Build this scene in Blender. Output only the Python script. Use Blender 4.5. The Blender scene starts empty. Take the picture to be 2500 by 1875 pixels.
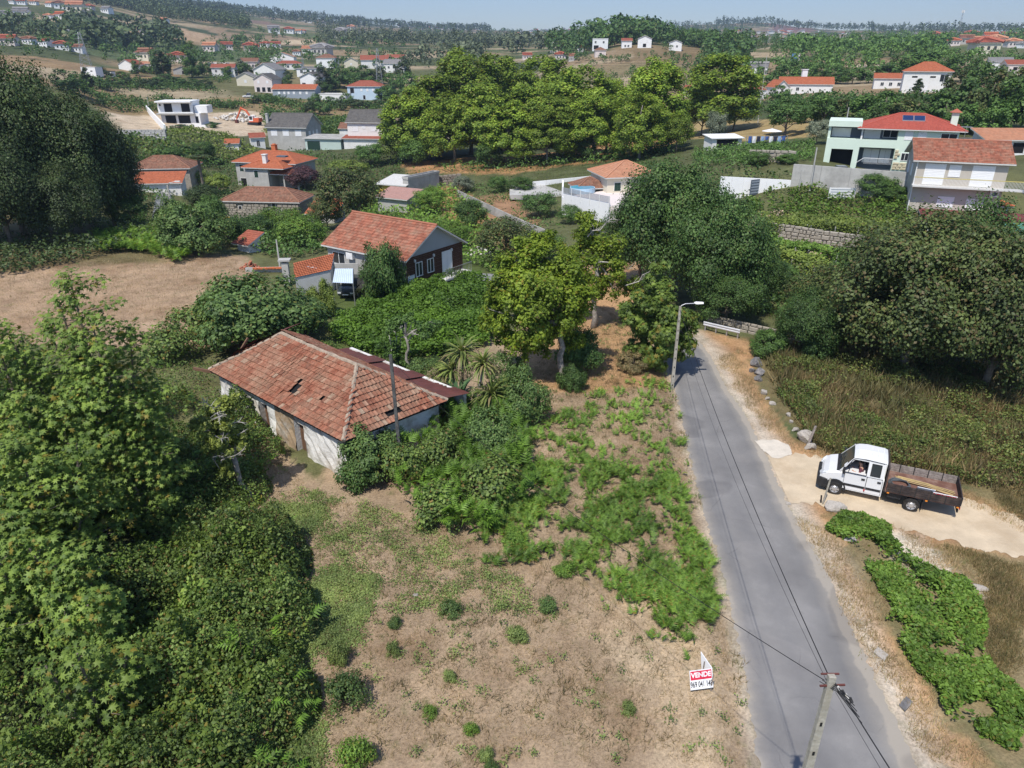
import bpy, math, random
import numpy as np
from mathutils import Vector, Matrix
# ---------------------------------------------------------------- camera, light, exposure
S = bpy.context.scene
COL = S.collection
F = 1735.0                      # focal length in pixels of the 2500 px wide photograph
PITCH = math.radians(24.7)
CP, SP = math.cos(PITCH), math.sin(PITCH)
CAMZ = 20.0
cam = bpy.data.cameras.new('camera')
cam.sensor_width = 36.0
cam.lens = 36.0 * F / 2500.0
cam.clip_start = 0.3
cam.clip_end = 20000
camo = bpy.data.objects.new('camera', cam)
COL.objects.link(camo)
camo.location = (0, 0, CAMZ)
camo.rotation_euler = (math.radians(90) - PITCH, 0, 0)
S.camera = camo
SUN = Vector((-0.28, -0.54, 1.0)).normalized()     # direction towards the sun
world = bpy.data.worlds.new('World')
S.world = world
world.use_nodes = True
wn = world.node_tree
wn.nodes.clear()
wo = wn.nodes.new('ShaderNodeOutputWorld')
bg = wn.nodes.new('ShaderNodeBackground')
sky = wn.nodes.new('ShaderNodeTexSky')
sky.sky_type = 'NISHITA'
sky.sun_disc = False
sky.sun_elevation = math.asin(SUN.z)
sky.sun_rotation = math.atan2(SUN.x, SUN.y)
sky.altitude = 100
sky.air_density = 1.0
sky.dust_density = 0.6
sky.ozone_density = 4.0
bg.inputs['Strength'].default_value = 0.14
tint = wn.nodes.new('ShaderNodeMix')
tint.data_type = 'RGBA'
tint.blend_type = 'MULTIPLY'
tint.inputs[0].default_value = 1
tint.inputs[7].default_value = (.98, .98, 1.07, 1)
wn.links.new(sky.outputs[0], tint.inputs[6])
wn.links.new(tint.outputs[2], bg.inputs[0])
wn.links.new(bg.outputs[0], wo.inputs[0])
sl = bpy.data.lights.new('sun', 'SUN')
sl.energy = 4.7
sl.angle = math.radians(0.53)
sl.color = (1.0, 0.95, 0.87)
so = bpy.data.objects.new('sun', sl)
COL.objects.link(so)
so.rotation_euler = SUN.to_track_quat('Z', 'Y').to_euler()
so.location = (0, -30, 80)
S.view_settings.view_transform = 'Standard'
S.view_settings.look = 'None'
S.view_settings.exposure = 0.02
S.view_settings.gamma = 1.0
S.view_settings.use_curve_mapping = False
S.render.engine = 'CYCLES'
S.cycles.max_bounces = 6
S.cycles.diffuse_bounces = 2
S.cycles.glossy_bounces = 2
S.cycles.transmission_bounces = 4
S.cycles.transparent_max_bounces = 6
S.cycles.volume_bounces = 0
# ---------------------------------------------------------------- photograph pixel -> direction, terrain
def raydir(px, py):
 u = (px - 1250.0) / F
 v = (py - 937.5) / F
 return np.array([u, CP - v * SP, -SP - v * CP])
def atD(px, py, D):
 r = raydir(px, py)
 k = D / math.hypot(r[0], r[1])
 return np.array([r[0] * k, r[1] * k, CAMZ + r[2] * k])
def atZ(px, py, z):
 r = raydir(px, py)
 k = (z - CAMZ) / r[2]
 return np.array([r[0] * k, r[1] * k, z])
def z_for_row(P, py):
 """height at which a point above P shows on row py"""
 q = P[1]
 w = -(py - 937.5) / F
 return CAMZ - q * (SP - w * CP) / (CP + w * SP)
def depth(P):
 return P[1] * CP + (CAMZ - P[2]) * SP
ctrl = []
TAB = {  # column: {distance: row}
 0:    {300: 200, 400: 152, 520: 110, 650: 75, 800: 43, 950: 12, 1250: -38, 1900: -20},
 150:  {300: 212, 400: 158, 520: 114, 650: 82, 800: 50, 960: 16, 1250: -28, 2000: -10},
 300:  {228: 338, 290: 278, 350: 234, 420: 186, 500: 157, 600: 126, 800: 70, 1000: 34, 1300: 14, 1900: 6, 2800: 12},
 470:  {232: 325, 290: 280, 350: 236, 420: 187, 500: 160, 600: 126, 850: 92, 1150: 50, 1300: 38, 2100: 20, 2900: 16},
 700:  {215: 372, 290: 285, 350: 238, 420: 187, 500: 160, 600: 131, 850: 104, 1300: 74, 1900: 52, 2600: 38, 3400: 44},
 900:  {215: 360, 290: 285, 350: 242, 430: 186, 500: 160, 600: 140, 850: 112, 1300: 92, 1900: 72, 2700: 60, 3500: 66},
 1150: {188: 374, 270: 300, 350: 232, 450: 180, 600: 134, 900: 110, 1400: 92, 2100: 79, 3000: 75},
 1300: {180: 374, 270: 300, 350: 230, 450: 175, 600: 134, 900: 114, 1400: 96, 2100: 82, 3000: 78},
 1550: {175: 370, 270: 275, 340: 205, 400: 150, 450: 122, 530: 99, 640: 98, 1500: 92, 2600: 68, 3400: 72},
 1800: {160: 322, 250: 240, 320: 200, 420: 166, 600: 132, 1000: 113, 1600: 95, 2600: 58, 3400: 64},
 1880: {1600: 94, 2100: 78, 2600: 56, 3400: 64},
 2100: {1600: 92, 2600: 77, 3400: 82},
 2000: {160: 305, 235: 240, 300: 206, 420: 152, 550: 123, 900: 106, 1700: 88, 2600: 76, 3400: 80},
 2300: {160: 300, 235: 232, 300: 192, 420: 150, 550: 131, 650: 114, 1100: 97, 2500: 71, 3400: 80},
 2500: {160: 300, 235: 226, 300: 188, 400: 157, 520: 138, 650: 118, 1000: 102, 2500: 86, 3400: 90},
}
for c_, rows in TAB.items():
 for D_, y_ in rows.items():
  ctrl.append(atD(c_, y_, D_))
for c_, src in ((-900, 0), (-400, 0), (2900, 2500), (3500, 2500)):
 for D_, y_ in TAB[src].items():
  p_ = atD(src, y_, D_)
  b_ = atD(c_, y_, D_)
  ctrl.append(np.array([b_[0], b_[1], p_[2]]))
for px_, py_, z_ in [(0, 620, 1), (300, 640, .5), (520, 640, .0), (150, 560, 1.2), (300, 550, .6), (400, 470, -2), (640, 545, -4),
     (760, 560, -3), (850, 740, -.3), (1000, 655, -.4), (1170, 670, -.8), (1000, 500, -3.6), (1250, 560, -2),
     (1150, 440, -1.5), (1420, 530, -1.2), (1560, 500, 0), (1250, 400, 0), (640, 465, -4.5), (720, 368, 0),
     (890, 356, 0), (470, 318, 3), (330, 338, 2), (1400, 372, 1), (1150, 384, 0), (1800, 320, 4.5), (1915, 334, 6),
     (1790, 478, 2), (2200, 497, 2), (2450, 560, 2), (1900, 620, .2), (2150, 620, .6), (2450, 660, .6),
     (2000, 548, 1.3), (1700, 600, -.5), (1650, 700, 0), (900, 420, -3), (420, 420, -2.5), (550, 410, -3.5)]:
 ctrl.append(atZ(px_, py_, z_))
for px_, D_, z_ in [(1800, 109, 6.4), (2000, 106, 6.6), (2250, 106, 6.8), (2480, 112, 7), (2100, 150, 7.5), (2350, 150, 8.5), (2500, 150, 8.5)]:
 b_ = atD(px_, 400, D_)
 ctrl.append(np.array([b_[0], b_[1], z_]))
for a_ in range(-70, 71, 14):
 for r_ in (30, 55):
  ctrl.append(np.array([r_ * math.sin(math.radians(a_)), r_ * math.cos(math.radians(a_)), 0.0]))
ctrl = np.array(ctrl)
def _key(x, y):
 return np.stack([np.arctan2(x, y) * 1.6, np.log(np.maximum(np.hypot(x, y), 1.0))], -1)
_ck = _key(ctrl[:, 0], ctrl[:, 1])
_d = np.linalg.norm(_ck[:, None] - _ck[None], axis=-1)
_n = len(ctrl)
_A = np.zeros((_n + 3, _n + 3))
_A[:_n, :_n] = _d + np.eye(_n) * -0.004
_P = np.concatenate([np.ones((_n, 1)), _ck], 1)
_A[:_n, _n:] = _P
_A[_n:, :_n] = _P.T
_w = np.linalg.solve(_A, np.concatenate([ctrl[:, 2], np.zeros(3)]))
def sstep(a, b, x):
 t = np.clip((x - a) / (b - a), 0, 1)
 return t * t * (3 - 2 * t)
def vnoise(x, y, s, seed=0):
 x = np.asarray(x, float) / s + seed * 17.3
 y = np.asarray(y, float) / s + seed * 9.1
 xi, yi = np.floor(x), np.floor(y)
 fx, fy = x - xi, y - yi
 fx, fy = fx * fx * (3 - 2 * fx), fy * fy * (3 - 2 * fy)
 def h(a, b):
  t = np.sin(a * 127.1 + b * 311.7 + seed * 3.7) * 43758.5453
  return t - np.floor(t)
 return (h(xi, yi) * (1 - fx) + h(xi + 1, yi) * fx) * (1 - fy) + (h(xi, yi + 1) * (1 - fx) + h(xi + 1, yi + 1) * fx) * fy
# road edges (ground points), used by the terrain too
def gz0(l):
 return np.array([atZ(a, b, 0.0)[:2] for a, b in l])
ROAD_L = gz0([(1885, 2010), (1852, 1870), (1828, 1707), (1791, 1503), (1761, 1387), (1723, 1264), (1685, 1121), (1670, 1042), (1654, 976),
   (1640, 920), (1622, 868), (1592, 834), (1566, 818)])
ROAD_R = gz0([(2300, 2010), (2235, 1870), (2141, 1662), (2068, 1512), (1999, 1357), (1942, 1270), (1888, 1153), (1844, 1055), (1809, 995),
   (1771, 947), (1748, 893), (1722, 850), (1686, 815), (1636, 796)])
def polydist(x, y, line):
 x = np.asarray(x, float); y = np.asarray(y, float)
 best = np.full(x.shape, 1e9); side = np.zeros(x.shape)
 for a, b in zip(line[:-1], line[1:]):
  e = b - a
  L2 = e @ e
  t = np.clip(((x - a[0]) * e[0] + (y - a[1]) * e[1]) / L2, 0, 1)
  dx, dy = x - a[0] - t * e[0], y - a[1] - t * e[1]
  d = np.hypot(dx, dy)
  s = np.sign(e[0] * dy - e[1] * dx)
  m = d < best
  best = np.where(m, d, best); side = np.where(m, s, side)
 return best * side          # positive on the left of the line's direction
def terrain(x, y, detail=True):
 x = np.asarray(x, float); y = np.asarray(y, float)
 shp = x.shape
 x = x.ravel(); y = y.ravel()
 k = _key(x, y)
 z = np.empty(len(x))
 for i in range(0, len(x), 20000):
  kk = k[i:i + 20000]
  d = np.sqrt((kk[:, None, 0] - _ck[None, :, 0]) ** 2 + (kk[:, None, 1] - _ck[None, :, 1]) ** 2)
  z[i:i + 20000] = d @ _w[:_n] + _w[_n] + kk @ _w[_n + 1:]
 r = np.hypot(x, y)
 behind = sstep(0.0, -0.35, y / np.maximum(r, 1))       # out of view behind the camera: level ground
 z = z * (1 - behind)
 t = sstep(62, 85, r)
 z = z * t
 near = (r < 75) & (y > 0)
 if near.any():
  d = polydist(x[near], y[near], ROAD_L)
  z[near] += 0.35 * sstep(0.25, 1.6, d) * (1 - sstep(58, 72, r[near]))
 if detail:
  z += (vnoise(x, y, 3.1, 1) - .5) * 0.10 * sstep(0.4, 3, np.abs(r - 0)) * (r < 75) * 0.6
  z += (vnoise(x, y, 60, 3) - .5) * 6 * sstep(300, 700, r)
 return z.reshape(shp)
def TZ(x, y):
 return float(terrain(np.array([x]), np.array([y]))[0])
_DS = np.geomspace(9, 4000, 700)
def G(px, py, z=None):
 """ground point that shows at this pixel"""
 r = raydir(px, py)
 h = math.hypot(r[0], r[1])
 k = _DS / h
 X, Y, Z = r[0] * k, r[1] * k, CAMZ + r[2] * k
 T = terrain(X, Y)
 b = np.nonzero(Z < T)[0]
 if len(b) == 0:
  i = len(_DS) - 1
  return np.array([X[i], Y[i], T[i]])
 i = b[0]
 if i == 0:
  return np.array([X[0], Y[0], T[0]])
 a0, a1 = Z[i - 1] - T[i - 1], Z[i] - T[i]
 t = a0 / (a0 - a1)
 kx = k[i - 1] + (k[i] - k[i - 1]) * t
 x, y = r[0] * kx, r[1] * kx
 return np.array([x, y, TZ(x, y)])
def GD(px, D):
 """ground point in the direction of a column (as it runs at row 300) at distance D"""
 p = atD(px, 300, D)
 return np.array([p[0], p[1], TZ(p[0], p[1])])
# ---------------------------------------------------------------- object helpers
def tag(o, label=None, cat=None, group=None, kind=None):
 if label: o['label'] = label
 if cat: o['category'] = cat
 if group: o['group'] = group
 if kind: o['kind'] = kind
 return o
def link(name, me, parent=None, loc=None, rot=None, scale=None):
 o = bpy.data.objects.new(name, me)
 COL.objects.link(o)
 if parent is not None: o.parent = parent
 if loc is not None: o.location = loc
 if rot is not None: o.rotation_euler = rot if hasattr(rot, '__len__') else (0, 0, rot)
 if scale is not None: o.scale = scale if hasattr(scale, '__len__') else (scale,) * 3
 return o
def empty(name, loc=(0, 0, 0), rot=0.0, label=None, cat=None, group=None):
 o = link(name, None, None, loc, rot)
 o.empty_display_size = 0.2
 return tag(o, label, cat, group)
class MB:
 """collects polygons of one mesh"""
 def __init__(s):
  s.v, s.f, s.m, s.uv = [], [], [], []
 def poly(s, pts, mi=0, uv=None):
  n = len(s.v)
  s.v += [tuple(p) for p in pts]
  s.f.append(tuple(range(n, n + len(pts))))
  s.m.append(mi)
  s.uv += list(uv) if uv is not None else [(0, 0)] * len(pts)
 def box(s, x0, x1, y0, y1, z0, z1, mi=0, T=None, skip=''):
  c = [(x, y, z) for z in (z0, z1) for y in (y0, y1) for x in (x0, x1)]
  if T is not None:
   c = [tuple(T @ Vector(p)) for p in c]
  for nm, q in (('b', (0, 2, 3, 1)), ('t', (4, 5, 7, 6)), ('f', (0, 1, 5, 4)), ('k', (2, 6, 7, 3)), ('l', (0, 4, 6, 2)), ('r', (1, 3, 7, 5))):
   if nm not in skip:
    s.poly([c[i] for i in q], mi)
  return s
 def beam(s, a, b, w, h=None, mi=0):
  a = Vector(a); b = Vector(b)
  d = b - a
  L = d.length
  h = w if h is None else h
  T = Matrix.Translation(a) @ d.to_track_quat('X', 'Z').to_matrix().to_4x4()
  return s.box(0, L, -w / 2, w / 2, -h / 2, h / 2, mi, T)
 def tube(s, pts, rad, n=6, mi=0, caps=True):
  pts = [Vector(p) for p in pts]
  if not hasattr(rad, '__len__'): rad = [rad] * len(pts)
  rings = []
  for i, p in enumerate(pts):
   d = (pts[min(i + 1, len(pts) - 1)] - pts[max(i - 1, 0)])
   if d.length < 1e-6: d = Vector((0, 0, 1))
   d.normalize()
   a = d.cross(Vector((0.31, 0.95, 0.05)) if abs(d.z) > .9 else Vector((0, 0, 1))).normalized()
   b = d.cross(a)
   n0 = len(s.v)
   for k in range(n):
    t = 2 * math.pi * k / n
    s.v.append(tuple(p + (a * math.cos(t) + b * math.sin(t)) * rad[i]))
   rings.append(n0)
  for r0, r1 in zip(rings[:-1], rings[1:]):
   for k in range(n):
    s.f.append((r0 + k, r0 + (k + 1) % n, r1 + (k + 1) % n, r1 + k)); s.m.append(mi)
    s.uv += [(0, 0)] * 4
  if caps:
   s.f.append(tuple(rings[0] + k for k in range(n))[::-1]); s.m.append(mi); s.uv += [(0, 0)] * n
   s.f.append(tuple(rings[-1] + k for k in range(n))); s.m.append(mi); s.uv += [(0, 0)] * n
  return s
 def cyl(s, c, axis, r, L, n=16, mi=0, r2=None):
  c = Vector(c); ax = Vector(axis).normalized()
  return s.tube([c - ax * L / 2, c + ax * L / 2], [r, r if r2 is None else r2], n, mi)
 def mesh(s, name, mats, smooth=False):
  me = bpy.data.meshes.new(name)
  me.from_pydata(s.v, [], s.f)
  mats = mats if isinstance(mats, (list, tuple)) else [mats]
  for m in mats: me.materials.append(m)
  if len(mats) > 1: me.polygons.foreach_set('material_index', s.m)
  if any(u != (0, 0) for u in s.uv):
   ul = me.uv_layers.new(name='UVMap')
   ul.data.foreach_set('uv', np.array(s.uv, np.float32).ravel())
  if smooth: me.polygons.foreach_set('use_smooth', [True] * len(s.f))
  me.update()
  return me
 def build(s, name, mats, parent=None, loc=None, rot=None, smooth=False):
  return link(name, s.mesh(name, mats, smooth), parent, loc, rot)
def npmesh(name, V, Fc, mats, fm=None):
 """V (n,3), Fc (m,k) faces of equal size, as one mesh"""
 V = np.ascontiguousarray(V, np.float32); Fc = np.ascontiguousarray(Fc, np.int32)
 me = bpy.data.meshes.new(name)
 m, k = Fc.shape
 me.vertices.add(len(V)); me.vertices.foreach_set('co', V.ravel())
 me.loops.add(m * k); me.loops.foreach_set('vertex_index', Fc.ravel())
 me.polygons.add(m)
 me.polygons.foreach_set('loop_start', np.arange(0, m * k, k, dtype=np.int32))
 me.polygons.foreach_set('loop_total', np.full(m, k, np.int32))
 mats = mats if isinstance(mats, (list, tuple)) else [mats]
 for q in mats: me.materials.append(q)
 if fm is not None: me.polygons.foreach_set('material_index', np.asarray(fm, np.int32))
 me.update(calc_edges=True)
 me.validate()
 return me
ORD = ['first', 'second', 'third', 'fourth', 'fifth', 'sixth', 'seventh', 'eighth', 'ninth', 'tenth', 'eleventh', 'twelfth', 'thirteenth',
 'fourteenth', 'fifteenth', 'sixteenth', 'seventeenth', 'eighteenth', 'nineteenth', 'twentieth']
TENS = {20: 'twenty', 30: 'thirty', 40: 'forty', 50: 'fifty', 60: 'sixty'}
def nth(i, n):
 if i == 0: return 'leftmost'
 if i == n - 1: return 'rightmost'
 if i == n - 2 and n > 6: return 'second from the right'
 if i < 20: return ORD[i] + ' from the left'
 t = TENS[(i + 1) // 10 * 10]
 return (t + ('-' + ORD[(i + 1) % 10 - 1] if (i + 1) % 10 else 'th')) .replace('yth', 'ieth') + ' from the left'
# ---------------------------------------------------------------- materials
def _nt(name):
 m = bpy.data.materials.new(name)
 m.use_nodes = True
 nt = m.node_tree
 nt.nodes.clear()
 out = nt.nodes.new('ShaderNodeOutputMaterial')
 return m, nt, out
def N(nt, t, **kw):
 n = nt.nodes.new('ShaderNode' + t)
 for k, v in kw.items():
  if k in n.inputs: n.inputs[k].default_value = v
  else: setattr(n, k, v)
 return n
def c4(c, k=1.0):
 return (min(c[0] * k, 1), min(c[1] * k, 1), min(c[2] * k, 1), 1)
def ramp(nt, stops, interp='LINEAR'):
 r = nt.nodes.new('ShaderNodeValToRGB')
 r.color_ramp.interpolation = interp
 e = r.color_ramp.elements
 while len(e) > 1: e.remove(e[-1])
 e[0].position, e[0].color = stops[0]
 for p, c in stops[1:]:
  x = e.new(p); x.color = c
 return r
def mixc(nt, a, b, fac, mode='MIX'):
 n = nt.nodes.new('ShaderNodeMix')
 n.data_type = 'RGBA'; n.blend_type = mode
 for s_, v in ((0, fac), (6, a), (7, b)):
  if hasattr(v, 'is_linked') or hasattr(v, 'links'): nt.links.new(v, n.inputs[s_])
  else: n.inputs[s_].default_value = v
 return n.outputs[2]
def mat(name, c, rough=.8, var=.18, scale=3.0, bump=0.0, bscale=30.0, dirt=None, dirt_amt=.5, dscale=.8, metal=0.0, spec=.3, coord='Object', var2=True):
 """general weathered surface: colour with two scales of noise, optional stains and fine relief"""
 m, nt, out = _nt(name)
 L = nt.links.new
 p = N(nt, 'BsdfPrincipled', Roughness=rough, Metallic=metal)
 p.inputs['Specular IOR Level'].default_value = spec
 tc = nt.nodes.new('ShaderNodeTexCoord')
 n1 = N(nt, 'TexNoise', Scale=scale, Detail=6.0, Roughness=.62)
 L(tc.outputs[coord], n1.inputs['Vector'])
 r = ramp(nt, [(.3, c4(c, 1 - var)), (.7, c4(c, 1 + var))])
 L(n1.outputs[0], r.inputs[0])
 col = r.outputs[0]
 if dirt is not None:
  n2 = N(nt, 'TexNoise', Scale=dscale, Detail=8.0, Roughness=.7)
  L(tc.outputs[coord], n2.inputs['Vector'])
  r2 = ramp(nt, [(.46, (0, 0, 0, 1)), (.62, (dirt_amt,) * 3 + (1,))])
  L(n2.outputs[0], r2.inputs[0])
  col = mixc(nt, col, c4(dirt), r2.outputs[0])
 L(col, p.inputs['Base Color'])
 if bump > 0:
  n3 = N(nt, 'TexNoise', Scale=bscale, Detail=5.0, Roughness=.65)
  L(tc.outputs[coord], n3.inputs['Vector'])
  b = N(nt, 'Bump', Strength=min(bump, 1.0), Distance=.05)
  L(n3.outputs[0], b.inputs['Height'])
  L(b.outputs[0], p.inputs['Normal'])
 L(p.outputs[0], out.inputs[0])
 return m
def tilemat(name, c, pale, tw=.24, th=.36, var=.25, lich=.3):
 """clay tiles read by the roof's own metres (UV): shade per tile, wave across, lichen"""
 m, nt, out = _nt(name)
 L = nt.links.new
 p = N(nt, 'BsdfPrincipled', Roughness=.85)
 p.inputs['Specular IOR Level'].default_value = .2
 tc = nt.nodes.new('ShaderNodeTexCoord')
 mp = N(nt, 'Mapping')
 mp.inputs['Scale'].default_value = (1 / tw, 1 / th, 1)
 L(tc.outputs['UV'], mp.inputs[0])
 fl = N(nt, 'VectorMath', operation='FLOOR')
 L(mp.outputs[0], fl.inputs[0])
 wn_ = N(nt, 'TexWhiteNoise', noise_dimensions='2D')
 L(fl.outputs[0], wn_.inputs['Vector'])
 r = ramp(nt, [(0, c4(c, 1 - var)), (.55, c4(c)), (1, c4(c, 1 + var))])
 L(wn_.outputs['Value'], r.inputs[0])
 n2 = N(nt, 'TexNoise', Scale=.9, Detail=9.0, Roughness=.72)
 L(tc.outputs['UV'], n2.inputs['Vector'])
 r2 = ramp(nt, [(.45, (0, 0, 0, 1)), (.66, (lich,) * 3 + (1,))])
 L(n2.outputs[0], r2.inputs[0])
 col = mixc(nt, r.outputs[0], c4(pale), r2.outputs[0])
 L(col, p.inputs['Base Color'])
 w = N(nt, 'TexWave', Scale=1.0, wave_type='BANDS', bands_direction='X')
 mp2 = N(nt, 'Mapping')
 mp2.inputs['Scale'].default_value = (1 / tw * .3183, 0, 1)
 L(tc.outputs['UV'], mp2.inputs[0]); L(mp2.outputs[0], w.inputs['Vector'])
 b = N(nt, 'Bump', Strength=.8, Distance=.05)
 L(w.outputs['Fac'], b.inputs['Height']); L(b.outputs[0], p.inputs['Normal'])
 L(p.outputs[0], out.inputs[0])
 return m
LK = 1.8
def leafmat(name, c, c2, acc=None, accf=.06, tr=.30, nscale=.35, rough=.55, lk=None):
 """leaves: every leaf its own shade, slow drift of colour through the crown, light passing through"""
 m, nt, out = _nt(name)
 L = nt.links.new
 g = nt.nodes.new('ShaderNodeNewGeometry')
 oi = nt.nodes.new('ShaderNodeObjectInfo')
 tc = nt.nodes.new('ShaderNodeTexCoord')
 n1 = N(nt, 'TexNoise', Scale=nscale, Detail=3.0)
 L(tc.outputs['Object'], n1.inputs['Vector'])
 c, c2 = tuple(q * (lk or LK) for q in c), tuple(q * (lk or LK) for q in c2)
 mid = tuple((a + b) / 2 for a, b in zip(c, c2))
 stops = [(0, c4(c, .7)), (.45, c4(mid)), (1 - accf - .02, c4(c2))]
 if acc is not None: stops += [(1 - accf, c4(acc, .9)), (1, c4(acc))]
 r = ramp(nt, stops)
 L(g.outputs['Random Per Island'], r.inputs[0])
 r1 = ramp(nt, [(.32, (.62, .66, .62, 1)), (.68, (1.35, 1.3, 1.2, 1))])
 L(n1.outputs[0], r1.inputs[0])
 col = mixc(nt, r.outputs[0], r1.outputs[0], 1.0, 'MULTIPLY')
 hs = N(nt, 'HueSaturation', Saturation=1.0, Fac=1.0)
 mr = N(nt, 'MapRange'); mr.inputs['To Min'].default_value = .78; mr.inputs['To Max'].default_value = 1.22
 L(oi.outputs['Random'], mr.inputs[0]); L(mr.outputs[0], hs.inputs['Value']); L(col, hs.inputs['Color'])
 col = hs.outputs[0]
 p = N(nt, 'BsdfPrincipled', Roughness=rough)
 p.inputs['Specular IOR Level'].default_value = .35
 L(col, p.inputs['Base Color'])
 t = nt.nodes.new('ShaderNodeBsdfTranslucent')
 tcx = mixc(nt, col, (1.0, 1.0, .45, 1), 1.0, 'MULTIPLY')
 L(tcx, t.inputs['Color'])
 mx = N(nt, 'MixShader', Fac=tr)
 L(p.outputs[0], mx.inputs[1]); L(t.outputs[0], mx.inputs[2]); L(mx.outputs[0], out.inputs[0])
 return m
# ---------------------------------------------------------------- ground sheet with its regions of soil, straw and green
def gpoly(pts):
 return np.array([G(a, b)[:2] for a, b in pts])
def inpoly(x, y, poly):
 x = np.asarray(x); y = np.asarray(y)
 c = np.zeros(x.shape, bool)
 n = len(poly)
 j = n - 1
 for i in range(n):
  xi, yi = poly[i]; xj, yj = poly[j]
  if yi != yj:
   c ^= ((yi > y) != (yj > y)) & (x < (xj - xi) * (y - yi) / (yj - yi) + xi)
  j = i
 return c
STRAW = (.36, .268, .178); STRAW2 = (.36, .245, .15); TAN = (.43, .265, .14); ORANGE = (.40, .225, .11); PALE = (.52, .44, .34)
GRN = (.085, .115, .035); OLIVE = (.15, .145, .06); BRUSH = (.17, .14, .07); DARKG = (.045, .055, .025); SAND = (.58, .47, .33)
REG = [  # pixel polygon, colour, edge wander in metres
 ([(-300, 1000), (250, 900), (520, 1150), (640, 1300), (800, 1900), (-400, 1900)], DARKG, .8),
 ([(520, 1260), (620, 980), (760, 1180), (900, 1050), (1080, 900), (1260, 800), (1420, 740), (1600, 760), (1660, 900), (1700, 1150), (1790, 1480),
 (1860, 1874), (1890, 2100), (680, 2100), (600, 1500)], STRAW, .5),
 ([(1330, 740), (1400, 640), (1560, 640), (1600, 800), (1640, 950), (1500, 960), (1300, 960), (1260, 900)], TAN, .6),
 ([(1640, 1330), (1760, 1500), (1800, 1990), (1600, 1990), (1620, 1700), (1400, 1560), (1500, 1520)], (.47, .36, .24), 1.0),
 ([(-400, 560), (300, 600), (480, 620), (600, 625), (640, 700), (600, 850), (300, 850), (-400, 830)], (.37, .26, .17), .8),
 ([(-400, 480), (250, 540), (420, 640), (280, 650), (150, 650), (-400, 690)], BRUSH, 1.5),
 ([(800, 690), (1180, 640), (1230, 760), (1150, 850), (960, 880), (800, 840)], GRN, .8),
 ([(880, 470), (1100, 450), (1200, 560), (1230, 690), (1080, 640), (900, 560)], GRN, 1.5),
 # right hand side of the road
 ([(1700, 800), (1830, 830), (1860, 960), (1920, 1060), (1990, 1100), (2300, 1180), (2560, 1260), (2560, 1380), (2250, 1340), (2030, 1250),
 (2060, 1330), (2150, 1480), (2290, 1720), (2420, 1880), (2230, 1880), (2100, 1580), (1980, 1330), (1880, 1140), (1800, 980), (1730, 860)], TAN, .5),
 ([(1850, 830), (2560, 780), (2560, 1265), (2300, 1180), (2000, 1100), (1900, 1010), (1840, 900)], BRUSH, .8),
 ([(2030, 1240), (2250, 1330), (2560, 1370), (2560, 1900), (2430, 1900), (2290, 1720), (2130, 1450)], (.25, .20, .11), .6),
 ([(2150, 1290), (2230, 1290), (2330, 1400), (2420, 1470), (2330, 1450), (2230, 1390)], (.60, .53, .43), .6),
 ([(1650, 640), (2500, 600), (2500, 860), (2100, 820), (1850, 780)], (.11, .115, .05), 2),
 ([(1860, 590), (2080, 610), (2300, 690), (2200, 700), (2000, 650), (1860, 625)], (.50, .40, .27), .6),
 # middle ground
 ([(1000, 455), (1120, 450), (1230, 560), (1330, 600), (1330, 640), (1200, 600), (1080, 520)], ORANGE, .8),
 ([(1090, 490), (1250, 470), (1330, 560), (1220, 560)], (.32, .19, .11), 1),
 ([(980, 395), (1250, 385), (1460, 350), (1600, 330), (1660, 345), (1500, 390), (1250, 425), (1000, 425)], ORANGE, 1),
 ([(1620, 300), (2000, 285), (2010, 332), (1800, 345), (1640, 330)], (.34, .255, .12), 1),
 ([(150, 330), (640, 330), (960, 330), (960, 270), (700, 262), (400, 300)], (.10, .13, .04), 1),
 ([(250, 268), (640, 268), (660, 330), (540, 330), (400, 320), (300, 330)], (.52, .42, .30), 2),
 ([(160, 215), (560, 235), (940, 255), (960, 285), (640, 275), (560, 262), (260, 275)], (.26, .19, .10), 3),
 ([(230, 180), (420, 185), (420, 208), (230, 205)], (.30, .20, .11), 3),
]
REGD = [  # far patches: column range, distance range, colour
 (-400, 230, 520, 660, (.16, .13, .06)), (0, 300, 690, 790, (.28, .19, .11)), (0, 260, 800, 960, (.10, .12, .05)), (480, 640, 720, 900, (.38, .27, .17)),
 (640, 860, 760, 980, (.27, .20, .13)), (740, 870, 820, 900, (.50, .40, .27)), (700, 780, 1350, 1600, (.22, .15, .11)), (1480, 1680, 420, 500, (.21, .155, .085)),
 (2060, 2170, 330, 410, (.33, .22, .15)), (1960, 2070, 330, 390, (.42, .34, .26)), (1770, 1860, 2000, 2700, (.20, .12, .10)), (130, 560, 400, 450, (.26, .18, .10)),
 (380, 760, 520, 660, (.10, .13, .06)), (60, 260, 900, 1200, (.06, .075, .04)), (160, 520, 290, 345, (.25, .18, .10)), (560, 950, 270, 330, (.17, .15, .07)),
]
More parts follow.
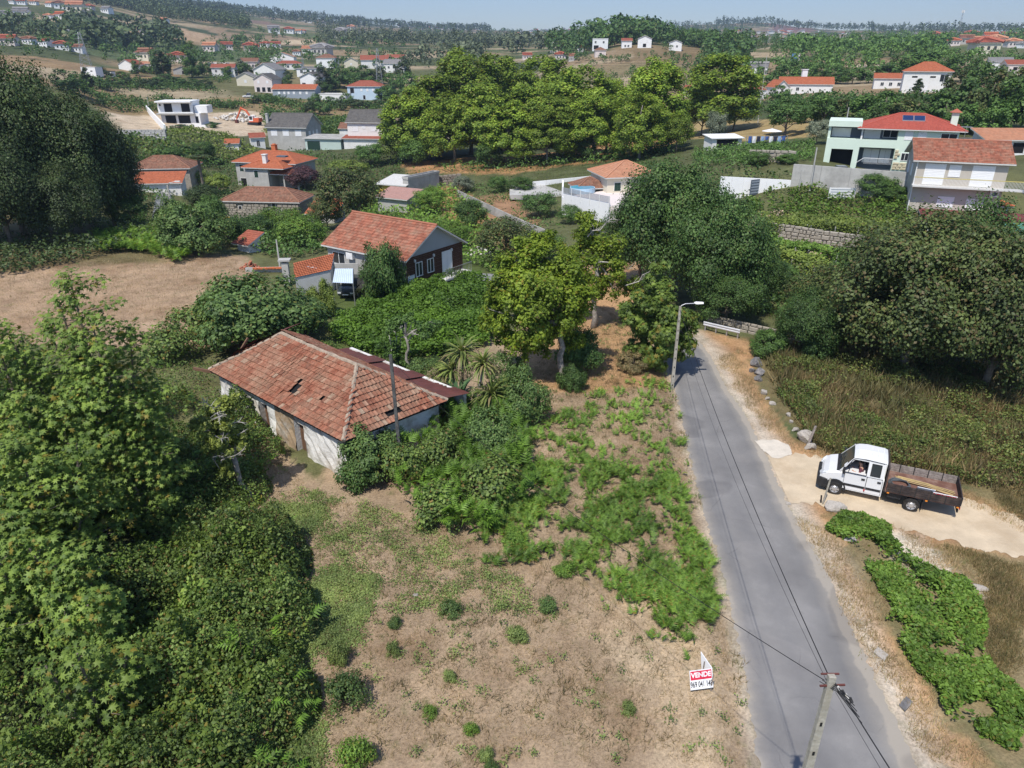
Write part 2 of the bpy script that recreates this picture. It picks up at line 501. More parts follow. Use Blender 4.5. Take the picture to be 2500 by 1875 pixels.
def build_ground():
 rr = np.concatenate([np.linspace(0.0, 7.5, 5), np.geomspace(8.2, 75, 210), np.geomspace(76, 700, 190), np.geomspace(712, 4200, 110), [5200, 7000, 9000]])
 th = np.radians(np.concatenate([np.arange(-180, -62, 6.0), np.arange(-60, -44, 1.0), np.arange(-44, 44.1, .27), np.arange(45, 61, 1.0), np.arange(62, 180, 6.0)]))
 R, T = np.meshgrid(rr, th, indexing='ij')
 X, Y = R * np.sin(T), R * np.cos(T)
 Z = terrain(X.ravel(), Y.ravel()).reshape(X.shape)
 nr, nt = X.shape
 x, y, r = X.ravel(), Y.ravel(), R.ravel()
 # colour
 n1, n2, n3 = vnoise(x, y, 45, 5), vnoise(x, y, 140, 6), vnoise(x, y, 16, 7)
 col = np.empty((len(x), 3))
 a = np.array((.095, .12, .05)); b = np.array((.16, .15, .07)); c = np.array((.055, .075, .035))
 k = np.clip(n1 * 1.4 - .2, 0, 1)[:, None]
 col[:] = a * (1 - k) + b * k
 k = np.clip(n2 * 2 - .8, 0, 1)[:, None]
 col = col * (1 - k) + c * k
 k = (np.clip((vnoise(x * .55, y * 1.3, 70, 8) - .60) * 9, 0, 1) * (r > 240))[:, None]
 col = col * (1 - k) + np.array((.27, .20, .12)) * k
 k = (np.clip((vnoise(x * .4, y * 1.6, 42, 9) - .66) * 9, 0, 1) * (r > 240))[:, None]
 col = col * (1 - k) + np.array((.36, .29, .19)) * k
 colpx = 1250 + np.tan(np.clip(np.arctan2(x, y), -1.2, 1.2)) * F / 1.09
 for p0, p1, d0, d1, cc in REGD:
  m = (colpx + (n3 - .5) * 60 > p0) & (colpx + (n3 - .5) * 60 < p1) & (r > d0 + (n1 - .5) * 60) & (r < d1 + (n3 - .5) * 60) & (y > 0)
  col[m] = np.array(cc) * (.85 + .3 * n3[m])[:, None]
 far = (r > 190)
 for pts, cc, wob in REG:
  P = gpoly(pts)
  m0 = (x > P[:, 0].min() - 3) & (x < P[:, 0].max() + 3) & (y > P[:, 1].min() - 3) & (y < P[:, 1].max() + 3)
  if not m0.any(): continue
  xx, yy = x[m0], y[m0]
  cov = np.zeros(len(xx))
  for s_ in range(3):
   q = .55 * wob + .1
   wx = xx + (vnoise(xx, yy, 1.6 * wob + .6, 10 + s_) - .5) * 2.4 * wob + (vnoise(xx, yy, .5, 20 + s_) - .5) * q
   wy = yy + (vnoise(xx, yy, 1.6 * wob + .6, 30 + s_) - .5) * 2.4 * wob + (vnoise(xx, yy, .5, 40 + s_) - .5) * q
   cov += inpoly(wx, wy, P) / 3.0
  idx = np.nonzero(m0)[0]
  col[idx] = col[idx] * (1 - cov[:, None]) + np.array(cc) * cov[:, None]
 # pale gritty shoulders beside the asphalt
 nr_ = r < 80
 dR = -polydist(x[nr_], y[nr_], ROAD_R)
 dL = polydist(x[nr_], y[nr_], ROAD_L)
 w = np.clip(1 - np.abs(dR - .35) / (.55 + 1.1 * vnoise(x[nr_], y[nr_], 3.3, 50)), 0, 1) * (y[nr_] > 5)
 wl = np.clip(1 - np.abs(dL - .1) / .45, 0, 1) * .6
 w = np.maximum(w, wl)[:, None]
 col[nr_] = col[nr_] * (1 - w) + np.array((.52, .45, .36)) * w
 # under the asphalt the sheet lies lower
 Zf = Z.ravel()
 inside = np.zeros(len(x), bool)
 inside[nr_] = (polydist(x[nr_], y[nr_], ROAD_L) < -.25) & (polydist(x[nr_], y[nr_], ROAD_R) > .25)
 Zf[inside] -= .05
 V = np.stack([x, y, Zf], -1)
 i, j = np.meshgrid(np.arange(nr - 1), np.arange(nt), indexing='ij')
 j2 = (j + 1) % nt
 Fc = np.stack([i * nt + j, (i + 1) * nt + j, (i + 1) * nt + j2, i * nt + j2], -1).reshape(-1, 4)
 keep = i.ravel() > 0
 m, ntree, out = _nt('soil and dry grass')
 L = ntree.links.new
 p = N(ntree, 'BsdfPrincipled', Roughness=.95)
 p.inputs['Specular IOR Level'].default_value = .1
 at = N(ntree, 'Attribute', attribute_name='soil')
 tc = ntree.nodes.new('ShaderNodeTexCoord')
 na = N(ntree, 'TexNoise', Scale=.55, Detail=9.0, Roughness=.72); L(tc.outputs['Object'], na.inputs[0])
 ra = ramp(ntree, [(.28, (.60, .58, .56, 1)), (.5, (1, 1, 1, 1)), (.74, (1.32, 1.28, 1.22, 1))]); L(na.outputs[0], ra.inputs[0])
 nb = N(ntree, 'TexNoise', Scale=9.0, Detail=7.0, Roughness=.75); L(tc.outputs['Object'], nb.inputs[0])
 rb = ramp(ntree, [(.30, (.52, .50, .48, 1)), (.52, (1, 1, 1, 1)), (.70, (1.42, 1.38, 1.3, 1))]); L(nb.outputs[0], rb.inputs[0])
 c1 = mixc(ntree, at.outputs['Color'], ra.outputs[0], .9, 'MULTIPLY')
 c2_ = mixc(ntree, c1, rb.outputs[0], .85, 'MULTIPLY')
 nl = N(ntree, 'TexNoise', Scale=.23, Detail=8.0, Roughness=.68); L(tc.outputs['Object'], nl.inputs[0])
 rl = ramp(ntree, [(.33, (.66, .60, .55, 1)), (.48, (1, 1, 1, 1)), (.58, (1.05, 1.06, 1.06, 1)), (.68, (1.30, 1.34, 1.40, 1))]); L(nl.outputs[0], rl.inputs[0])
 c2_ = mixc(ntree, c2_, rl.outputs[0], .85, 'MULTIPLY')
 # sparse thin green growing through the straw
 ng = N(ntree, 'TexNoise', Scale=1.3, Detail=7.0, Roughness=.7); L(tc.outputs['Object'], ng.inputs[0])
 rg = ramp(ntree, [(.56, (0, 0, 0, 1)), (.70, (.55, .55, .55, 1))]); L(ng.outputs[0], rg.inputs[0])
 c3 = mixc(ntree, c2_, (.10, .12, .04, 1), rg.outputs[0])
 L(c3, p.inputs['Base Color'])
 bm = N(ntree, 'Bump', Strength=.7, Distance=.08); L(nb.outputs[0], bm.inputs['Height']); L(bm.outputs[0], p.inputs['Normal'])
 L(p.outputs[0], out.inputs[0])
 me = npmesh('ground', V, Fc[keep] if False else Fc, m)
 ca = me.color_attributes.new('soil', 'FLOAT_COLOR', 'POINT')
 ca.data.foreach_set('color', np.concatenate([np.clip(col, 0, 1), np.ones((len(col), 1))], 1).astype(np.float32).ravel())
 me.polygons.foreach_set('use_smooth', [True] * len(me.polygons))
 o = link('ground', me)
 return tag(o, 'dry grassy ground running from the field to the hills', None, None, 'structure')
build_ground()
def resample(line, n):
 line = np.array(line)
 d = np.concatenate([[0], np.cumsum(np.linalg.norm(np.diff(line, axis=0), axis=1))])
 t = np.linspace(0, d[-1], n)
 return np.stack([np.interp(t, d, line[:, k]) for k in range(2)], -1)
def smooth_line(line, it=3):
 line = np.array(line)
 for _ in range(it):
  q = line[:-1] * .75 + line[1:] * .25
  r_ = line[:-1] * .25 + line[1:] * .75
  line = np.concatenate([line[:1], np.stack([q, r_], 1).reshape(-1, 2), line[-1:]])
 return line
def strip(name, A, B, n, k, lift, m, label, ragged=0.0, seed=0, bed=0.0):
 A = resample(smooth_line(A), n); B = resample(smooth_line(B), n)
 s = np.linspace(0, 1, k)
 P = A[:, None] * (1 - s[None, :, None]) + B[:, None] * s[None, :, None]
 if ragged:
  d = B - A
  d /= np.linalg.norm(d, axis=1)[:, None]
  t = np.arange(n)
  P[:, 0] += d * ((vnoise(t, t * 0, 2.5, seed) - .5) + .6 * (vnoise(t, t * 0, 1.0, seed + 3) - .5))[:, None] * ragged
  P[:, -1] += d * ((vnoise(t, t * 0, 2.5, seed + 1) - .5) + .6 * (vnoise(t, t * 0, 1.0, seed + 4) - .5))[:, None] * ragged
 x, y = P[..., 0].ravel(), P[..., 1].ravel()
 z = terrain(x, y) + lift
 across = np.tile(s, n)
 i, j = np.meshgrid(np.arange(n - 1), np.arange(k - 1), indexing='ij')
 Fc = np.stack([i * k + j, i * k + j + 1, (i + 1) * k + j + 1, (i + 1) * k + j], -1).reshape(-1, 4)
 me = npmesh(name, np.stack([x, y, z], -1), Fc, m)
 me.polygons.foreach_set('use_smooth', [True] * len(me.polygons))
 me.attributes.new('across', 'FLOAT', 'POINT').data.foreach_set('value', across.astype(np.float32))
 if me.polygons[0].normal.z < 0: me.flip_normals()
 return tag(link(name, me), label, None, None, 'structure')
def asphalt():
 m, nt, out = _nt('worn grey asphalt')
 L = nt.links.new
 p = N(nt, 'BsdfPrincipled', Roughness=.85)
 p.inputs['Specular IOR Level'].default_value = .25
 tc = nt.nodes.new('ShaderNodeTexCoord')
 n0 = N(nt, 'TexNoise', Scale=.35, Detail=6.0, Roughness=.6); L(tc.outputs['Object'], n0.inputs[0])
 r0 = ramp(nt, [(.3, (.165, .16, .156, 1)), (.55, (.21, .204, .197, 1)), (.72, (.265, .256, .245, 1))]); L(n0.outputs[0], r0.inputs[0])
 n1 = N(nt, 'TexNoise', Scale=60.0, Detail=4.0, Roughness=.7); L(tc.outputs['Object'], n1.inputs[0])
 r1 = ramp(nt, [(.3, (.8, .8, .8, 1)), (.7, (1.2, 1.2, 1.2, 1))]); L(n1.outputs[0], r1.inputs[0])
 c = mixc(nt, r0.outputs[0], r1.outputs[0], .8, 'MULTIPLY')
 v = N(nt, 'TexVoronoi', Scale=.55, feature='DISTANCE_TO_EDGE')
 nd = N(nt, 'TexNoise', Scale=1.6, Detail=5.0); L(tc.outputs['Object'], nd.inputs[0])
 md = mixc(nt, tc.outputs['Object'], nd.outputs['Color'], .25); L(md, v.inputs['Vector'])
 rc = ramp(nt, [(0, (.72, .72, .72, 1)), (.010, (1, 1, 1, 1))]); L(v.outputs['Distance'], rc.inputs[0])
 n2 = N(nt, 'TexNoise', Scale=.5, Detail=2.0); L(tc.outputs['Object'], n2.inputs[0])
 r2 = ramp(nt, [(.50, (0, 0, 0, 1)), (.62, (.8, .8, .8, 1))]); L(n2.outputs[0], r2.inputs[0])
 c2 = mixc(nt, c, rc.outputs[0], r2.outputs[0], 'MULTIPLY')
 # dust and grit gathered along both edges, paler worn wheel tracks
 ac = N(nt, 'Attribute', attribute_name='across')
 nq = N(nt, 'TexNoise', Scale=.8, Detail=7.0, Roughness=.7); L(tc.outputs['Object'], nq.inputs[0])
 sm = N(nt, 'Math', operation='MULTIPLY_ADD'); L(nq.outputs[0], sm.inputs[0]); sm.inputs[1].default_value = .16; L(ac.outputs['Fac'], sm.inputs[2])
 re_ = ramp(nt, [(.06, (.85, .85, .85, 1)), (.13, (.25, .25, .25, 1)), (.2, (0, 0, 0, 1)), (.88, (0, 0, 0, 1)), (.98, (.35, .35, .35, 1)), (1, (.8, .8, .8, 1))]); L(sm.outputs[0], re_.inputs[0])
 c2 = mixc(nt, c2, (.40, .355, .29, 1), re_.outputs[0])
 rw = ramp(nt, [(.2, (.93, .93, .94, 1)), (.34, (1.07, 1.06, 1.05, 1)), (.5, (.94, .94, .95, 1)), (.72, (1.08, 1.07, 1.06, 1)), (.9, (.92, .92, .92, 1))]); L(sm.outputs[0], rw.inputs[0])
 c2 = mixc(nt, c2, rw.outputs[0], 1.0, 'MULTIPLY')
 np_ = N(nt, 'TexNoise', Scale=.16, Detail=3.0, Roughness=.5); L(tc.outputs['Object'], np_.inputs[0])
 rp_ = ramp(nt, [(.41, (.80, .80, .81, 1)), (.43, (1, 1, 1, 1)), (.58, (1, 1, 1, 1)), (.60, (1.1, 1.09, 1.08, 1))]); L(np_.outputs[0], rp_.inputs[0])
 c2 = mixc(nt, c2, rp_.outputs[0], 1.0, 'MULTIPLY')
 L(c2, p.inputs['Base Color'])
 b = N(nt, 'Bump', Strength=.35, Distance=.02); L(n1.outputs[0], b.inputs['Height']); L(b.outputs[0], p.inputs['Normal'])
 L(p.outputs[0], out.inputs[0])
 return m
M_ASPH = asphalt()
strip('road', ROAD_L, ROAD_R, 420, 13, .012, M_ASPH, 'narrow grey asphalt road without lines, running up past the truck', .22, 3)
M_DIRT = mat('pale packed dirt', (.56, .455, .32), .95, .16, .9, .5, 14, (.44, .33, .21), .55, .5)
TA = gz0([(1872, 1108), (1960, 1106), (2040, 1130), (2180, 1165), (2330, 1208), (2420, 1238), (2520, 1280), (2640, 1330)])
TB = gz0([(1925, 1222), (1990, 1226), (2070, 1256), (2180, 1288), (2300, 1318), (2400, 1340), (2520, 1368), (2640, 1400)])
strip('dirt_track', TA, TB, 120, 14, .02, M_DIRT, 'pale sandy dirt track branching off the road under the truck', .5, 8)
M_SANDW = mat('spilled white sand', (.60, .54, .45), .95, .12, 2, .4, 20)
strip('sand_spill', gz0([(1842, 1076), (1880, 1072), (1925, 1080), (1935, 1108)]), gz0([(1850, 1085), (1872, 1112), (1900, 1122), (1930, 1112)]), 26, 8, .034, M_SANDW,
 'white sand spilled where the dirt track meets the asphalt', .3, 4)
M_GREYR = mat('old grey lane asphalt', (.24, .24, .245), .9, .12, .8)
strip('lane', gz0([(1110, 684), (1180, 686), (1240, 690)]), gz0([(1110, 660), (1180, 662), (1240, 668)]), 16, 6, .03, M_GREYR, 'grey lane behind the brown gabled house')
def lane2():
 pts = [(392, 540), (395, 505), (400, 478), (408, 455)]
 A = np.array([G(a - 22 + (540 - b) * .06, b)[:2] for a, b in pts]); B = np.array([G(a + 26 - (540 - b) * .1, b)[:2] for a, b in pts])
 strip('lane', A, B, 24, 6, .05, M_GREYR, 'grey lane climbing beside the tall grey street lamp by the dark trees')
lane2()
# ---------------------------------------------------------------- buildings
M_WHITE = mat('white render', (.80, .79, .76), .85, .05, .7, .15, 20, (.5, .48, .44), .35, .7)
M_WHITE2 = mat('bright white render', (.83, .83, .82), .8, .04, .6, .08, 20)
M_CREAM = mat('cream render', (.70, .64, .50), .85, .05, .7, .1, 20)
M_PINK = mat('pale pink render', (.70, .62, .58), .85, .05, .7, .1, 20)
M_GREYW = mat('grey cement render', (.46, .45, .42), .9, .12, .6, .2, 20, (.3, .29, .27), .4, .8)
M_DGREY = mat('blue grey render', (.30, .34, .38), .85, .08, .7, .1, 20)
M_BLUEW = mat('pale blue render', (.52, .64, .74), .85, .06, .7, .1, 20)
M_BEIGE = mat('beige render', (.50, .455, .39), .88, .05, .7, .12, 20, (.42, .36, .29), .25, .6)
M_GREEN = mat('mint green render', (.64, .75, .64), .85, .04, .6, .08, 20)
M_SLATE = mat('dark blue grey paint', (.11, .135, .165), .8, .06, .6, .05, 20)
M_CONC = mat('stained concrete', (.47, .46, .43), .92, .16, .45, .3, 12, (.26, .25, .23), .55, .35)
M_STONE = mat('granite block', (.38, .34, .28), .95, .28, 2.2, .6, 9, (.22, .2, .16), .5, 1.2)
M_STONED = mat('dark field stone', (.27, .235, .19), .95, .3, 2.0, .6, 9, (.13, .12, .1), .5, 1.2)
M_MORTAR = mat('wall mortar', (.30, .27, .22), .95, .2, 3)
M_BROWNW = mat('dark brown timber cladding', (.085, .040, .024), .8, .25, 4, .3, 20)
M_SHUT = mat('white roller shutter', (.84, .84, .84), .55, .03, 2)
M_FRAME = mat('white window frame', (.80, .80, .78), .5, .03, 2)
M_SHADEBLK = mat('near-black painted shade', (.012, .012, .013), .9, .2, 2)  # near-black colour standing in for the shade of rooms and hollows
M_GREENSH = mat('dark green shutter', (.02, .05, .035), .6, .1, 3)
M_DOORB = mat('brown timber door', (.16, .09, .055), .8, .2, 3)
M_FASC = mat('pale painted fascia', (.62, .61, .58), .7, .08, 2)
M_METAL = mat('galvanised steel', (.45, .46, .47), .45, .08, 3, metal=.7)
M_SHEETB = mat('pale blue sheet roof', (.56, .66, .76), .5, .05, 1, .1, 8)
M_RUST = mat('dark red rusty sheet', (.13, .045, .038), .75, .22, 1.2, .2, 9, (.10, .06, .045), .5, .8)
M_REDSH = mat('dark red sheet roof', (.20, .055, .055), .6, .08, 1)
M_ORAWN = mat('orange clay roof edge', (.55, .17, .07), .8, .12, 2)
def glass(name, c=(.03, .035, .04)):
 m, nt, out = _nt(name)
 p = N(nt, 'BsdfPrincipled', Roughness=.08)
 p.inputs['Base Color'].default_value = c4(c)
 p.inputs['Specular IOR Level'].default_value = .6
 nt.links.new(p.outputs[0], out.inputs[0])
 return m
M_GLASS = glass('window glass')
T_OR = tilemat('orange clay tiles', (.43, .135, .066), (.40, .24, .15), lich=.12, var=.14)
T_RED = tilemat('red clay tiles', (.34, .105, .066), (.38, .24, .17), lich=.15, var=.16)
T_PALE = tilemat('pale terracotta tiles', (.50, .24, .14), (.5, .36, .26), lich=.25, var=.12)
T_OLD = tilemat('old mossy red tiles', (.31, .115, .07), (.36, .27, .19), lich=.5, var=.28)
T_BRN = tilemat('old brown tiles', (.26, .125, .08), (.22, .17, .12), lich=.5, var=.28)
T_GREY = tilemat('grey cement tiles', (.125, .118, .11), (.24, .22, .19), lich=.35, var=.2)
T_SLATE = tilemat('pale grey roof tiles', (.26, .25, .245), (.32, .3, .28), lich=.3, var=.15)
_wincache = {}
def window(parent, style, M4, ww, hh):
 """M4 maps (x right, y out of the wall, z up) to the house; origin at the opening's bottom centre"""
 key = (style, round(ww, 2), round(hh, 2))
 if key not in _wincache:
  f = MB(); p = MB(); t = .07
  if style == 's':                                     # closed roller shutter: slats in a frame
   f.box(-ww / 2 - .05, ww / 2 + .05, 0, .05, -.05, 0); f.box(-ww / 2 - .05, ww / 2 + .05, 0, .05, hh, hh + .05)
   f.box(-ww / 2 - .05, -ww / 2, 0, .05, 0, hh); f.box(ww / 2, ww / 2 + .05, 0, .05, 0, hh)
   n = max(4, int(hh / .16))
   for i in range(n):
    a, b = hh * i / n, hh * (i + 1) / n
    p.poly([(-ww / 2, .022, a), (ww / 2, .022, a), (ww / 2, .04, b - .01), (-ww / 2, .04, b - .01)])
    p.poly([(-ww / 2, .04, b - .01), (ww / 2, .04, b - .01), (ww / 2, .022, b), (-ww / 2, .022, b)])
   r = ('window', f.mesh('window', M_FRAME), 'shutter', p.mesh('shutter', M_SHUT))
  elif style in ('d', 'w', 'G'):                       # door, brown door, green shutters
   mm = {'d': M_SHUT, 'w': M_DOORB, 'G': M_GREENSH}[style]
   f.box(-ww / 2 - .06, -ww / 2, 0, .05, 0, hh + .06); f.box(ww / 2, ww / 2 + .06, 0, .05, 0, hh + .06); f.box(-ww / 2, ww / 2, 0, .05, hh, hh + .06)
   for k in (-1, 1):
    x0, x1 = (-ww / 2, -.01) if k < 0 else (.01, ww / 2)
    p.box(x0, x1, .002, .03, 0, hh)
    for q in range(2):
     p.box(x0 + .07, x1 - .07, .03, .042, hh * (.08 + .47 * q), hh * (.47 + .47 * q))
   r = ('window' if style == 'G' else 'door', f.mesh('frame', M_FRAME), 'leaf' if style == 'G' else 'panel', p.mesh('leaf', mm))
  elif style == 'o':                                   # dark opening: near-black sheet, shade of the room put into its colour
   f.box(-ww / 2 - .09, -ww / 2, 0, .04, 0, hh + .09); f.box(ww / 2, ww / 2 + .09, 0, .04, 0, hh + .09); f.box(-ww / 2, ww / 2, 0, .04, hh, hh + .09)
   p.poly([(-ww / 2, .006, 0), (ww / 2, .006, 0), (ww / 2, .006, hh), (-ww / 2, .006, hh)])
   r = ('opening', f.mesh('opening', M_FASC), 'pane', p.mesh('pane', M_SHADEBLK))
  else:                                                # glazed
   f.box(-ww / 2 - .06, ww / 2 + .06, 0, .07, -.06, 0); f.box(-ww / 2 - .06, ww / 2 + .06, 0, .06, hh, hh + .06)
   f.box(-ww / 2 - .06, -ww / 2, 0, .06, 0, hh); f.box(ww / 2, ww / 2 + .06, 0, .06, 0, hh); f.box(-.03, .03, .01, .05, 0, hh)
   for x0, x1 in ((-ww / 2, -.03), (.03, ww / 2)):
    p.poly([(x0, .012, 0), (x1, .012, 0), (x1, .012, hh), (x0, .012, hh)])
   r = ('window', f.mesh('window', M_FRAME), 'pane', p.mesh('pane', M_GLASS))
  _wincache[key] = r
 n1, m1, n2, m2 = _wincache[key]
 o = link(n1, m1, parent)
 o.matrix_local = M4
 link(n2, m2, o)
 return o
def slope(mb, a, b, c, d, n, step=.035, mi=0):
 """courses of tiles from eave a-b up to ridge d-c"""
 a, b, c, d = map(Vector, (a, b, c, d))
 nm = (b - a).cross(d - a).normalized()
 if nm.z < 0: nm = -nm
 ue = (b - a).normalized()
 L = ((d - a) - ue * (d - a).dot(ue)).length
 for i in range(n):
  t0, t1 = i / n, (i + 1) / n
  p = [a.lerp(d, t0) + nm * step, b.lerp(c, t0) + nm * step, b.lerp(c, t1), a.lerp(d, t1)]
  uv = [((q - a).dot(ue), L * (t0 if k < 2 else t1) + (.002 if k < 2 else -.002)) for k, q in enumerate(p)]
  if (p[2] - p[3]).length < 1e-4: p, uv = p[:3], uv[:3]
  mb.poly(p, mi, uv)
  q0, q1 = a.lerp(d, t0), b.lerp(c, t0)
  mb.poly([q0, q1, q1 + nm * step, q0 + nm * step], mi, [((q0 - a).dot(ue), L * t0), ((q1 - a).dot(ue), L * t0), ((q1 - a).dot(ue), L * t0 + .01), ((q0 - a).dot(ue), L * t0 + .01)])
def roof_mesh(mb, kind, w, d, h, pitch, o, courses=None, th=.14):
 """tiles (0), edges and underside (1)"""
 tn = math.tan(math.radians(pitch))
 X, Y = w / 2 + o, o
 z0 = h - o * tn + .02
 e = [Vector((-X, -Y, z0)), Vector((X, -Y, z0)), Vector((X, d + Y, z0)), Vector((-X, d + Y, z0))]
 def nc(run): return courses or max(5, int(run / math.cos(math.radians(pitch)) / .36))
 faces = []
 if kind == 'gablex':
  zr = h + d / 2 * tn + .02
  r0, r1 = Vector((-X, d / 2, zr)), Vector((X, d / 2, zr))
  faces = [(e[0], e[1], r1, r0), (e[2], e[3], r0, r1)]; run = d / 2 + o
 elif kind == 'gabley':
  zr = h + w / 2 * tn + .02
  r0, r1 = Vector((0, -Y, zr)), Vector((0, d + Y, zr))
  faces = [(e[1], e[2], r1, r0), (e[3], e[0], r0, r1)]; run = w / 2 + o
 elif kind == 'hip':
  if w >= d:
   zr = h + d / 2 * tn + .02
   r0, r1 = Vector((-X + (d / 2 + o), d / 2, zr)), Vector((X - (d / 2 + o), d / 2, zr))
   faces = [(e[0], e[1], r1, r0), (e[2], e[3], r0, r1), (e[1], e[2], r1, r1), (e[3], e[0], r0, r0)]; run = d / 2 + o
  else:
   zr = h + w / 2 * tn + .02
   r0, r1 = Vector((0, -Y + (w / 2 + o), zr)), Vector((0, d + Y - (w / 2 + o), zr))
   faces = [(e[0], e[1], r0, r0), (e[1], e[2], r1, r0), (e[2], e[3], r1, r1), (e[3], e[0], r0, r1)]; run = w / 2 + o
 elif kind == 'shed':
  zr = h + (d + o) * tn + .02
  faces = [(e[0], e[1], Vector((X, d + Y, zr)), Vector((-X, d + Y, zr)))]; run = d + 2 * o
 for f in faces:
  slope(mb, *f, nc(run))
  lo = [p - Vector((0, 0, th)) for p in f]
  mb.poly([lo[3], lo[2], lo[1], lo[0]] if (lo[2] - lo[3]).length > 1e-4 else [lo[2], lo[1], lo[0]], 1)
  mb.poly([lo[0], lo[1], f[1], f[0]], 1)
  if kind in ('gablex', 'gabley', 'shed'):
   mb.poly([lo[1], lo[2], f[2], f[1]], 1); mb.poly([lo[3], lo[0], f[0], f[3]], 1)
 # ridge and hip caps
 if kind in ('gablex', 'gabley', 'hip'):
  mb.tube([r0 + Vector((0, 0, .03)), r1 + Vector((0, 0, .03))], .11, 6, 0)
  if kind == 'hip':
   ends = ((r0, e[0]), (r0, e[3]), (r1, e[1]), (r1, e[2])) if w >= d else ((r0, e[0]), (r0, e[1]), (r1, e[2]), (r1, e[3]))
   for a, b in ends: mb.tube([a + Vector((0, 0, .03)), b + Vector((0, 0, .05))], .10, 5, 0)
def walls_mesh(mb, kind, w, d, h, pitch, base=1.0):
 tn = math.tan(math.radians(pitch))
 x = w / 2
 b = -base
 if kind == 'gablex':
  zr = h + d / 2 * tn
  mb.poly([(-x, 0, b), (x, 0, b), (x, 0, h), (-x, 0, h)]); mb.poly([(x, d, b), (-x, d, b), (-x, d, h), (x, d, h)])
  mb.poly([(x, 0, b), (x, d, b), (x, d, h), (x, d / 2, zr), (x, 0, h)]); mb.poly([(-x, d, b), (-x, 0, b), (-x, 0, h), (-x, d / 2, zr), (-x, d, h)])
 elif kind == 'gabley':
  zr = h + x * tn
  mb.poly([(-x, 0, b), (x, 0, b), (x, 0, h), (0, 0, zr), (-x, 0, h)]); mb.poly([(x, d, b), (-x, d, b), (-x, d, h), (0, d, zr), (x, d, h)])
  mb.poly([(x, 0, b), (x, d, b), (x, d, h), (x, 0, h)]); mb.poly([(-x, d, b), (-x, 0, b), (-x, 0, h), (-x, d, h)])
 elif kind == 'shed':
  z1 = h + d * tn
  mb.poly([(-x, 0, b), (x, 0, b), (x, 0, h), (-x, 0, h)]); mb.poly([(x, d, b), (-x, d, b), (-x, d, z1), (x, d, z1)])
  mb.poly([(x, 0, b), (x, d, b), (x, d, z1), (x, 0, h)]); mb.poly([(-x, d, b), (-x, 0, b), (-x, 0, h), (-x, d, z1)])
 else:
  mb.box(-x, x, 0, d, b, h, skip='t' if kind != 'flat' else '')
def side_matrix(side, u, z, w, d):
 """y of the window points out of the wall"""
 if side == 'f': return Matrix.Translation((u, 0, z)) @ Matrix.Rotation(math.pi, 4, 'Z')
 if side == 'r': return Matrix.Translation((w / 2, u, z)) @ Matrix.Rotation(-math.pi / 2, 4, 'Z')
 if side == 'l': return Matrix.Translation((-w / 2, u, z)) @ Matrix.Rotation(math.pi / 2, 4, 'Z')
 return Matrix.Translation((u, d, z))
def house(label, P, w, d, h, kind='hip', pitch=24, rot=0.0, wall=None, roof=None, wins=(), chim=(), o=.45, cat='house', name='house', group=None, base=1.5, fasc=None, roof_label=None):
 r = empty(name, P, math.radians(rot), label, cat, group)
 mb = MB(); walls_mesh(mb, kind, w, d, h, pitch, base)
 mb.build('wall', wall or M_WHITE, r)
 mb = MB()
 if kind == 'flat':
  t = .18
  mb.box(-w / 2 - .1, w / 2 + .1, -.1, d + .1, h, h + .12)
  for q in ((-w / 2 - .1, w / 2 + .1, -.1, -.1 + t), (-w / 2 - .1, w / 2 + .1, d + .1 - t, d + .1), (-w / 2 - .1, -w / 2 - .1 + t, -.1 + t, d + .1 - t), (w / 2 + .1 - t, w / 2 + .1, -.1 + t, d + .1 - t)):
   mb.box(*q, h + .12, h + .45)
  ro = mb.build('roof', roof or M_WHITE2, r)
 else:
  roof_mesh(mb, kind, w, d, h, pitch, o)
  ro = mb.build('roof', [roof or T_RED, fasc or M_FASC], r)
 for (side, u, z, ww, hh, st) in wins:
  window(r, st, side_matrix(side, u, z, w, d), ww, hh)
 for (cx, cy, cz, s, mm) in chim:
  c = MB(); c.box(cx - s, cx + s, cy - s, cy + s, h - .2, cz); c.box(cx - s - .08, cx + s + .08, cy - s - .08, cy + s + .08, cz, cz + .1)
  c.box(cx - s * .6, cx + s * .6, cy - s * .6, cy + s * .6, cz + .1, cz + .28)
  c.build('chimney', mm, ro)
 return r
def at_row(px, py, D=None):
 if D is None or D > 152: return G(px, py)
 p = atD(px, py, D)
 return np.array([p[0], p[1], TZ(p[0], p[1])])
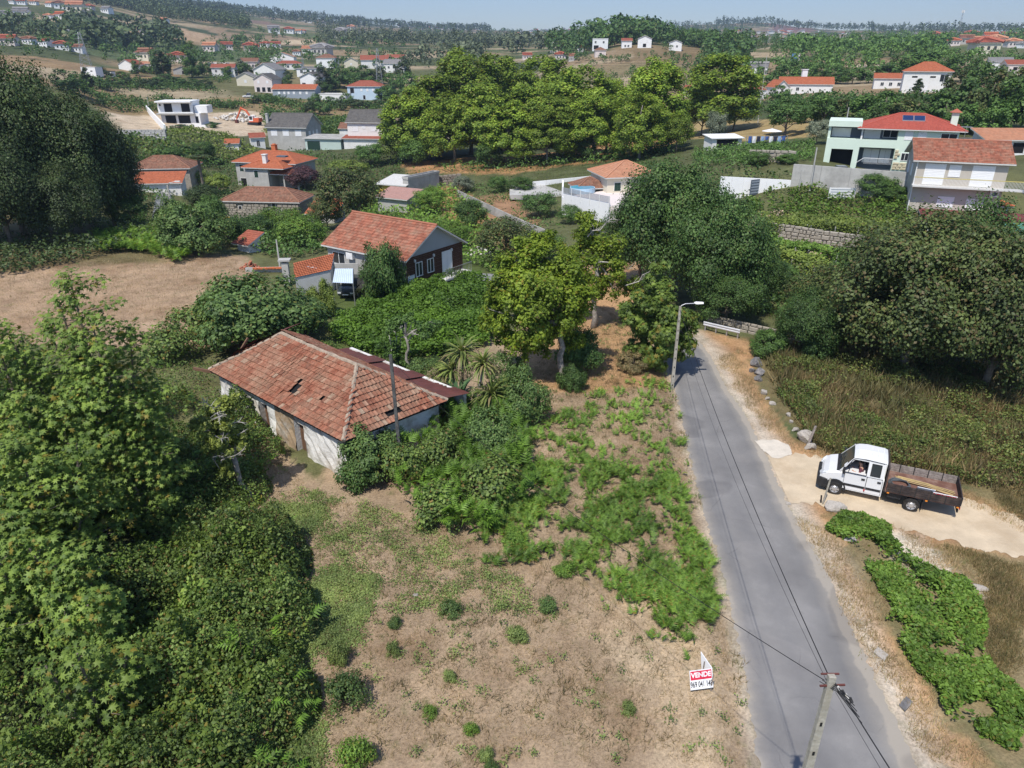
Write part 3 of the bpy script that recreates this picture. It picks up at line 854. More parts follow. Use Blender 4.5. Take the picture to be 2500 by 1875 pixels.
# ---- the derelict tiled house in the field
def derelict():
 O = atZ(838, 1078, 2.95); O = np.array([O[0], O[1], 0.0])
 ang = math.atan2(.66, -.75)            # local x runs along the long eave towards the far left corner
 r = empty('derelict_house', (O[0], O[1], .0), ang, 'derelict white house under a broken red tiled hip roof in the field', 'house')
 # local frame: x along the long wall (0..L), y = -n direction -> use y negative into the house
 L, W, E, RZ = 13.2, 7.0, 2.95, 4.95
 T = lambda x, y, z: Vector((x, -y, z))          # y counted into the house
 wl = mat('peeling whitewash on stone', (.74, .73, .70), .95, .10, 1.2, .8, 7, (.36, .31, .24), .75, .75)
 wd = mat('bare stained plaster', (.34, .25, .16), .95, .25, 1.5, .6, 9, (.62, .6, .55), .6, 1.0)
 i = .35
 mb = MB()
 def wallq(x0, x1, z0, z1, y=i, m=0):
  n = max(1, int((x1 - x0) / .35)); k = max(1, int((z1 - z0) / .4))
  f = lambda a, b: T(a, y + .05 * math.sin(a * 3.1 + b * 2.3) + .04 * math.sin(a * 7.7 - b * 5.1), b)
  for a in range(n):
   for b in range(k):
    xa, xb = x0 + (x1 - x0) * a / n, x0 + (x1 - x0) * (a + 1) / n
    za, zb = z0 + (z1 - z0) * b / k, z0 + (z1 - z0) * (b + 1) / k
    mb.poly([f(xa, za), f(xb, za), f(xb, zb), f(xa, zb)], m)
 # long wall with two doorways and a patch of bare plaster
 wallq(i, 4.05, -.6, 2.75); wallq(4.05, 5.0, 2.25, 2.75); wallq(5.0, 6.9, -.6, 2.75, i, 1); wallq(6.9, 7.6, -.6, 2.75)
 wallq(7.6, 8.5, 2.3, 2.75); wallq(8.5, 11.1, -.6, 2.75); wallq(11.1, 11.8, 2.1, 2.75); wallq(11.1, 11.8, -.6, 1.0); wallq(11.8, L - i, -.6, 2.75)
 for x0, x1, z1 in ((4.05, 5.0, 2.25), (7.6, 8.5, 2.3), (11.1, 11.8, 2.1)):
  mb.poly([T(x0, i, -.6), T(x0, i + .4, -.6), T(x0, i + .4, z1), T(x0, i, z1)]); mb.poly([T(x1, i, -.6), T(x1, i + .4, -.6), T(x1, i + .4, z1), T(x1, i, z1)])
 # other walls
 for a, b in (((i, i), (i, W - i)), ((L - i, W - i), (L - i, i)), ((i, W - i), (L - i, W - i))):
  mb.poly([T(a[0], a[1], -.6), T(b[0], b[1], -.6), T(b[0], b[1], 2.8), T(a[0], a[1], 2.8)])
 mb.build('wall', [wl, wd], r)
 for x0, x1, z1 in ((4.05, 5.0, 2.25), (7.6, 8.5, 2.3)):
  dm = MB()
  n = 5
  for q in range(n):
   xa = x0 + (x1 - x0) * q / n
   dm.box(xa + .01, xa + (x1 - x0) / n - .01, -(i + .36), -(i + .32), 0, z1 - .03 * (q % 2))
  dm.build('door', M_DOORB, r)
 pm = MB(); pm.box(11.1, 11.8, -(i + .37), -(i + .35), 1.0, 2.1); pm.build('window', M_SHADEBLK, r)  # near-black sheet, the unlit room inside is only its colour
 # roof planes: front trapezoid, right hip (x = 0), left hip (x = L), back
 hr, hl = 3.2, 2.75
 R2, R1 = (hr, W / 2, RZ), (L - hl, W / 2, RZ)
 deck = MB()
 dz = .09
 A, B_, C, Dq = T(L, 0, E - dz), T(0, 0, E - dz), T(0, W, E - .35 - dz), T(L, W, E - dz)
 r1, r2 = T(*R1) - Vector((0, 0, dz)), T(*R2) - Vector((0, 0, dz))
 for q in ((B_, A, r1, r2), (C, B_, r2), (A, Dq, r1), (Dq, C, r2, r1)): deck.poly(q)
 ro = deck.build('roof', M_SHADEBLK, r)  # deck coloured near-black so the gaps between tiles read as shade
 # one tile: gently curved channel with a raised roll, thick lower edge
 tw, tl = .245, .40
 tm = MB()
 prof = [(-.5, .012), (-.28, 0), (.05, .004), (.22, .03), (.38, .036), (.5, .014)]
 for (a, za), (b, zb) in zip(prof[:-1], prof[1:]):
  tm.poly([(a * tw, 0, za + .064), (b * tw, 0, zb + .064), (b * tw, tl, zb), (a * tw, tl, za)])
  tm.poly([(a * tw, 0, za + .048), (b * tw, 0, zb + .048), (b * tw, 0, zb + .064), (a * tw, 0, za + .064)])
 m, nt, out = _nt('old clay tile')
 Lk = nt.links.new
 p = N(nt, 'BsdfPrincipled', Roughness=.9); p.inputs['Specular IOR Level'].default_value = .15
 at = N(nt, 'Attribute', attribute_name='shade')
 oi = nt.nodes.new('ShaderNodeObjectInfo')
 ad = N(nt, 'Math', operation='ADD'); Lk(at.outputs['Fac'], ad.inputs[0])
 Lk(oi.outputs['Random'], ad.inputs[1])
 fr = N(nt, 'Math', operation='FRACT'); Lk(ad.outputs[0], fr.inputs[0])
 rp = ramp(nt, [(0, (.19, .075, .048, 1)), (.3, (.255, .098, .06, 1)), (.65, (.295, .12, .075, 1)), (.92, (.34, .155, .10, 1)), (.97, (.34, .22, .155, 1)), (1, (.33, .25, .185, 1))])
 Lk(fr.outputs[0], rp.inputs[0])
 ge = nt.nodes.new('ShaderNodeNewGeometry')
 nz = N(nt, 'TexNoise', Scale=.8, Detail=8.0, Roughness=.7); Lk(ge.outputs['Position'], nz.inputs[0])
 rz = ramp(nt, [(.40, (0, 0, 0, 1)), (.70, (.62, .62, .62, 1))]); Lk(nz.outputs[0], rz.inputs[0])
 cc = mixc(nt, rp.outputs[0], (.30, .235, .165, 1), rz.outputs[0])
 nz2 = N(nt, 'TexNoise', Scale=7.0, Detail=6.0, Roughness=.7); Lk(ge.outputs['Position'], nz2.inputs[0])
 rz2 = ramp(nt, [(.35, (.68, .66, .64, 1)), (.65, (1.25, 1.22, 1.2, 1))]); Lk(nz2.outputs[0], rz2.inputs[0])
 cc = mixc(nt, cc, rz2.outputs[0], 1.0, 'MULTIPLY')
 Lk(cc, p.inputs['Base Color']); Lk(p.outputs[0], out.inputs[0])
 tile_me = tm.mesh('tile', m)
 rng = random.Random(5)
 spots = []
 def plane(a, b, c, d):
  """eave a->b (seen from outside left to right), ridge d-c; returns tile matrices"""
  a, b, c, d = map(Vector, (a, b, c, d))
  u = (b - a).normalized(); up = (d - a) - u * (d - a).dot(u)
  if up.length < .1: up = (c - a) - u * (c - a).dot(u)
  S_ = up.length; up.normalize()
  n = u.cross(up)
  rows = int(S_ / .335)
  for k in range(rows):
   v0 = k * S_ / rows
   t = (k + .35) / rows
   ua, ub = (a.lerp(d, t) - a).dot(u), (b.lerp(c, t) - a).dot(u)
   cols = int((ub - ua) / tw)
   off = (ub - ua - cols * tw) / 2
   sag = lambda q: -.05 * math.sin(q * .9 + k * .1) - .03 * math.sin(q * 2.3)
   for j in range(cols + 1):
    uu = ua + off + j * tw
    if uu > ub + .02: continue
    pos = a + u * uu + up * (v0 - .04) + n * (.03 + sag(uu) * math.sin(math.pi * t) + rng.uniform(-.004, .008))
    M4 = Matrix((u, up, n)).transposed().to_4x4()
    M4.translation = pos
    M4 = M4 @ Matrix.Rotation(rng.uniform(-.05, .05), 4, 'Z') @ Matrix.Rotation(rng.uniform(-.01, .035), 4, 'X')
    yield M4, k, uu
 EF = [T(L, 0, E), T(0, 0, E), T(0, W, E - .35), T(L, W, E)]
 TR1, TR2 = T(*R1), T(*R2)
 front = [q for q in plane(EF[0], EF[1], TR2, TR1)]
 right = [q for q in plane(EF[1], EF[2], TR2, TR2)]
 rest = [q[0] for q in plane(EF[3], EF[0], TR1, TR1)] + [q[0] for q in plane(EF[2], EF[3], TR1, TR2)]
 vis = []
 for M4, k, uu in front:
  x = M4.translation.x;
  if k in (3, 4) and 5.45 < x < 6.05: continue            # the hole
  if k == 5 and 5.6 < x < 5.9: continue
  if k == 4 and 3.2 < x < 3.45: continue
  if k == 2 and 5.2 < x < 6.4:
   M4 = M4 @ Matrix.Rotation(rng.uniform(-.35, .35), 4, 'Z') @ Matrix.Translation((0, 0, -.05))
  vis.append(M4)
 vis2 = [M4 for M4, k, uu in right if not (k == 1 and 3.0 < uu < 3.9)]
 ow = r.matrix_basis if False else Matrix.Translation(Vector((O[0], O[1], 0))) @ Matrix.Rotation(ang, 4, 'Z')
 allv = sorted(vis + vis2, key=lambda q: ((ow @ q.translation) - Vector((0, 0, CAMZ))).length)
 na = tile_me.attributes.new('shade', 'FLOAT', 'POINT')
 for M4 in allv[:299]:
  o = link('tile', tile_me, ro); o.matrix_local = M4
 others = allv[299:] + rest
 tv = np.array([v.co[:] for v in tile_me.vertices]); tf = np.array([pl.vertices[:] for pl in tile_me.polygons])
 V, Fc, sh = [], [], []
 for i_, M4 in enumerate(others):
  m3 = np.array(M4)
  V.append(tv @ m3[:3, :3].T + m3[:3, 3]); Fc.append(tf + i_ * len(tv)); sh.append(np.full(len(tv), rng.random()))
 me = npmesh('tiles', np.concatenate(V), np.concatenate(Fc), m)
 at_ = me.attributes.new('shade', 'FLOAT', 'POINT'); at_.data.foreach_set('value', np.concatenate(sh).astype(np.float32))
 tag(link('tiles', me, ro), kind='stuff')
 cm = mat('mortared ridge', (.36, .29, .22), .95, .3, 3, .5, 9, (.22, .17, .13), .5, 2)
 for a, b in ((TR1, TR2), (TR2, EF[1]), (TR2, EF[2]), (TR1, EF[0]), (TR1, EF[3])):
  rb = MB()
  n = 14
  pts = [a.lerp(b, q / n) + Vector((0, 0, .05 + .02 * math.sin(q * 2.1) - (0.05 * math.sin(math.pi * q / n)))) for q in range(n + 1)]
  rb.tube(pts, [.12 + .015 * math.sin(q * 3.3) for q in range(n + 1)], 7)
  rb.build('ridge_cap', cm, ro)
 # loose timbers at the far left corner and hole boards
 tb = MB(); tb.beam(T(L - .2, .3, 2.75), T(L + 1.3, -.35, 2.8), .14, .16); tb.build('rafter', M_DOORB, ro)
 tb = MB(); tb.beam(T(L + .2, 1.2, 2.4), T(L + .3, 2.9, 4.1), .1, .12); tb.build('rafter', M_DOORB, ro)
 # rusty lean-to sheets at the back, sheet by sheet
 for q in range(9):
  x0, x1 = .2 + q * 1.25, .2 + q * 1.25 + 1.3
  z = 2.2 - .06 * (q % 3)
  sb = MB()
  for s_ in range(8):
   xa, xb = x0 + (x1 - x0) * s_ / 8, x0 + (x1 - x0) * (s_ + 1) / 8
   da, db = .02 * (s_ % 2), .02 * ((s_ + 1) % 2)
   sb.poly([T(xa, W - .3, z + .55 + da), T(xb, W - .3, z + .55 + db), T(xb, W + 2.0, z + .1 + db - .004 * q), T(xa, W + 2.0, z + .1 + da - .004 * q)])
  so_ = sb.build('roof_sheet', M_RUST, r)
 wb = MB(); wb.box(.4, 11.2, -(W + 1.9), -(W + 1.7), -.5, 2.3); wb.build('lean_to_wall', wl, r)
 for q in range(3):
  sb = MB(); sb.poly([T(L + .1 + q * .02, .9 + q * 1.5, 3.15 + q * .25), T(L + .1, 2.45 + q * 1.5, 3.5 + q * .3), T(L - 1.3, 2.9 + q * 1.5, 4.6 + .06 * q), T(L - 1.2, 1.2 + q * 1.5, 4.1 + .2 * q)])
  sb.poly([T(L - 1.2, 1.2 + q * 1.5, 4.05 + .2 * q), T(L - 1.3, 2.9 + q * 1.5, 4.55 + .06 * q), T(L + .1, 2.45 + q * 1.5, 3.45 + q * .3), T(L + .1, .9 + q * 1.5, 3.1 + q * .25)])
  sb.build('roof_sheet', M_RUST, r)
 return r, T, ow
DER, DT, DOW = derelict()
# ---- the brown gabled house behind the fern
def gable_house():
 a = atZ(990, 640, 3.5); b = atZ(783, 598, 3.5)
 A = np.array([a[0], a[1]]); B = np.array([b[0], b[1]])
 Lr = np.linalg.norm(A - B)
 rot = math.atan2(A[1] - B[1], A[0] - B[0])
 mid = (A + B) / 2
 w, d, h = Lr - .8, 8.0, 3.75
 nrm = np.array([-math.sin(rot), math.cos(rot)])
 o_ = mid + nrm * .45
 zg = TZ(*o_) - .2
 grey = mat('bluish grey gable', (.40, .42, .43), .85, .05, .8, .1, 20)  # gable triangle in a slightly darker, bluer grey than the walls
 r = empty('gable_house', (o_[0], o_[1], zg), rot, 'house with mottled red tiled gable roof, grey gable and brown boarded end', 'house')
 h -= zg
 mb = MB(); tn = math.tan(math.radians(29)); x = w / 2; zr = h + d / 2 * tn
 mb.poly([(-x, 0, -1), (x, 0, -1), (x, 0, h), (-x, 0, h)]); mb.poly([(x, d, -1), (-x, d, -1), (-x, d, h), (x, d, h)])
 mb.poly([(-x, d, -1), (-x, 0, -1), (-x, 0, h), (-x, d / 2, zr), (-x, d, h)])
 mb.poly([(x, 0, -1), (x, d, -1), (x, d, h - .1), (x, 0, h - .1)], 0)
 mb.poly([(x + .003, 0, h - .1), (x + .003, d, h - .1), (x + .003, d / 2, zr)], 1)
 mb.build('wall', [M_GREYW, grey], r)
 # brown boards, one by one
 bm = MB().box(0, .04, 0, d, 0, .155).mesh('board', M_BROWNW)
 for q in range(15):
  o = link('board', bm, r, (x + .012 + .006 * (q % 2), 0, h - .28 - q * .175))
 mb = MB(); roof_mesh(mb, 'gablex', w, d, h, 29, .42); mb.build('roof', [T_OLD, M_FASC], r)
 window(r, 'd', side_matrix('r', 5.6, h - 2.75, w + .13, d), 1.35, 2.2)
 for u in (1.6, 3.2): window(r, 'g', side_matrix('r', u, h - 2.0, w + .13, d), .8, 1.2)
 window(r, 's', side_matrix('r', .5, h - 3.0, w + .13, d), .8, 1.2)
 window(r, 'g', side_matrix('f', -3.6, h - 1.9, w, d), 1.6, 1.1)
 window(r, 'g', side_matrix('f', 1.0, h - 1.9, w, d), 1.4, 1.1)
 for q in range(3):
  lm = MB(); lm.box(x + .06, x + .22, 1.0 + q * 2.6, 1.12 + q * 2.6, h - .65, h - .4); lm.build('wall_lamp', M_FRAME, r)
 ac = MB(); ac.box(-2.2, -1.35, -.38, 0, h - 1.1, h - .5); ac.cyl((-1.85, -.385, h - .8), (0, 1, 0), .22, .02, 14); ac.build('air_conditioner', M_FRAME, r)
 bal = MB(); bal.box(x + .06, x + 1.3, 3.9, d - .1, h - 2.95, h - 2.78); bal.build('balcony', M_FASC, r)
 rl = MB()
 for yy in np.linspace(4.0, d - .2, 18): rl.box(x + 1.24, x + 1.27, yy, yy + .03, h - 2.78, h - 1.9)
 rl.box(x + 1.23, x + 1.28, 3.9, d - .1, h - 1.9, h - 1.85); rl.build('railing', M_METAL, r)
 # orange roofed annex and pale blue carport left of it
 def wpt(px, py, z): return atZ(px, py, z)
 c = empty('annex', (0, 0, 0), 0, 'low annex with orange tiled roof beside the pale blue carport', 'annex')
 p0, p1, p2, p3 = wpt(718, 678, 2.2), wpt(808, 658, 2.2), wpt(816, 618, 3.3), wpt(716, 642, 3.3)
 mb = MB(); slope(mb, p0, p1, p2, p3, 9)
 lo = [Vector(q) - Vector((0, 0, .1)) for q in (p0, p1, p2, p3)]; mb.poly(lo[::-1], 1)
 mb.build('roof', [T_OR, M_FASC], c)
 mb = MB()
 P = [Vector(q) for q in (p0, p1, p2, p3)]
 for a_, b_ in ((0, 1), (1, 2), (3, 0), (2, 3)):
  g = lambda q: Vector((q.x, q.y, -1))
  ina = lambda q: q.lerp(sum(P, Vector()) / 4, .05) - Vector((0, 0, .12))
  mb.poly([g(ina(P[a_])), g(ina(P[b_])), ina(P[b_]), ina(P[a_])])
 mb.build('wall', M_WHITE, c)
 k = empty('carport', (0, 0, 0), 0, 'pale blue sheet roof of the carport over the dark car', 'carport')
 q0, q1, q2, q3 = wpt(812, 690, 2.3), wpt(862, 692, 2.3), wpt(862, 656, 2.6), wpt(818, 656, 2.6)
 mb = MB()
 n = 10
 V0 = [Vector(q) for q in (q0, q1, q2, q3)]
 for s_ in range(n):
  a_, b_ = V0[0].lerp(V0[1], s_ / n), V0[0].lerp(V0[1], (s_ + 1) / n); c_, d_ = V0[3].lerp(V0[2], (s_ + 1) / n), V0[3].lerp(V0[2], s_ / n)
  up = Vector((0, 0, .03)); mb.poly([a_, a_.lerp(b_, .5) + up, d_.lerp(c_, .5) + up, d_]); mb.poly([a_.lerp(b_, .5) + up, b_, c_, d_.lerp(c_, .5) + up])
 mb.build('roof_sheet', M_SHEETB, k)
 for q in V0:
  pb = MB(); pb.tube([(q.x, q.y, -.6), (q.x, q.y, q.z - .02)], .05, 6); pb.build('post', M_METAL, k)
 wb = MB(); wb.beam((V0[2] + Vector((0, 2.2, -1.4))), (V0[3] + Vector((-1, 2.2, -1.4))), .15, 2.6); wb.build('back_wall', M_GREYW, k)
gable_house()
# ---- stone barn, its blocks laid one by one
def lay_stones(parent, x0, x1, z0, z1, y, rng, mean=.55, rowh=.36, meshes=None, holes=()):
 z = z0; k = 0
 while z < z1 - .08:
  hh = min(rowh * rng.uniform(.75, 1.3), z1 - z)
  x = x0
  while x < x1 - .05:
   ww = min(mean * rng.uniform(.6, 1.5), x1 - x)
   if not any(a < x + ww and b > x and c < z + hh and d > z for a, b, c, d in holes):
    o = link('stone', rng.choice(meshes), parent, (x + ww / 2, y + rng.uniform(-.02, .02), z + hh / 2))
    o.scale = ((ww - .035), .14, (hh - .03))
   x += ww
  z += hh; k += 1
def stone_meshes(m, n=6, seed=1):
 out = []
 rng = random.Random(seed)
 for i in range(n):
  b = MB()
  j = lambda: rng.uniform(-.05, .05)
  ft = [(-.5 + abs(j()), -.5, -.5 + abs(j())), (.5 - abs(j()), -.5, -.5 + abs(j())), (.5 - abs(j()), -.5, .5 - abs(j())), (-.5 + abs(j()), -.5, .5 - abs(j()))]
  ins = [(x * .78, -.8 + j(), z * .75) for x, y, z in ft]
  bk = [(x, .5, z) for x, y, z in ft]
  b.poly(ins)
  for a in range(4):
   c = (a + 1) % 4
   b.poly([ft[a], ft[c], ins[c], ins[a]]); b.poly([bk[a], bk[c], ft[c], ft[a]])
  out.append(b.mesh('stone', m))
 return out
STN = stone_meshes(M_STONE, 6, 1)
STD = stone_meshes(M_STONED, 6, 2)
def stone_barn():
 P = atZ(642, 545, -4.2)
 w, d, h = 12.6, 6.2, 3.6
 r = house('long stone barn with old mossy tiled roof below the orange roofed house', (P[0], P[1], -4.2), w, d, h, 'hip', 26, -6, M_MORTAR, T_BRN,
   [('f', -3.4, 2.2, .45, .45, 'o'), ('f', 2.2, 2.4, .5, .9, 'o'), ('f', 1.4, 1.9, .3, .35, 'o'), ('f', 3.2, 1.9, .3, .35, 'o')], (), .35, 'barn', 'stone_barn')
 lay_stones(r, -w / 2, w / 2, -.4, h - .05, -.06, random.Random(3), .62, .40, STN, [(-3.7, -3.1, 2.1, 2.75), (1.9, 2.5, 2.3, 3.4), (1.2, 1.6, 1.8, 2.3), (3.0, 3.4, 1.8, 2.3)])
 P = atZ(765, 562, -4)
 house('small lean-to with orange tiles at the right end of the stone barn', (P[0] + .5, P[1] + 3, -4), 4.6, 4, 1.9, 'shed', 20, -12, M_GREYW, T_OR, (), (), .3, 'shed', 'lean_to')
stone_barn()
# ---- orange roofed villa: main block, front wing and porch
def villa():
 P = atZ(655, 462, -4.5)
 r = house('villa with bright orange hip roof, grey walls and dark green shutters', P, 13.5, 8, 5.4, 'hip', 22, -14, M_GREYW, T_OR,
   [('f', -5.4, 3.4, .9, 1.25, 'G'), ('f', -3.6, 3.4, .9, 1.25, 'G'), ('f', -5.2, 0, 1.5, 2.0, 'o'), ('f', -3.2, 0, 1.5, 2.0, 'o')],
   [(-.8, 5.6, 8.0, .45, M_ORAWN)], .5, 'villa', 'villa')
 w2, d2 = 5.0, 4.5
 g = empty('front_wing'); g.parent = r; g.location = (.2, -3.6, 0)
 mb = MB(); walls_mesh(mb, 'hip', w2, d2, 4.9, 22, 2); mb.build('wall', M_GREYW, g)
 mb = MB(); roof_mesh(mb, 'hip', w2 + 3.5, d2, 4.9, 22, .45); o = mb.build('roof', [T_OR, M_FASC], g, (1.6, 0, 0))
 window(r, 'G', Matrix.Translation(g.location) @ side_matrix('f', -.1, 2.9, w2, d2), .85, 1.25)
 c = MB(); c.box(.9, 1.7, 1.2, 2.0, 5.2, 7.0); c.box(.8, 1.8, 1.1, 2.1, 7.0, 7.15); c.build('chimney', M_WHITE, g)
 s = MB(); s.box(3.2, 5.2, 2.6, 3.8, 6.5, 6.75); s.build('skylight', M_SLATE, g)
 p = empty('porch'); p.parent = r; p.location = (5.6, -3.0, 0)
 mb = MB(); roof_mesh(mb, 'hip', 6.4, 3.8, 3.6, 18, .2); mb.build('roof', [T_OR, M_FASC], p)
 for x in (-3, 0, 3):
  b = MB(); b.box(x - .15, x + .15, .1, .4, -1, 3.6); b.build('pillar', M_GREYW, p)
villa()
# ---- the row of houses with their own plan
WPX = {601: 42, 645: 47, 719: 106, 758: 50, 890: 82, 812: 70, 648: 60, 750: 50, 650: 54, 704: 62, 796: 46, 690: 56, 858: 33, 915: 64, 962: 50, 966: 40, 960: 54, 547: 54, 310: 52, 218: 38, 258: 32, 446: 40,
 530: 50, 345: 60, 610: 40, 1846: 47, 1680: 26, 1965: 122, 1908: 34, 2256: 102, 2172: 74, 2438: 50, 2485: 56, 2368: 112, 2436: 42, 1775: 76, 1465: 37, 1530: 24, 1573: 33, 1648: 30, 1466: 26, 1366: 34,
 705: 98, 790: 92, 632: 32, 893: 84, 846: 30, 952: 48, 568: 30}
def gh(label, px, py, w, d, h, kind, pitch, rot, wall, roof, wins=(), chim=(), D=None, **kw):
 P = at_row(px, py, D)
 r = house(label, P, w, d, h, kind, pitch, rot, wall, roof, wins, chim, **kw)
 if px in WPX:
  s = WPX[px] * depth(P) / F / w
  r.scale = (s, s, s)
 return r
gh('grey rendered house with dark slate gable roof and three white shutters', 705, 368, 9.8, 9.2, 5.6, 'gablex', 30, -9, M_GREYW, T_GREY,
[('f', -3.2, 3.5, 1.5, 1.15, 's'), ('f', -.2, 3.5, 1.5, 1.3, 's'), ('f', 3.0, 3.5, 1.5, 1.25, 's'), ('r', 2.2, 3.0, 1.0, 1.4, 's'), ('r', 4.4, 3.2, .6, 1.1, 's'), ('r', 6.6, 3.0, 1.0, 1.4, 's')],
[(-5.2, 1.4, 8.2, .3, M_GREYW)], 168)
gh('flat grey roofed garage with dark green striped door', 790, 366, 10, 7, 2.9, 'shed', 3, -10, mat('pale green render', (.50, .60, .54), .85, .05, 1), M_CONC, [('f', -2.6, 0, 3.6, 2.2, 'G')], (), 171, cat='garage', name='garage')
gh('tiny white outbuilding with pink tiled roof left of the slate gabled house', 632, 360, 4.2, 4.5, 3.2, 'gablex', 24, 24, M_WHITE, T_RED, [('f', 0, .4, .9, 1.8, 'g')], (), 166, cat='outbuilding', name='outbuilding')
gh('white house with dark slate gable roof and a red awning along its front', 893, 358, 8.6, 8.4, 5.9, 'gablex', 30, -7, M_WHITE, T_GREY,
[('f', -2.3, 3.6, 1.4, 1.1, 's'), ('f', -.1, 4.2, .7, .7, 's'), ('f', 2.3, 3.6, 1.4, 1.1, 's'), ('r', 5.5, 3.2, 1.0, 1.3, 's')], (), 172)
gh('brown tiled side wing of the white slate gabled house', 846, 352, 4.5, 6, 5.6, 'gablex', 28, -7, M_WHITE, T_BRN, [('f', 0, 3.2, .9, 1.4, 's')], (), 178, cat='house wing', name='house_wing')
gh('red awning roof below the white slate gabled house', 891, 362, 10.5, 3, 2.3, 'shed', 8, -7, M_WHITE, T_RED, (), (), 168, cat='awning', name='awning')
gh('weathered grey shed roof at the right of the red awning', 952, 362, 5.0, 5, 2.4, 'gablex', 16, -12, M_GREYW, T_BRN, (), (), 166, cat='shed', name='shed')
gh('old granite house with brown hip roof behind the dark trees', 392, 432, 10.5, 7, 3.8, 'hip', 25, 6, M_STONE, T_BRN, [('f', -3.5, 1.5, 1.0, 1.2, 'g'), ('f', -1.2, 0, 1.0, 2.1, 'd'), ('f', 2.6, 1.5, 1.2, 1.2, 'g')], (), 150)
gh('orange tiled porch roof in front of the old granite house', 385, 446, 7.5, 3.2, 1.9, 'shed', 20, 8, M_WHITE, T_OR, (), (), 143, cat='porch', name='porch')
gh('yellow walled outbuilding with grey sheet roof beside the ivy wall', 958, 478, 5.6, 5.5, 3.0, 'shed', 8, -24, mat('yellow ochre render', (.66, .44, .09), .85, .05, 1), M_FASC, [('f', 1.2, .5, 1.0, 1.6, 'g')], (), 132, cat='outbuilding', name='outbuilding')
gh('pink corrugated roof shed below the yellow outbuilding', 958, 505, 6.0, 4.0, 2.4, 'shed', 12, -28, M_GREYW, mat('faded pink sheet', (.42, .25, .21), .8, .1, 1.5), (), (), 122, cat='shed', name='shed')
gh('tall stained concrete wall house end covered with ivy', 992, 478, 1.2, 9, 3.8, 'flat', 0, -32, M_CONC, M_CONC, (), (), 131, cat='wall', name='end_wall')
gh('low orange tiled roof hidden in the vines left of the slate gabled house', 568, 366, 4, 4, 2.2, 'gablex', 26, 10, M_WHITE, T_OR, (), (), 158, cat='shed', name='shed')
gh('small red tiled shed roof among the bushes near the barn', 592, 596, 1.9, 1.8, 1.1, 'shed', 22, -30, M_WHITE, T_RED, (), (), 88, cat='shed', name='shed')
# ---- unfinished white house with its terrace and drive walls
def unfinished():
 P = at_row(440, 305, 192)
 r = empty('unfinished_house', P, math.radians(4), 'unfinished white flat roofed house with dark openings above its terrace', 'house')
 def blk(x0, x1, y0, y1, z0, z1, nm='wall', m=M_WHITE2):
  b = MB(); b.box(x0, x1, y0, y1, z0, z1); return b.build(nm, m, r)
 blk(-6.5, 5.5, 3, 11, -1, 3.2); blk(-7.2, 3.4, 3.4, 11, 3.2, 6.6); blk(-7.4, 4.2, 1.6, 11.2, 3.0, 3.3, 'slab', M_CONC); blk(-7.4, 3.6, 1.9, 11.2, 6.5, 6.9, 'roof')
 blk(3.6, 7.6, 4.5, 10, 3.2, 5.4)
 for x, z, ww, hh, st in ((-4.0, 3.6, 2.4, 2.5, 'o'), (-1.5, 3.6, 1.8, 2.5, 's'), (1.4, 3.6, 2.6, 2.5, 'o'), (-3.6, .2, 3.2, 2.4, 'o'), (.6, .2, 3.6, 2.4, 'o'), (-6.4, 5.4, .5, .6, 'o'), (4.5, .3, .9, 2.0, 'o')):
  window(r, st, Matrix.Translation((x, 3.4 if z > 3.3 else 3.0, z)) @ Matrix.Rotation(math.pi, 4, 'Z'), ww, hh)
 blk(-6.8, 9.2, -2.5, 3.0, -4, -.6, 'terrace', M_CONC); blk(-6.8, 9.2, -2.7, -2.5, -4, .2, 'parapet')
 t = empty('drive_wall', P, 0, 'white drive wall climbing to the unfinished house', 'wall')
 a, b = at_row(358, 268, 205), at_row(405, 322, 180)
 mb = MB(); mb.beam((a[0] - P[0], a[1] - P[1], a[2] - P[2] + .2), (b[0] - P[0], b[1] - P[1], b[2] - P[2] + .6), .4, 2.6); mb.build('wall', M_WHITE2, t)
 P2 = at_row(350, 340, 172)
 w = empty('retaining_wall', P2, math.radians(3), 'pale block retaining wall below the bare building plot', 'wall')
 lay_stones(w, -6.5, 5.6, -.6, 2.2, 0, random.Random(9), 1.2, .5, stone_meshes(mat('pale grey block', (.50, .49, .47), .9, .12, 1.5), 3, 8))
 mb = MB(); mb.box(-6.5, 5.6, .06, .5, -.6, 2.2); mb.build('core', M_MORTAR, w)
unfinished()
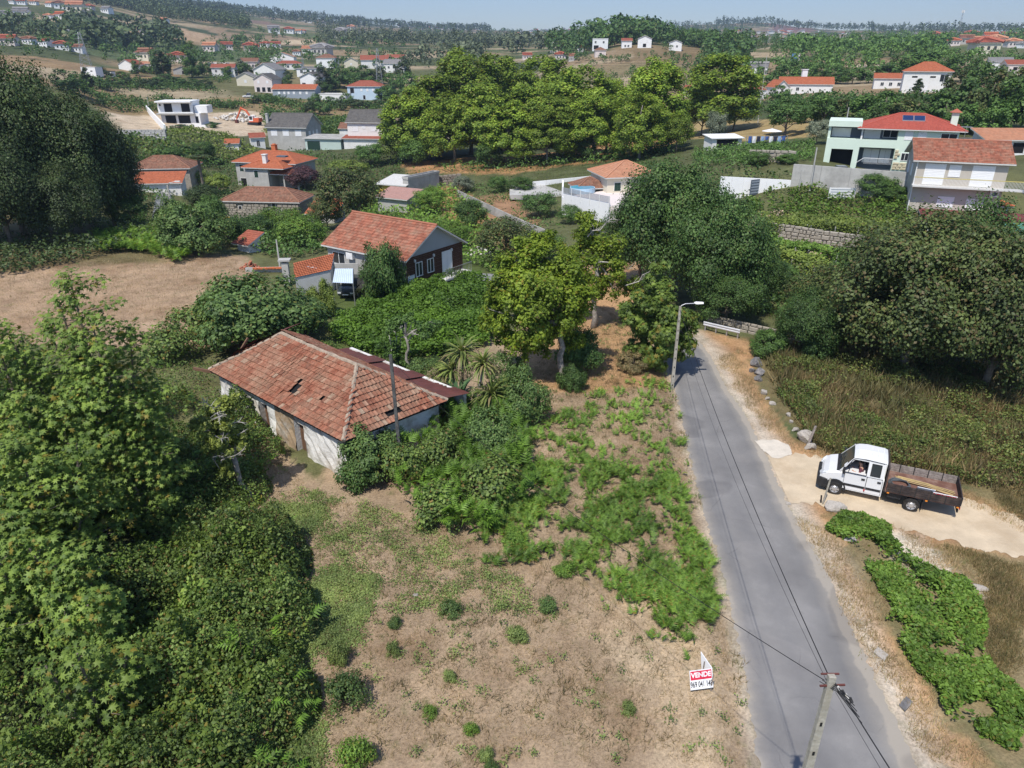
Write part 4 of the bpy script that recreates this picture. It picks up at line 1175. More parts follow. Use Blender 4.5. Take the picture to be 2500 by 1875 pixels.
# ---- villas and houses up the valley: label, col, row, w, d, h, kind, pitch, rot, wall, roof, windows, distance
def fw(*xs, z=1.2, w=1.1, h=1.2, s='s'): return [('f', x, z, w, h, s) for x in xs]
MID = [
 ('cream gabled house left of the pink gabled one', 601, 210, 8.5, 10, 4.2, 'gabley', 26, 6, M_CREAM, T_SLATE, fw(0, z=1.5), 232),
 ('pale pink gabled house with two shutters over a three arched porch', 645, 226, 9.5, 11, 6.2, 'gabley', 27, -8, M_PINK, T_GREY, fw(-2.3, 2.3, z=4.2) + fw(-2.8, 0, 2.8, z=.3, w=1.7, h=2.1, s='o'), 214),
 ('low grey house with long orange roof and white gable', 719, 240, 20, 8, 4.0, 'gablex', 24, -4, M_DGREY, T_OR, fw(-7, -4.5, -2.5, 0, 3, 6, z=1.8, w=.9, h=1.0), 210),
 ('white modern house with sloping dark gable roof', 758, 220, 9, 10, 5.4, 'gabley', 22, -14, M_WHITE2, T_GREY, fw(1.2, z=3.0) + fw(-2.8, z=1, w=1.6, h=2, s='g'), 232),
 ('white house with red hip roof and pale blue ground floor', 890, 244, 14, 9, 5.4, 'hip', 23, -6, M_BLUEW, T_RED, fw(-5, z=2.6, w=1.6, h=2, s='o') + fw(-1, 1.5, 4, z=3.4, w=.8, h=.9) + fw(0, z=.2, w=.9, h=1.6, s='o'), 216),
 ('long low white flat roofed outbuilding among trees', 812, 246, 13, 6, 2.6, 'flat', 0, -14, M_WHITE, M_FASC, fw(4, z=.8, w=1.2, h=.8, s='g'), 206),
 ('grey roofed white gable house behind the pink gabled house', 648, 196, 11, 9, 4.6, 'gabley', 24, -16, M_WHITE, T_SLATE, fw(2, z=2.4), 244),
 ('white house with big terrace above the low grey house', 750, 190, 12, 9, 5.0, 'shed', 6, -6, M_WHITE2, T_SLATE, fw(-3, 1, 4, z=2.6, w=1.6, h=1.6, s='g'), 272),
 ('wide pink house with brown hip roof and chimneys', 650, 176, 16, 9, 4.4, 'hip', 22, -4, M_PINK, T_BRN, fw(-4, 2, 6, z=1.4, s='g'), 300),
 ('house with wide bright red hip roof above the terrace', 704, 170, 17, 9, 3.8, 'hip', 20, 4, M_WHITE, T_RED, fw(-5, 0, 5, z=1.2, w=1.5, h=1.4, s='g'), 310),
 ('tall white house with brown hip roof left of the dark cypress', 796, 166, 12, 9, 6.0, 'hip', 24, -6, M_WHITE2, T_BRN, fw(-3, 1, 4, z=3.8) + fw(-3, 3, z=.8), 320),
 ('white gabled villa above the wide red roof', 690, 155, 15, 9, 4.2, 'gabley', 18, 4, M_WHITE2, T_PALE, fw(-4, 0, 4, z=1.4), 355),
 ('cream gable house below the terraced quarry', 858, 166, 10, 9, 4.6, 'gabley', 26, 10, M_CREAM, T_SLATE, fw(0, z=2), 330),
 ('white house with broad red gable roof near the right pylon', 915, 168, 15, 10, 4.8, 'gablex', 24, 8, M_WHITE, T_RED, fw(-4, 0, 4, z=2), 335),
 ('white house with grey tiled roof and porch beside the plane trees', 962, 178, 12, 9, 5.2, 'gablex', 24, -6, M_WHITE, T_SLATE, fw(-3, 0, 3, z=2.4, s='g'), 308),
 ('pale house with pink roof behind the grey porch house', 966, 158, 11, 8, 4.4, 'gablex', 24, 4, M_CREAM, T_RED, fw(-2, 2, z=2), 345),
 ('long white warehouse roof beside the plane trees', 960, 149, 26, 10, 4.0, 'flat', 0, 0, M_WHITE2, M_WHITE2, fw(-6, 0, 6, z=1, w=2, h=1, s='g'), 400),
 ('white house with red gable roof among garden trees', 547, 188, 13, 8, 5.2, 'gablex', 24, 8, M_WHITE, T_RED, fw(-4, 1, 4, z=2.6, s='g'), 300),
 ('farmhouse with red and white gabled roofs left of the tall cypress', 310, 172, 15, 9, 4, 'gabley', 22, -24, M_WHITE, T_RED, fw(0, z=1.5), 320),
 ('white industrial building half hidden behind the conifer', 218, 184, 14, 10, 6.5, 'flat', 0, -8, M_WHITE2, M_FASC, fw(3, z=3, w=2, h=1, s='g'), 275),
 ('low white shed right of the industrial building', 258, 184, 12, 6, 3, 'flat', 0, -4, M_WHITE, M_SLATE, fw(0, z=.6, w=3, h=1.6, s='o'), 285),
 ('weathered barn with rusty brown roof by the cypress', 446, 182, 12, 9, 3.6, 'gabley', 18, 18, M_GREYW, T_BRN, fw(1, z=.2, w=2.5, h=2.2, s='o'), 305),
 ('long white greenhouse shed below the vineyard', 530, 160, 26, 8, 3.0, 'flat', 0, 0, M_WHITE2, M_WHITE2, fw(-6, 0, 6, z=.7, w=3, h=1.4, s='g'), 380),
 ('long low tiled farm shed in front of the warehouse', 345, 166, 18, 7, 3.0, 'gablex', 20, 0, M_GREYW, T_PALE, fw(-3, 3, z=.6, s='o'), 330),
 ('small brown house with salmon wall among garden trees', 610, 172, 9, 8, 4.6, 'gablex', 22, 8, M_PINK, T_BRN, fw(-2, 2, z=1.8, s='g'), 330),
 # right of the plane trees
 ('white house with red hip roof right of the tall plane tree', 1846, 244, 11, 9, 5.4, 'hip', 24, 10, M_WHITE2, T_RED, fw(-2.4, 2.2, z=3.0, w=1.3, h=1.5), 205),
 ('half hidden house with rusty gable between two plane trees', 1680, 236, 8, 8, 5.4, 'gablex', 30, -30, M_WHITE, T_RED, fw(0, z=2), 240),
 ('long orange roofed house with a big white chimney', 1965, 228, 20, 8, 3.6, 'gablex', 30, -16, M_WHITE, T_OR, fw(-7, -3, z=1, s='g'), 222),
 ('white gable of the long orange roofed house', 1908, 232, 6, 9, 3.4, 'gabley', 40, 8, M_WHITE, T_OR, fw(0, z=1.2, s='g'), 214),
 ('white two storey house with orange hip roof behind the dark cypress', 2256, 226, 13, 10, 6.2, 'hip', 26, -24, M_WHITE, T_OR, fw(-3.5, 1.5, z=4.2, w=1.5, h=.5, s='o') + fw(4.6, z=3.2, w=2.2, h=2.0, s='g') + fw(-4, 0, z=.8), 198),
 ('low wing with orange roof and white chimney beside the hip roofed house', 2172, 216, 12, 8, 3.8, 'gablex', 22, -22, M_WHITE, T_OR, fw(-3, 0, 3, z=1, s='g'), 206),
 ('white house with grey gable roof near the frame edge', 2438, 176, 12, 10, 5.6, 'gablex', 24, -24, M_WHITE, T_SLATE, fw(0, z=3), 225),
 ('red roofed house with brown balcony at the frame edge', 2485, 182, 12, 9, 5.0, 'gablex', 24, -10, M_PINK, T_RED, fw(-2, 2, z=2, w=2, h=1.6, s='o'), 215),
 ('grey tiled cottage with white gable behind the beige house', 2368, 330, 17, 7, 2.8, 'gablex', 26, -2, M_PINK, T_GREY, fw(-6, z=.4, s='g'), 132),
 ('white gabled cottage end beside the grey tiled cottage', 2436, 338, 5.5, 6, 3.0, 'gabley', 30, -4, M_PINK, T_GREY, fw(0, z=1), 126),
 ('low brick coloured tiled shed behind the beige house', 2490, 346, 9, 4, 2.2, 'shed', 14, -4, M_WHITE, T_PALE, fw(0, z=.3, w=1.6, h=1.4, s='o'), 128),
 ('low open shed with white sheet roof above the vegetable garden', 1775, 350, 7, 4.5, 2.2, 'shed', 5, 10, M_WHITE, M_WHITE2, fw(0, z=.1, w=5, h=1.8, s='o'), 140),
 # the hill in the middle
 ('white cube shaped modern house on the wooded hill', 1465, 122, 9.5, 9, 6, 'flat', 0, -4, M_WHITE2, M_WHITE2, fw(-2.5, z=.4, w=3, h=2.2, s='o') + fw(-3, 2, z=3.8, s='g'), 440),
 ('small white house with red roof right of the cube house', 1530, 117, 6.5, 7, 4.4, 'gablex', 22, -4, M_WHITE2, T_RED, fw(-1, 1, z=.6, s='g'), 455),
 ('white gabled villa with chimney on the wooded hill', 1573, 117, 8.5, 8, 5.4, 'gabley', 22, -10, M_WHITE2, T_SLATE, fw(-2, 1.5, z=3) + fw(0, z=.4, w=2, h=2, s='o'), 445),
 ('white house with pink shaded side on the hill', 1648, 124, 8, 8, 5.0, 'gabley', 20, -12, M_WHITE2, T_RED, fw(1, z=2, s='g'), 430),
 ('brown hip roofed house below the cube house', 1466, 138, 7, 7, 4.0, 'hip', 26, 0, M_PINK, T_BRN, fw(0, z=1, s='g'), 395),
 ('pale modern house with slanted roof left of the hill', 1366, 128, 9, 9, 5.0, 'shed', 8, 8, M_CREAM, M_FASC, fw(-1, 2, z=2, w=2, h=1.2, s='g'), 420),
]
for lb, px, py, w, d, h, kd, pt, rt, wm, rm, wi, D in MID:
 gh(lb, px, py, w, d, h, kd, pt, rt, wm, rm, wi, (), D, fasc=M_FASC)
o_ = empty('chimney_stack', at_row(1957, 226, 219), 0, 'broad white chimney on the long orange roof', 'chimney')
b_ = MB(); b_.box(-.8, .8, -.5, .5, 2.5, 6.6); b_.box(-.95, .95, -.65, .65, 6.6, 6.8); b_.build('stack', M_WHITE2, o_)
# ---- mint green house on the terrace
def green_house():
 P = at_row(2165, 405, 118)
 P[2] = z_for_row(P, 404)
 D0 = depth(P); pm = D0 / F * .91
 r = empty('green_house', P, math.radians(-24), 'mint green house with red hip roof, solar panel and dark open garage', 'house')
 r.scale = (.94, .94, .85)
 X = lambda px: (px - 2165) * pm
 def blk(x0, x1, y0, y1, z0, z1, nm, m):
  b = MB(); b.box(x0, x1, y0, y1, z0, z1); return b.build(nm, m, r)
 xl, xm, x2, xr = X(2001), X(2085), X(2177), X(2325)
 h1, h2 = 3.0, 5.9
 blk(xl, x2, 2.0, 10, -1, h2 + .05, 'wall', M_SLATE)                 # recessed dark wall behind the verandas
 blk(x2, xr, 0, 10, -1, h2, 'wall', M_GREEN)
 blk(xl - .3, x2 + .003, 0, 1.997, 2.75, 4.0, 'parapet', M_GREEN)
 blk(xl - .3, xl + .05, .2, 9.9, 2.8, h2 + .02, 'wall', M_GREEN)
 # garage front with opening
 g0, g1 = X(2012), X(2070)
 blk(xl - .3, g0, 0, 6, -1, 2.75, 'wall', M_GREEN); blk(g1, xm, 0, 6, -1, 2.75, 'wall', M_GREEN); blk(g0, g1, 0, 1.5, 2.3, 2.75, 'lintel', M_GREEN)
 blk(g0, g1, 1.9, 1.995, -1, 2.75, 'garage_back', M_SHADEBLK)  # near-black panel, the garage's inner shade is painted on it
 blk(xl - .4, xm - .2, -.2, 7, h2, h2 + .9, 'parapet', M_GREEN)
 blk(xm - .12, xm + .12, .05, .35, 4.0, h2, 'pillar', M_FRAME)
 for px, z, ww, hh, st in ((2030, 4.15, 2.6, 1.35, 's'), (2112, 4.05, 2.2, 1.5, 's'), (2159, 4.3, 1.9, 1.1, 'g'), (2119, .1, 2.1, 2.2, 'd'), (2156, .1, 1.4, 2.2, 'd')):
  window(r, st, Matrix.Translation((X(px), 1.99, z)) @ Matrix.Rotation(math.pi, 4, 'Z'), ww, hh)
 for px, z, ww, hh, st in ((2204, 4.2, 1.0, 1.3, 's'), (2237, 4.2, 1.0, 1.3, 's'), (2302, 4.0, 2.0, 1.3, 'g')):
  window(r, st, Matrix.Translation((X(px), 0, z)) @ Matrix.Rotation(math.pi, 4, 'Z'), ww, hh)
 st = empty('stone_facing'); st.parent = r
 lay_stones(st, x2 + .05, X(2215), -.6, 2.6, -.07, random.Random(4), .8, .42, stone_meshes(mat('cream faced stone', (.55, .48, .33), .9, .2, 1.5), 4, 5), [(X(2198), X(2212), .9, 2.1)])
 window(r, 'g', Matrix.Translation((X(2205), -.02, .95)) @ Matrix.Rotation(math.pi, 4, 'Z'), .9, 1.1)
 rl = MB()
 for x in np.arange(xm + 1.0, x2 - .1, .16): rl.box(x, x + .03, .05, .08, .1, 1.0)
 rl.box(xm + .9, x2 - .05, .03, .1, 1.0, 1.08); rl.beam((xm + .9, .06, 1.03), (xm - .2, -.6, .2), .06); rl.build('railing', M_FRAME, r)
 rw = xr - xm + 1.0
 rloc = Vector(((xm + xr) / 2 + .1, -.2, 0))
 mb = MB(); roof_mesh(mb, 'hip', rw, 10.4, h2, 21, .35)
 rr = mb.build('roof', [tilemat('bright red tiles', (.42, .10, .07), (.5, .2, .14), lich=.08, var=.1), M_FASC], r, rloc)
 sp = MB()
 tn = math.tan(math.radians(21)); cs = 1 / math.cos(math.radians(21))
 xs = X(2186) - rloc.x
 for q in range(2):
  a = xs - .2 + q * 1.55
  def pt(x, y, k): return (x, y, h2 + y * tn + .1 + k)
  sp.poly([pt(a, 2.5, .06), pt(a + 1.5, 2.5, .06), pt(a + 1.5, 4.2, .06), pt(a, 4.2, .06)], 1)
  sp.poly([pt(a + .06, 2.56, .075), pt(a + 1.44, 2.56, .075), pt(a + 1.44, 4.14, .075), pt(a + .06, 4.14, .075)], 0)
  sp.poly([pt(a, 2.5, -.05), pt(a + 1.5, 2.5, -.05), pt(a + 1.5, 2.5, .06), pt(a, 2.5, .06)], 1)
 sp.build('solar_panel', [glass('solar cells', (.015, .03, .10)), M_METAL], rr)
 ch = MB(); cx = X(2314) - rloc.x; ch.box(cx - .45, cx + .45, 4.2, 5.0, 6.2, 8.3); ch.build('chimney', M_GREEN, rr)
 ch = MB(); ch.poly([(cx - .8, 3.9, 8.3), (cx + .8, 3.9, 8.3), (cx, 4.6, 8.9)]); ch.poly([(cx + .8, 3.9, 8.3), (cx + .8, 5.3, 8.3), (cx, 4.6, 8.9)]); ch.poly([(cx - .8, 5.3, 8.3), (cx - .8, 3.9, 8.3), (cx, 4.6, 8.9)]); ch.poly([(cx + .8, 5.3, 8.3), (cx - .8, 5.3, 8.3), (cx, 4.6, 8.9)])
 ch.build('chimney_cap', T_RED, rr)
 # high concrete wall in front
 a, b = at_row(1925, 480, 103), at_row(2215, 490, 101)
 a, b = Vector(a), Vector(b)
 w = empty('concrete_wall', a, math.atan2(b.y - a.y, b.x - a.x), 'tall stained concrete retaining wall below the mint green house', 'wall')
 L = (b - a).length
 top = z_for_row(a, 401) - a.z
 for q in range(4):
  mb = MB(); mb.box(L * q / 4 + .012, L * (q + 1) / 4 - .012, .015 * (q % 2), .4, -2, top); mb.build('panel', M_CONC, w)
green_house()
def beige_house():
 P = at_row(2325, 500, 97)
 pm = depth(P) / F * .84
 w = (2440 - 2212) * pm; d = 8.5
 h = z_for_row(P, 391) - P[2]
 rot = -21
 wins = [('f', (2265 - 2330) * pm, h - 2.75, 2.0, 2.2, 's'), ('f', (2315 - 2330) * pm, h - 1.8, 1.1, 1.2, 's'), ('f', (2385 - 2330) * pm, h - 2.75, 2.1, 2.2, 's'),
   ('f', (2310 - 2330) * pm, h - 5.2, 1.6, 1.1, 's'), ('f', (2383 - 2330) * pm, h - 5.3, 1.6, 1.1, 's'), ('l', 3, h - 2.2, .9, 1.2, 's'), ('l', 6, h - 2.2, .9, 1.2, 's')]
 r = house('beige house with rusty red tiled roof and a long railed balcony', P, w, d, h, 'gablex', 22, rot, M_BEIGE, T_OLD, wins, (), .5, base=3)
 b = MB(); b.box(-w / 2 - .1, w / 2 + 1.6, -1.15, -.003, h - 3.0, h - 2.85); b.build('balcony', M_FASC, r)
 rl = MB()
 for x in np.arange(-w / 2, w / 2 + 1.6, .13): rl.box(x, x + .025, -1.12, -1.09, h - 2.85, h - 1.95)
 rl.build('railing', M_FRAME, r)
 rl = MB(); rl.box(-w / 2 - .1, w / 2 + 1.6, -1.14, -1.07, h - 1.95, h - 1.88); rl.build('handrail', mat('yellowed handrail', (.60, .50, .16), .6, .1, 2), r)
 st = MB()
 for q in range(9): st.box(w / 2 + 1.6 + q * .27, w / 2 + 1.9 + q * .27, -1.15, -.1, h - 3.05 - q * .19, h - 2.87 - q * .19)
 st.build('stair', M_METAL, r)
 ac = MB(); ac.box(w / 2 - 1.2, w / 2 - .35, -.4, -.003, h - 3.75, h - 3.15); ac.cyl((w / 2 - .8, -.41, h - 3.45), (0, 1, 0), .22, .02, 12, 1); ac.build('air_conditioner', [M_FRAME, M_SLATE], r)
 dp = MB(); dp.tube([(-w / 2 + .05, -.1, h - .1), (-w / 2 + .05, -.1, -2)], .06, 6); dp.build('drainpipe', M_FRAME, r)
 an = MB(); an.tube([(.2, 4, h + 2.1), (.2, 4, h + 3.4)], .025, 5)
 for q in range(5): an.beam((-.4 + .02 * q, 4 - .5 + q * .25, h + 3.2), (.8, 4 - .5 + q * .25, h + 3.2), .02)
 an.build('antenna', M_METAL, r)
 P2 = at_row(2400, 512, 93)
 house('dark red sheet roof in front of the beige house', P2, 10.5, 4.5, 1.5, 'shed', 9, -20, M_WHITE, M_REDSH, (), (), .2, 'lean-to', 'lean_to')
 P3 = at_row(2480, 530, 90)
 house('second dark red sheet roof stepping down to the frame edge', P3, 6.5, 5, 1.4, 'shed', 8, -10, M_WHITE, M_REDSH, (), (), .2, 'lean-to', 'lean_to')
 P4 = at_row(2495, 560, 88)
 house('small green sheet roof at the edge under the red roofs', P4, 4.5, 4, 2.2, 'shed', 12, -14, M_WHITE, mat('green sheet', (.10, .27, .20), .6, .1, 1), (), (), .2, 'shed', 'shed')
 P5 = at_row(2448, 478, 99)
 p = empty('porch_roof', P5, math.radians(-6), 'little orange tiled porch roof on white posts beside the stairs', 'porch')
 mb = MB(); roof_mesh(mb, 'hip', 2.6, 1.8, 2.3, 24, .2); mb.build('roof', [T_OR, M_FASC], p)
 for x in (-1, 1):
  b = MB(); b.box(x - .1, x + .1, .1, .3, -1, 2.3); b.build('post', M_WHITE2, p)
beige_house()
# ---- white terrace house with the small pool
def pool_house():
 P = at_row(1545, 486, 112)
 pm = depth(P) / F
 h = z_for_row(P, 428) - P[2]
 r = house('beige house with pale terracotta hip roof behind the big oak', P, 8.5, 8, h, 'hip', 22, 12, M_CREAM, T_PALE, [('f', -2.6, h - 2.2, 1.0, 1.2, 'G')], (), .5)
 Q = at_row(1448, 486, 112)
 hh = z_for_row(Q, 456) - Q[2]
 p = empty('patio', Q, math.radians(10), 'covered patio with brown tiled roof on white posts', 'patio')
 mb = MB(); roof_mesh(mb, 'hip', 4.8, 4.5, hh, 26, .4); mb.build('roof', [T_BRN, M_FASC], p)
 for x in (-2.2, .2, 2.2):
  b = MB(); b.box(x - .15, x + .15, .1, .4, -1, hh); b.build('post', M_WHITE2, p)
 b = MB(); b.box(-2.3, 2.3, 4.2, 4.4, -1, hh); b.build('wall', M_WHITE2, p)
 # terrace wall
 W0 = at_row(1373, 508, 107); W1 = at_row(1485, 536, 100)
 a, c = Vector(W0), Vector(W1)
 t = empty('terrace_wall', a, math.atan2(c.y - a.y, c.x - a.x), 'white terrace wall with slatted fence in front of the pool', 'wall')
 L = (c - a).length
 top = z_for_row(W0, 470) - W0[2]
 mb = MB(); mb.box(0, L, 0, .25, -3, top - .2); mb.build('wall', M_WHITE2, t)
 for q in range(6):
  b = MB(); x = L * q / 5; b.box(x - .05, x + .05, -.06, -.004, top - .9, top + .85); b.build('post', M_FRAME, t)
 sm = MB().box(0, L, -.04, -.01, 0, .09).mesh('slat', mat('grey slat', (.33, .35, .38), .6, .1, 2))
 for q in range(7): link('slat', sm, t, (0, .1, top - .15 + q * .13))
 sd = empty('terrace_wall', a, 0, 'plain white side wall of the pool terrace', 'wall')
 b0 = Vector(at_row(1373, 486, 118)) - a
 mb = MB(); mb.beam((0, 0, top / 2 - 1.2), (b0.x, b0.y, b0.z + top / 2 - 1), .25, top + 1.2); mb.build('wall', M_WHITE2, sd)
 # terrace deck and round pool
 dk = empty('terrace', a, t.rotation_euler.z, 'white paved terrace around the pool', 'terrace')
 mb = MB(); mb.box(.2, L + 3, .3, 10, -.5, top - .55); mb.build('deck', M_PINK, dk)
 wat = glass('pool water', (.10, .42, .60))
 Pp = at_row(1408, 0 + 472, 108)
 po = empty('pool', (a.x + 3.2, a.y + 3.6, a.z + top - .55), 0, 'small round above ground pool with turquoise water', 'pool')
 mb = MB(); mb.tube([(0, 0, 0), (0, 0, .75)], [1.9, 1.9], 24); mb.build('pool_side', mat('pale blue liner', (.45, .62, .75), .5, .05, 2), po)
 mb = MB(); mb.poly([(1.8 * math.cos(q * .2618), 1.8 * math.sin(q * .2618), .76) for q in range(24)]); mb.build('water', wat, po)
 # long white back wall and court
 for lb, (u0, v0, D0), (u1, v1, D1), tp0, wm in (
   ('long white boundary wall running back from the pool terrace', (1300, 462, 128), (1500, 440, 132), (444, 424), M_WHITE2),
   ('white wall beyond the oak with dark sliding gate', (1755, 480, 104), (1925, 482, 103), (431, 440), M_WHITE2),
   ('grey concrete garden wall curving below the vegetable beds', (1115, 470, 128), (1330, 590, 92), None, M_CONC)):
  A_, B_ = Vector(at_row(u0, v0, D0)), Vector(at_row(u1, v1, D1))
  w = empty('boundary_wall', A_, 0, lb, 'wall')
  tz = [z_for_row(q, tp0[k]) - A_.z for k, q in enumerate((A_, B_))] if tp0 else None
  n = 6
  for q in range(n):
   s0, s1 = (B_ - A_) * (q / n), (B_ - A_) * ((q + 1) / n)
   mb = MB()
   m0 = Vector((s0.x, s0.y, TZ(A_.x + s0.x, A_.y + s0.y) - A_.z)); m1 = Vector((s1.x, s1.y, TZ(A_.x + s1.x, A_.y + s1.y) - A_.z))
   dn = Vector((0, 0, -1)); th = Vector((0, .25, 0)); e = (m1 - m0) * .004
   u0_, u1_ = (m0 + Vector((0, 0, 1.3)), m1 + Vector((0, 0, 1.3))) if tz is None else [Vector((m_.x, m_.y, tz[0] + (tz[1] - tz[0]) * k_ / n)) for m_, k_ in ((m0, q), (m1, q + 1))]
   lo0, lo1, hi0, hi1 = m0 + dn + e, m1 + dn - e, u0_ + e, u1_ - e
   for f in ([lo0, lo1, hi1, hi0], [lo1 + th, lo0 + th, hi0 + th, hi1 + th], [hi0, hi1, hi1 + th, hi0 + th], [lo0, hi0, hi0 + th, lo0 + th], [lo1, lo1 + th, hi1 + th, hi1]): mb.poly(f)
   mb.build('wall_panel', wm, w)
 g = empty('gate', at_row(1843, 480, 103), math.radians(30), 'dark grey gate leaf standing open in the white wall', 'gate')
 mb = MB(); mb.box(-1.1, 1.1, -.04, .04, .1, 2.1); mb.build('leaf', M_SLATE, g)
 mb = MB()
 for q in range(5): mb.box(-1.0, 1.0, -.06, -.042, .3 + q * .36, .5 + q * .36)
 mb.build('panel', M_DGREY, g)
 cl = empty('court', at_row(1330, 480, 124), 0, 'pale concrete yard beside the white boundary wall', 'yard')
 mb = MB(); mb.box(-6, 8, -5, 5, -.5, .25); mb.build('slab', M_CONC, cl)
pool_house()
# ---- dry stone walls
def dry_wall(label, pts, h, th=.4, mean=.6, rowh=.33, seed=1, meshes=None):
 P = [Vector(at_row(*p)) for p in pts]
 r = empty('stone_wall', P[0], 0, label, 'stone wall')
 rng = random.Random(seed)
 for a, b in zip(P[:-1], P[1:]):
  L = (b - a).length
  s = empty('stretch', a - P[0], 0); s.parent = r
  s.rotation_euler = (0, 0, math.atan2(b.y - a.y, b.x - a.x))
  sl_ = (b.z - a.z) / L
  c = MB(); c.poly([(0, .03, -1), (L, .03, -1 + b.z - a.z), (L, .03, h + b.z - a.z - .05), (0, .03, h - .05)]); c.poly([(0, .03, h - .05), (L, .03, h + b.z - a.z - .05), (L, th, h + b.z - a.z - .05), (0, th, h - .05)]); c.build('core', M_MORTAR, s)
  x = 0
  z = -.2
  while z < h:
   hh = rowh * rng.uniform(.7, 1.35); x = rng.uniform(-.3, 0)
   while x < L:
    ww = mean * rng.uniform(.55, 1.5)
    o = link('stone', rng.choice(meshes or STD), s, (x + ww / 2, rng.uniform(-.05, .05), z + hh / 2 + sl_ * x), (0, rng.uniform(-.08, .08), 0))
    o.scale = (ww - .04, rng.uniform(.2, .32), hh - .04)
    x += ww
   z += hh
 return r
dry_wall('dry stone wall under the red earth terrace', [(1005, 452, 140), (1120, 452, 138)], 1.7, seed=2, mean=.75, rowh=.45)
dry_wall('dry stone wall behind the flower bed below the beige house', [(1872, 548, 88), (2000, 556, 86), (2130, 560, 85)], 1.9, seed=3, mean=.65, rowh=.42, meshes=STN)
dry_wall('low stone wall at the garden terrace left of the mint green house', [(1830, 402, 116), (1925, 396, 114)], 1.3, seed=4, mean=.8, rowh=.45, meshes=STN)
# ---------------------------------------------------------------- leaves and crowns
def _tmpl(kind):
 if kind == 'quad':      # a small folded leaf
  V = [(0, -.5, 0), (.36, 0, -.10), (0, .5, 0), (-.36, 0, -.10)]
  return np.array(V), np.array([(0, 1, 2), (0, 2, 3)])
 if kind == 'oval':
  V = [(0, -.5, 0), (.28, -.12, -.05), (.22, .25, -.05), (0, .5, 0), (-.22, .25, -.05), (-.28, -.12, -.05)]
  return np.array(V), np.array([(0, 1, 2), (0, 2, 3), (0, 3, 4), (0, 4, 5)])
 if kind == 'long':
  V = [(0, -.5, 0), (.12, 0, -.03), (0, .5, -.10), (-.12, 0, -.03)]
  return np.array(V), np.array([(0, 1, 2), (0, 2, 3)])
 if kind == 'maple':     # five pointed lobes round a centre
  V = [(0, -.05, .04)]
  for a, r in ((-90, .42), (-58, .22), (-20, .55), (8, .22), (38, .60), (64, .26), (90, .62), (116, .26), (142, .60), (172, .22), (200, .55), (238, .22)):
   V.append((r * math.cos(math.radians(a)), r * math.sin(math.radians(a)), -.18 * r))
  n = len(V) - 1
  return np.array(V), np.array([(0, 1 + i, 1 + (i + 1) % n) for i in range(n)])
 if kind == 'frond':     # bracken: pairs of tapering leaflets on a bending stalk
  V, Fc = [], []
  n = 7
  for i in range(n):
   t = i / n
   y, z = t, .28 * math.sin(t * 2.4) - .25 * t * t
   ln = .40 * (1 - t) ** .8 + .03
   wd = .135 * (1 - t) + .04
   for s in (-1, 1):
    k = len(V)
    V += [(0, y - wd * .5, z), (0, y + wd * .7, z), (s * ln, y + .18 + .04 * s, z - .10 * ln - .02)]
    Fc.append((k, k + 1, k + 2))
  return np.array(V), np.array(Fc)
 if kind == 'blade':
  V = [(-.04, 0, 0), (.04, 0, 0), (0.10, .2, 1.0)]
  return np.array(V), np.array([(0, 1, 2)])
 if kind == 'strap':     # sword leaf arching over
  V, Fc = [], []
  prof = [(0, 0, .035), (.35, .10, .05), (.7, .06, .042), (1.0, -.14, .004)]
  for y, z, w in prof: V += [(-w, y, z), (w, y, z)]
  for i in range(3):
   a = 2 * i
   Fc += [(a, a + 1, a + 3), (a, a + 3, a + 2)]
  return np.array(V), np.array(Fc)
TM = {k: _tmpl(k) for k in ('quad', 'oval', 'long', 'maple', 'frond', 'blade', 'strap')}
def unit(v):
 return v / np.maximum(np.linalg.norm(v, axis=-1, keepdims=True), 1e-9)
def leaves_arr(P, Nn, size, kind, rng, updir=None):
 """place a leaf at every P facing Nn; returns vertices and triangles"""
 tv, tf = TM[kind]
 n = len(P)
 Nn = unit(Nn)
 if updir is None:
  t = rng.normal(size=(n, 3))
 else:
  t = updir
 Y = unit(t - Nn * np.sum(t * Nn, -1, keepdims=True))
 X = np.cross(Y, Nn)
 s = np.broadcast_to(np.asarray(size, float), (n,))[:, None, None]
 V = P[:, None] + s * (tv[None, :, 0:1] * X[:, None] + tv[None, :, 1:2] * Y[:, None] + tv[None, :, 2:3] * Nn[:, None])
 Fc = tf[None] + (np.arange(n) * len(tv))[:, None, None]
 return V.reshape(-1, 3), Fc.reshape(-1, 3)
def sph(rng, n):
 return unit(rng.normal(size=(n, 3)))
def clump_leaves(rng, C, R, n, flat=.75, inner=.5):
 """points and normals over clumps of leaves, dense on the lit side, open below"""
 w = R ** 2; w = w / w.sum()
 k = rng.choice(len(C), n, p=w)
 d = sph(rng, n)
 d[:, 2] = np.where((d[:, 2] < -.15) & (rng.random(n) < .35), -d[:, 2], d[:, 2])
 r = R[k] * (inner * .6 + (1 - inner * .6) * rng.random(n) ** .6)
 P = C[k] + d * r[:, None] * np.array([1, 1, flat]) + rng.normal(size=(n, 3)) * (R[k] * .16)[:, None]
 cc = C.mean(0) - np.array([0, 0, .2 * np.ptp(C[:, 2])])
 Nn = d * .6 + unit(P - cc) * .55 + rng.normal(size=(n, 3)) * .38 + np.array([0, 0, .3])
 return P, Nn, k
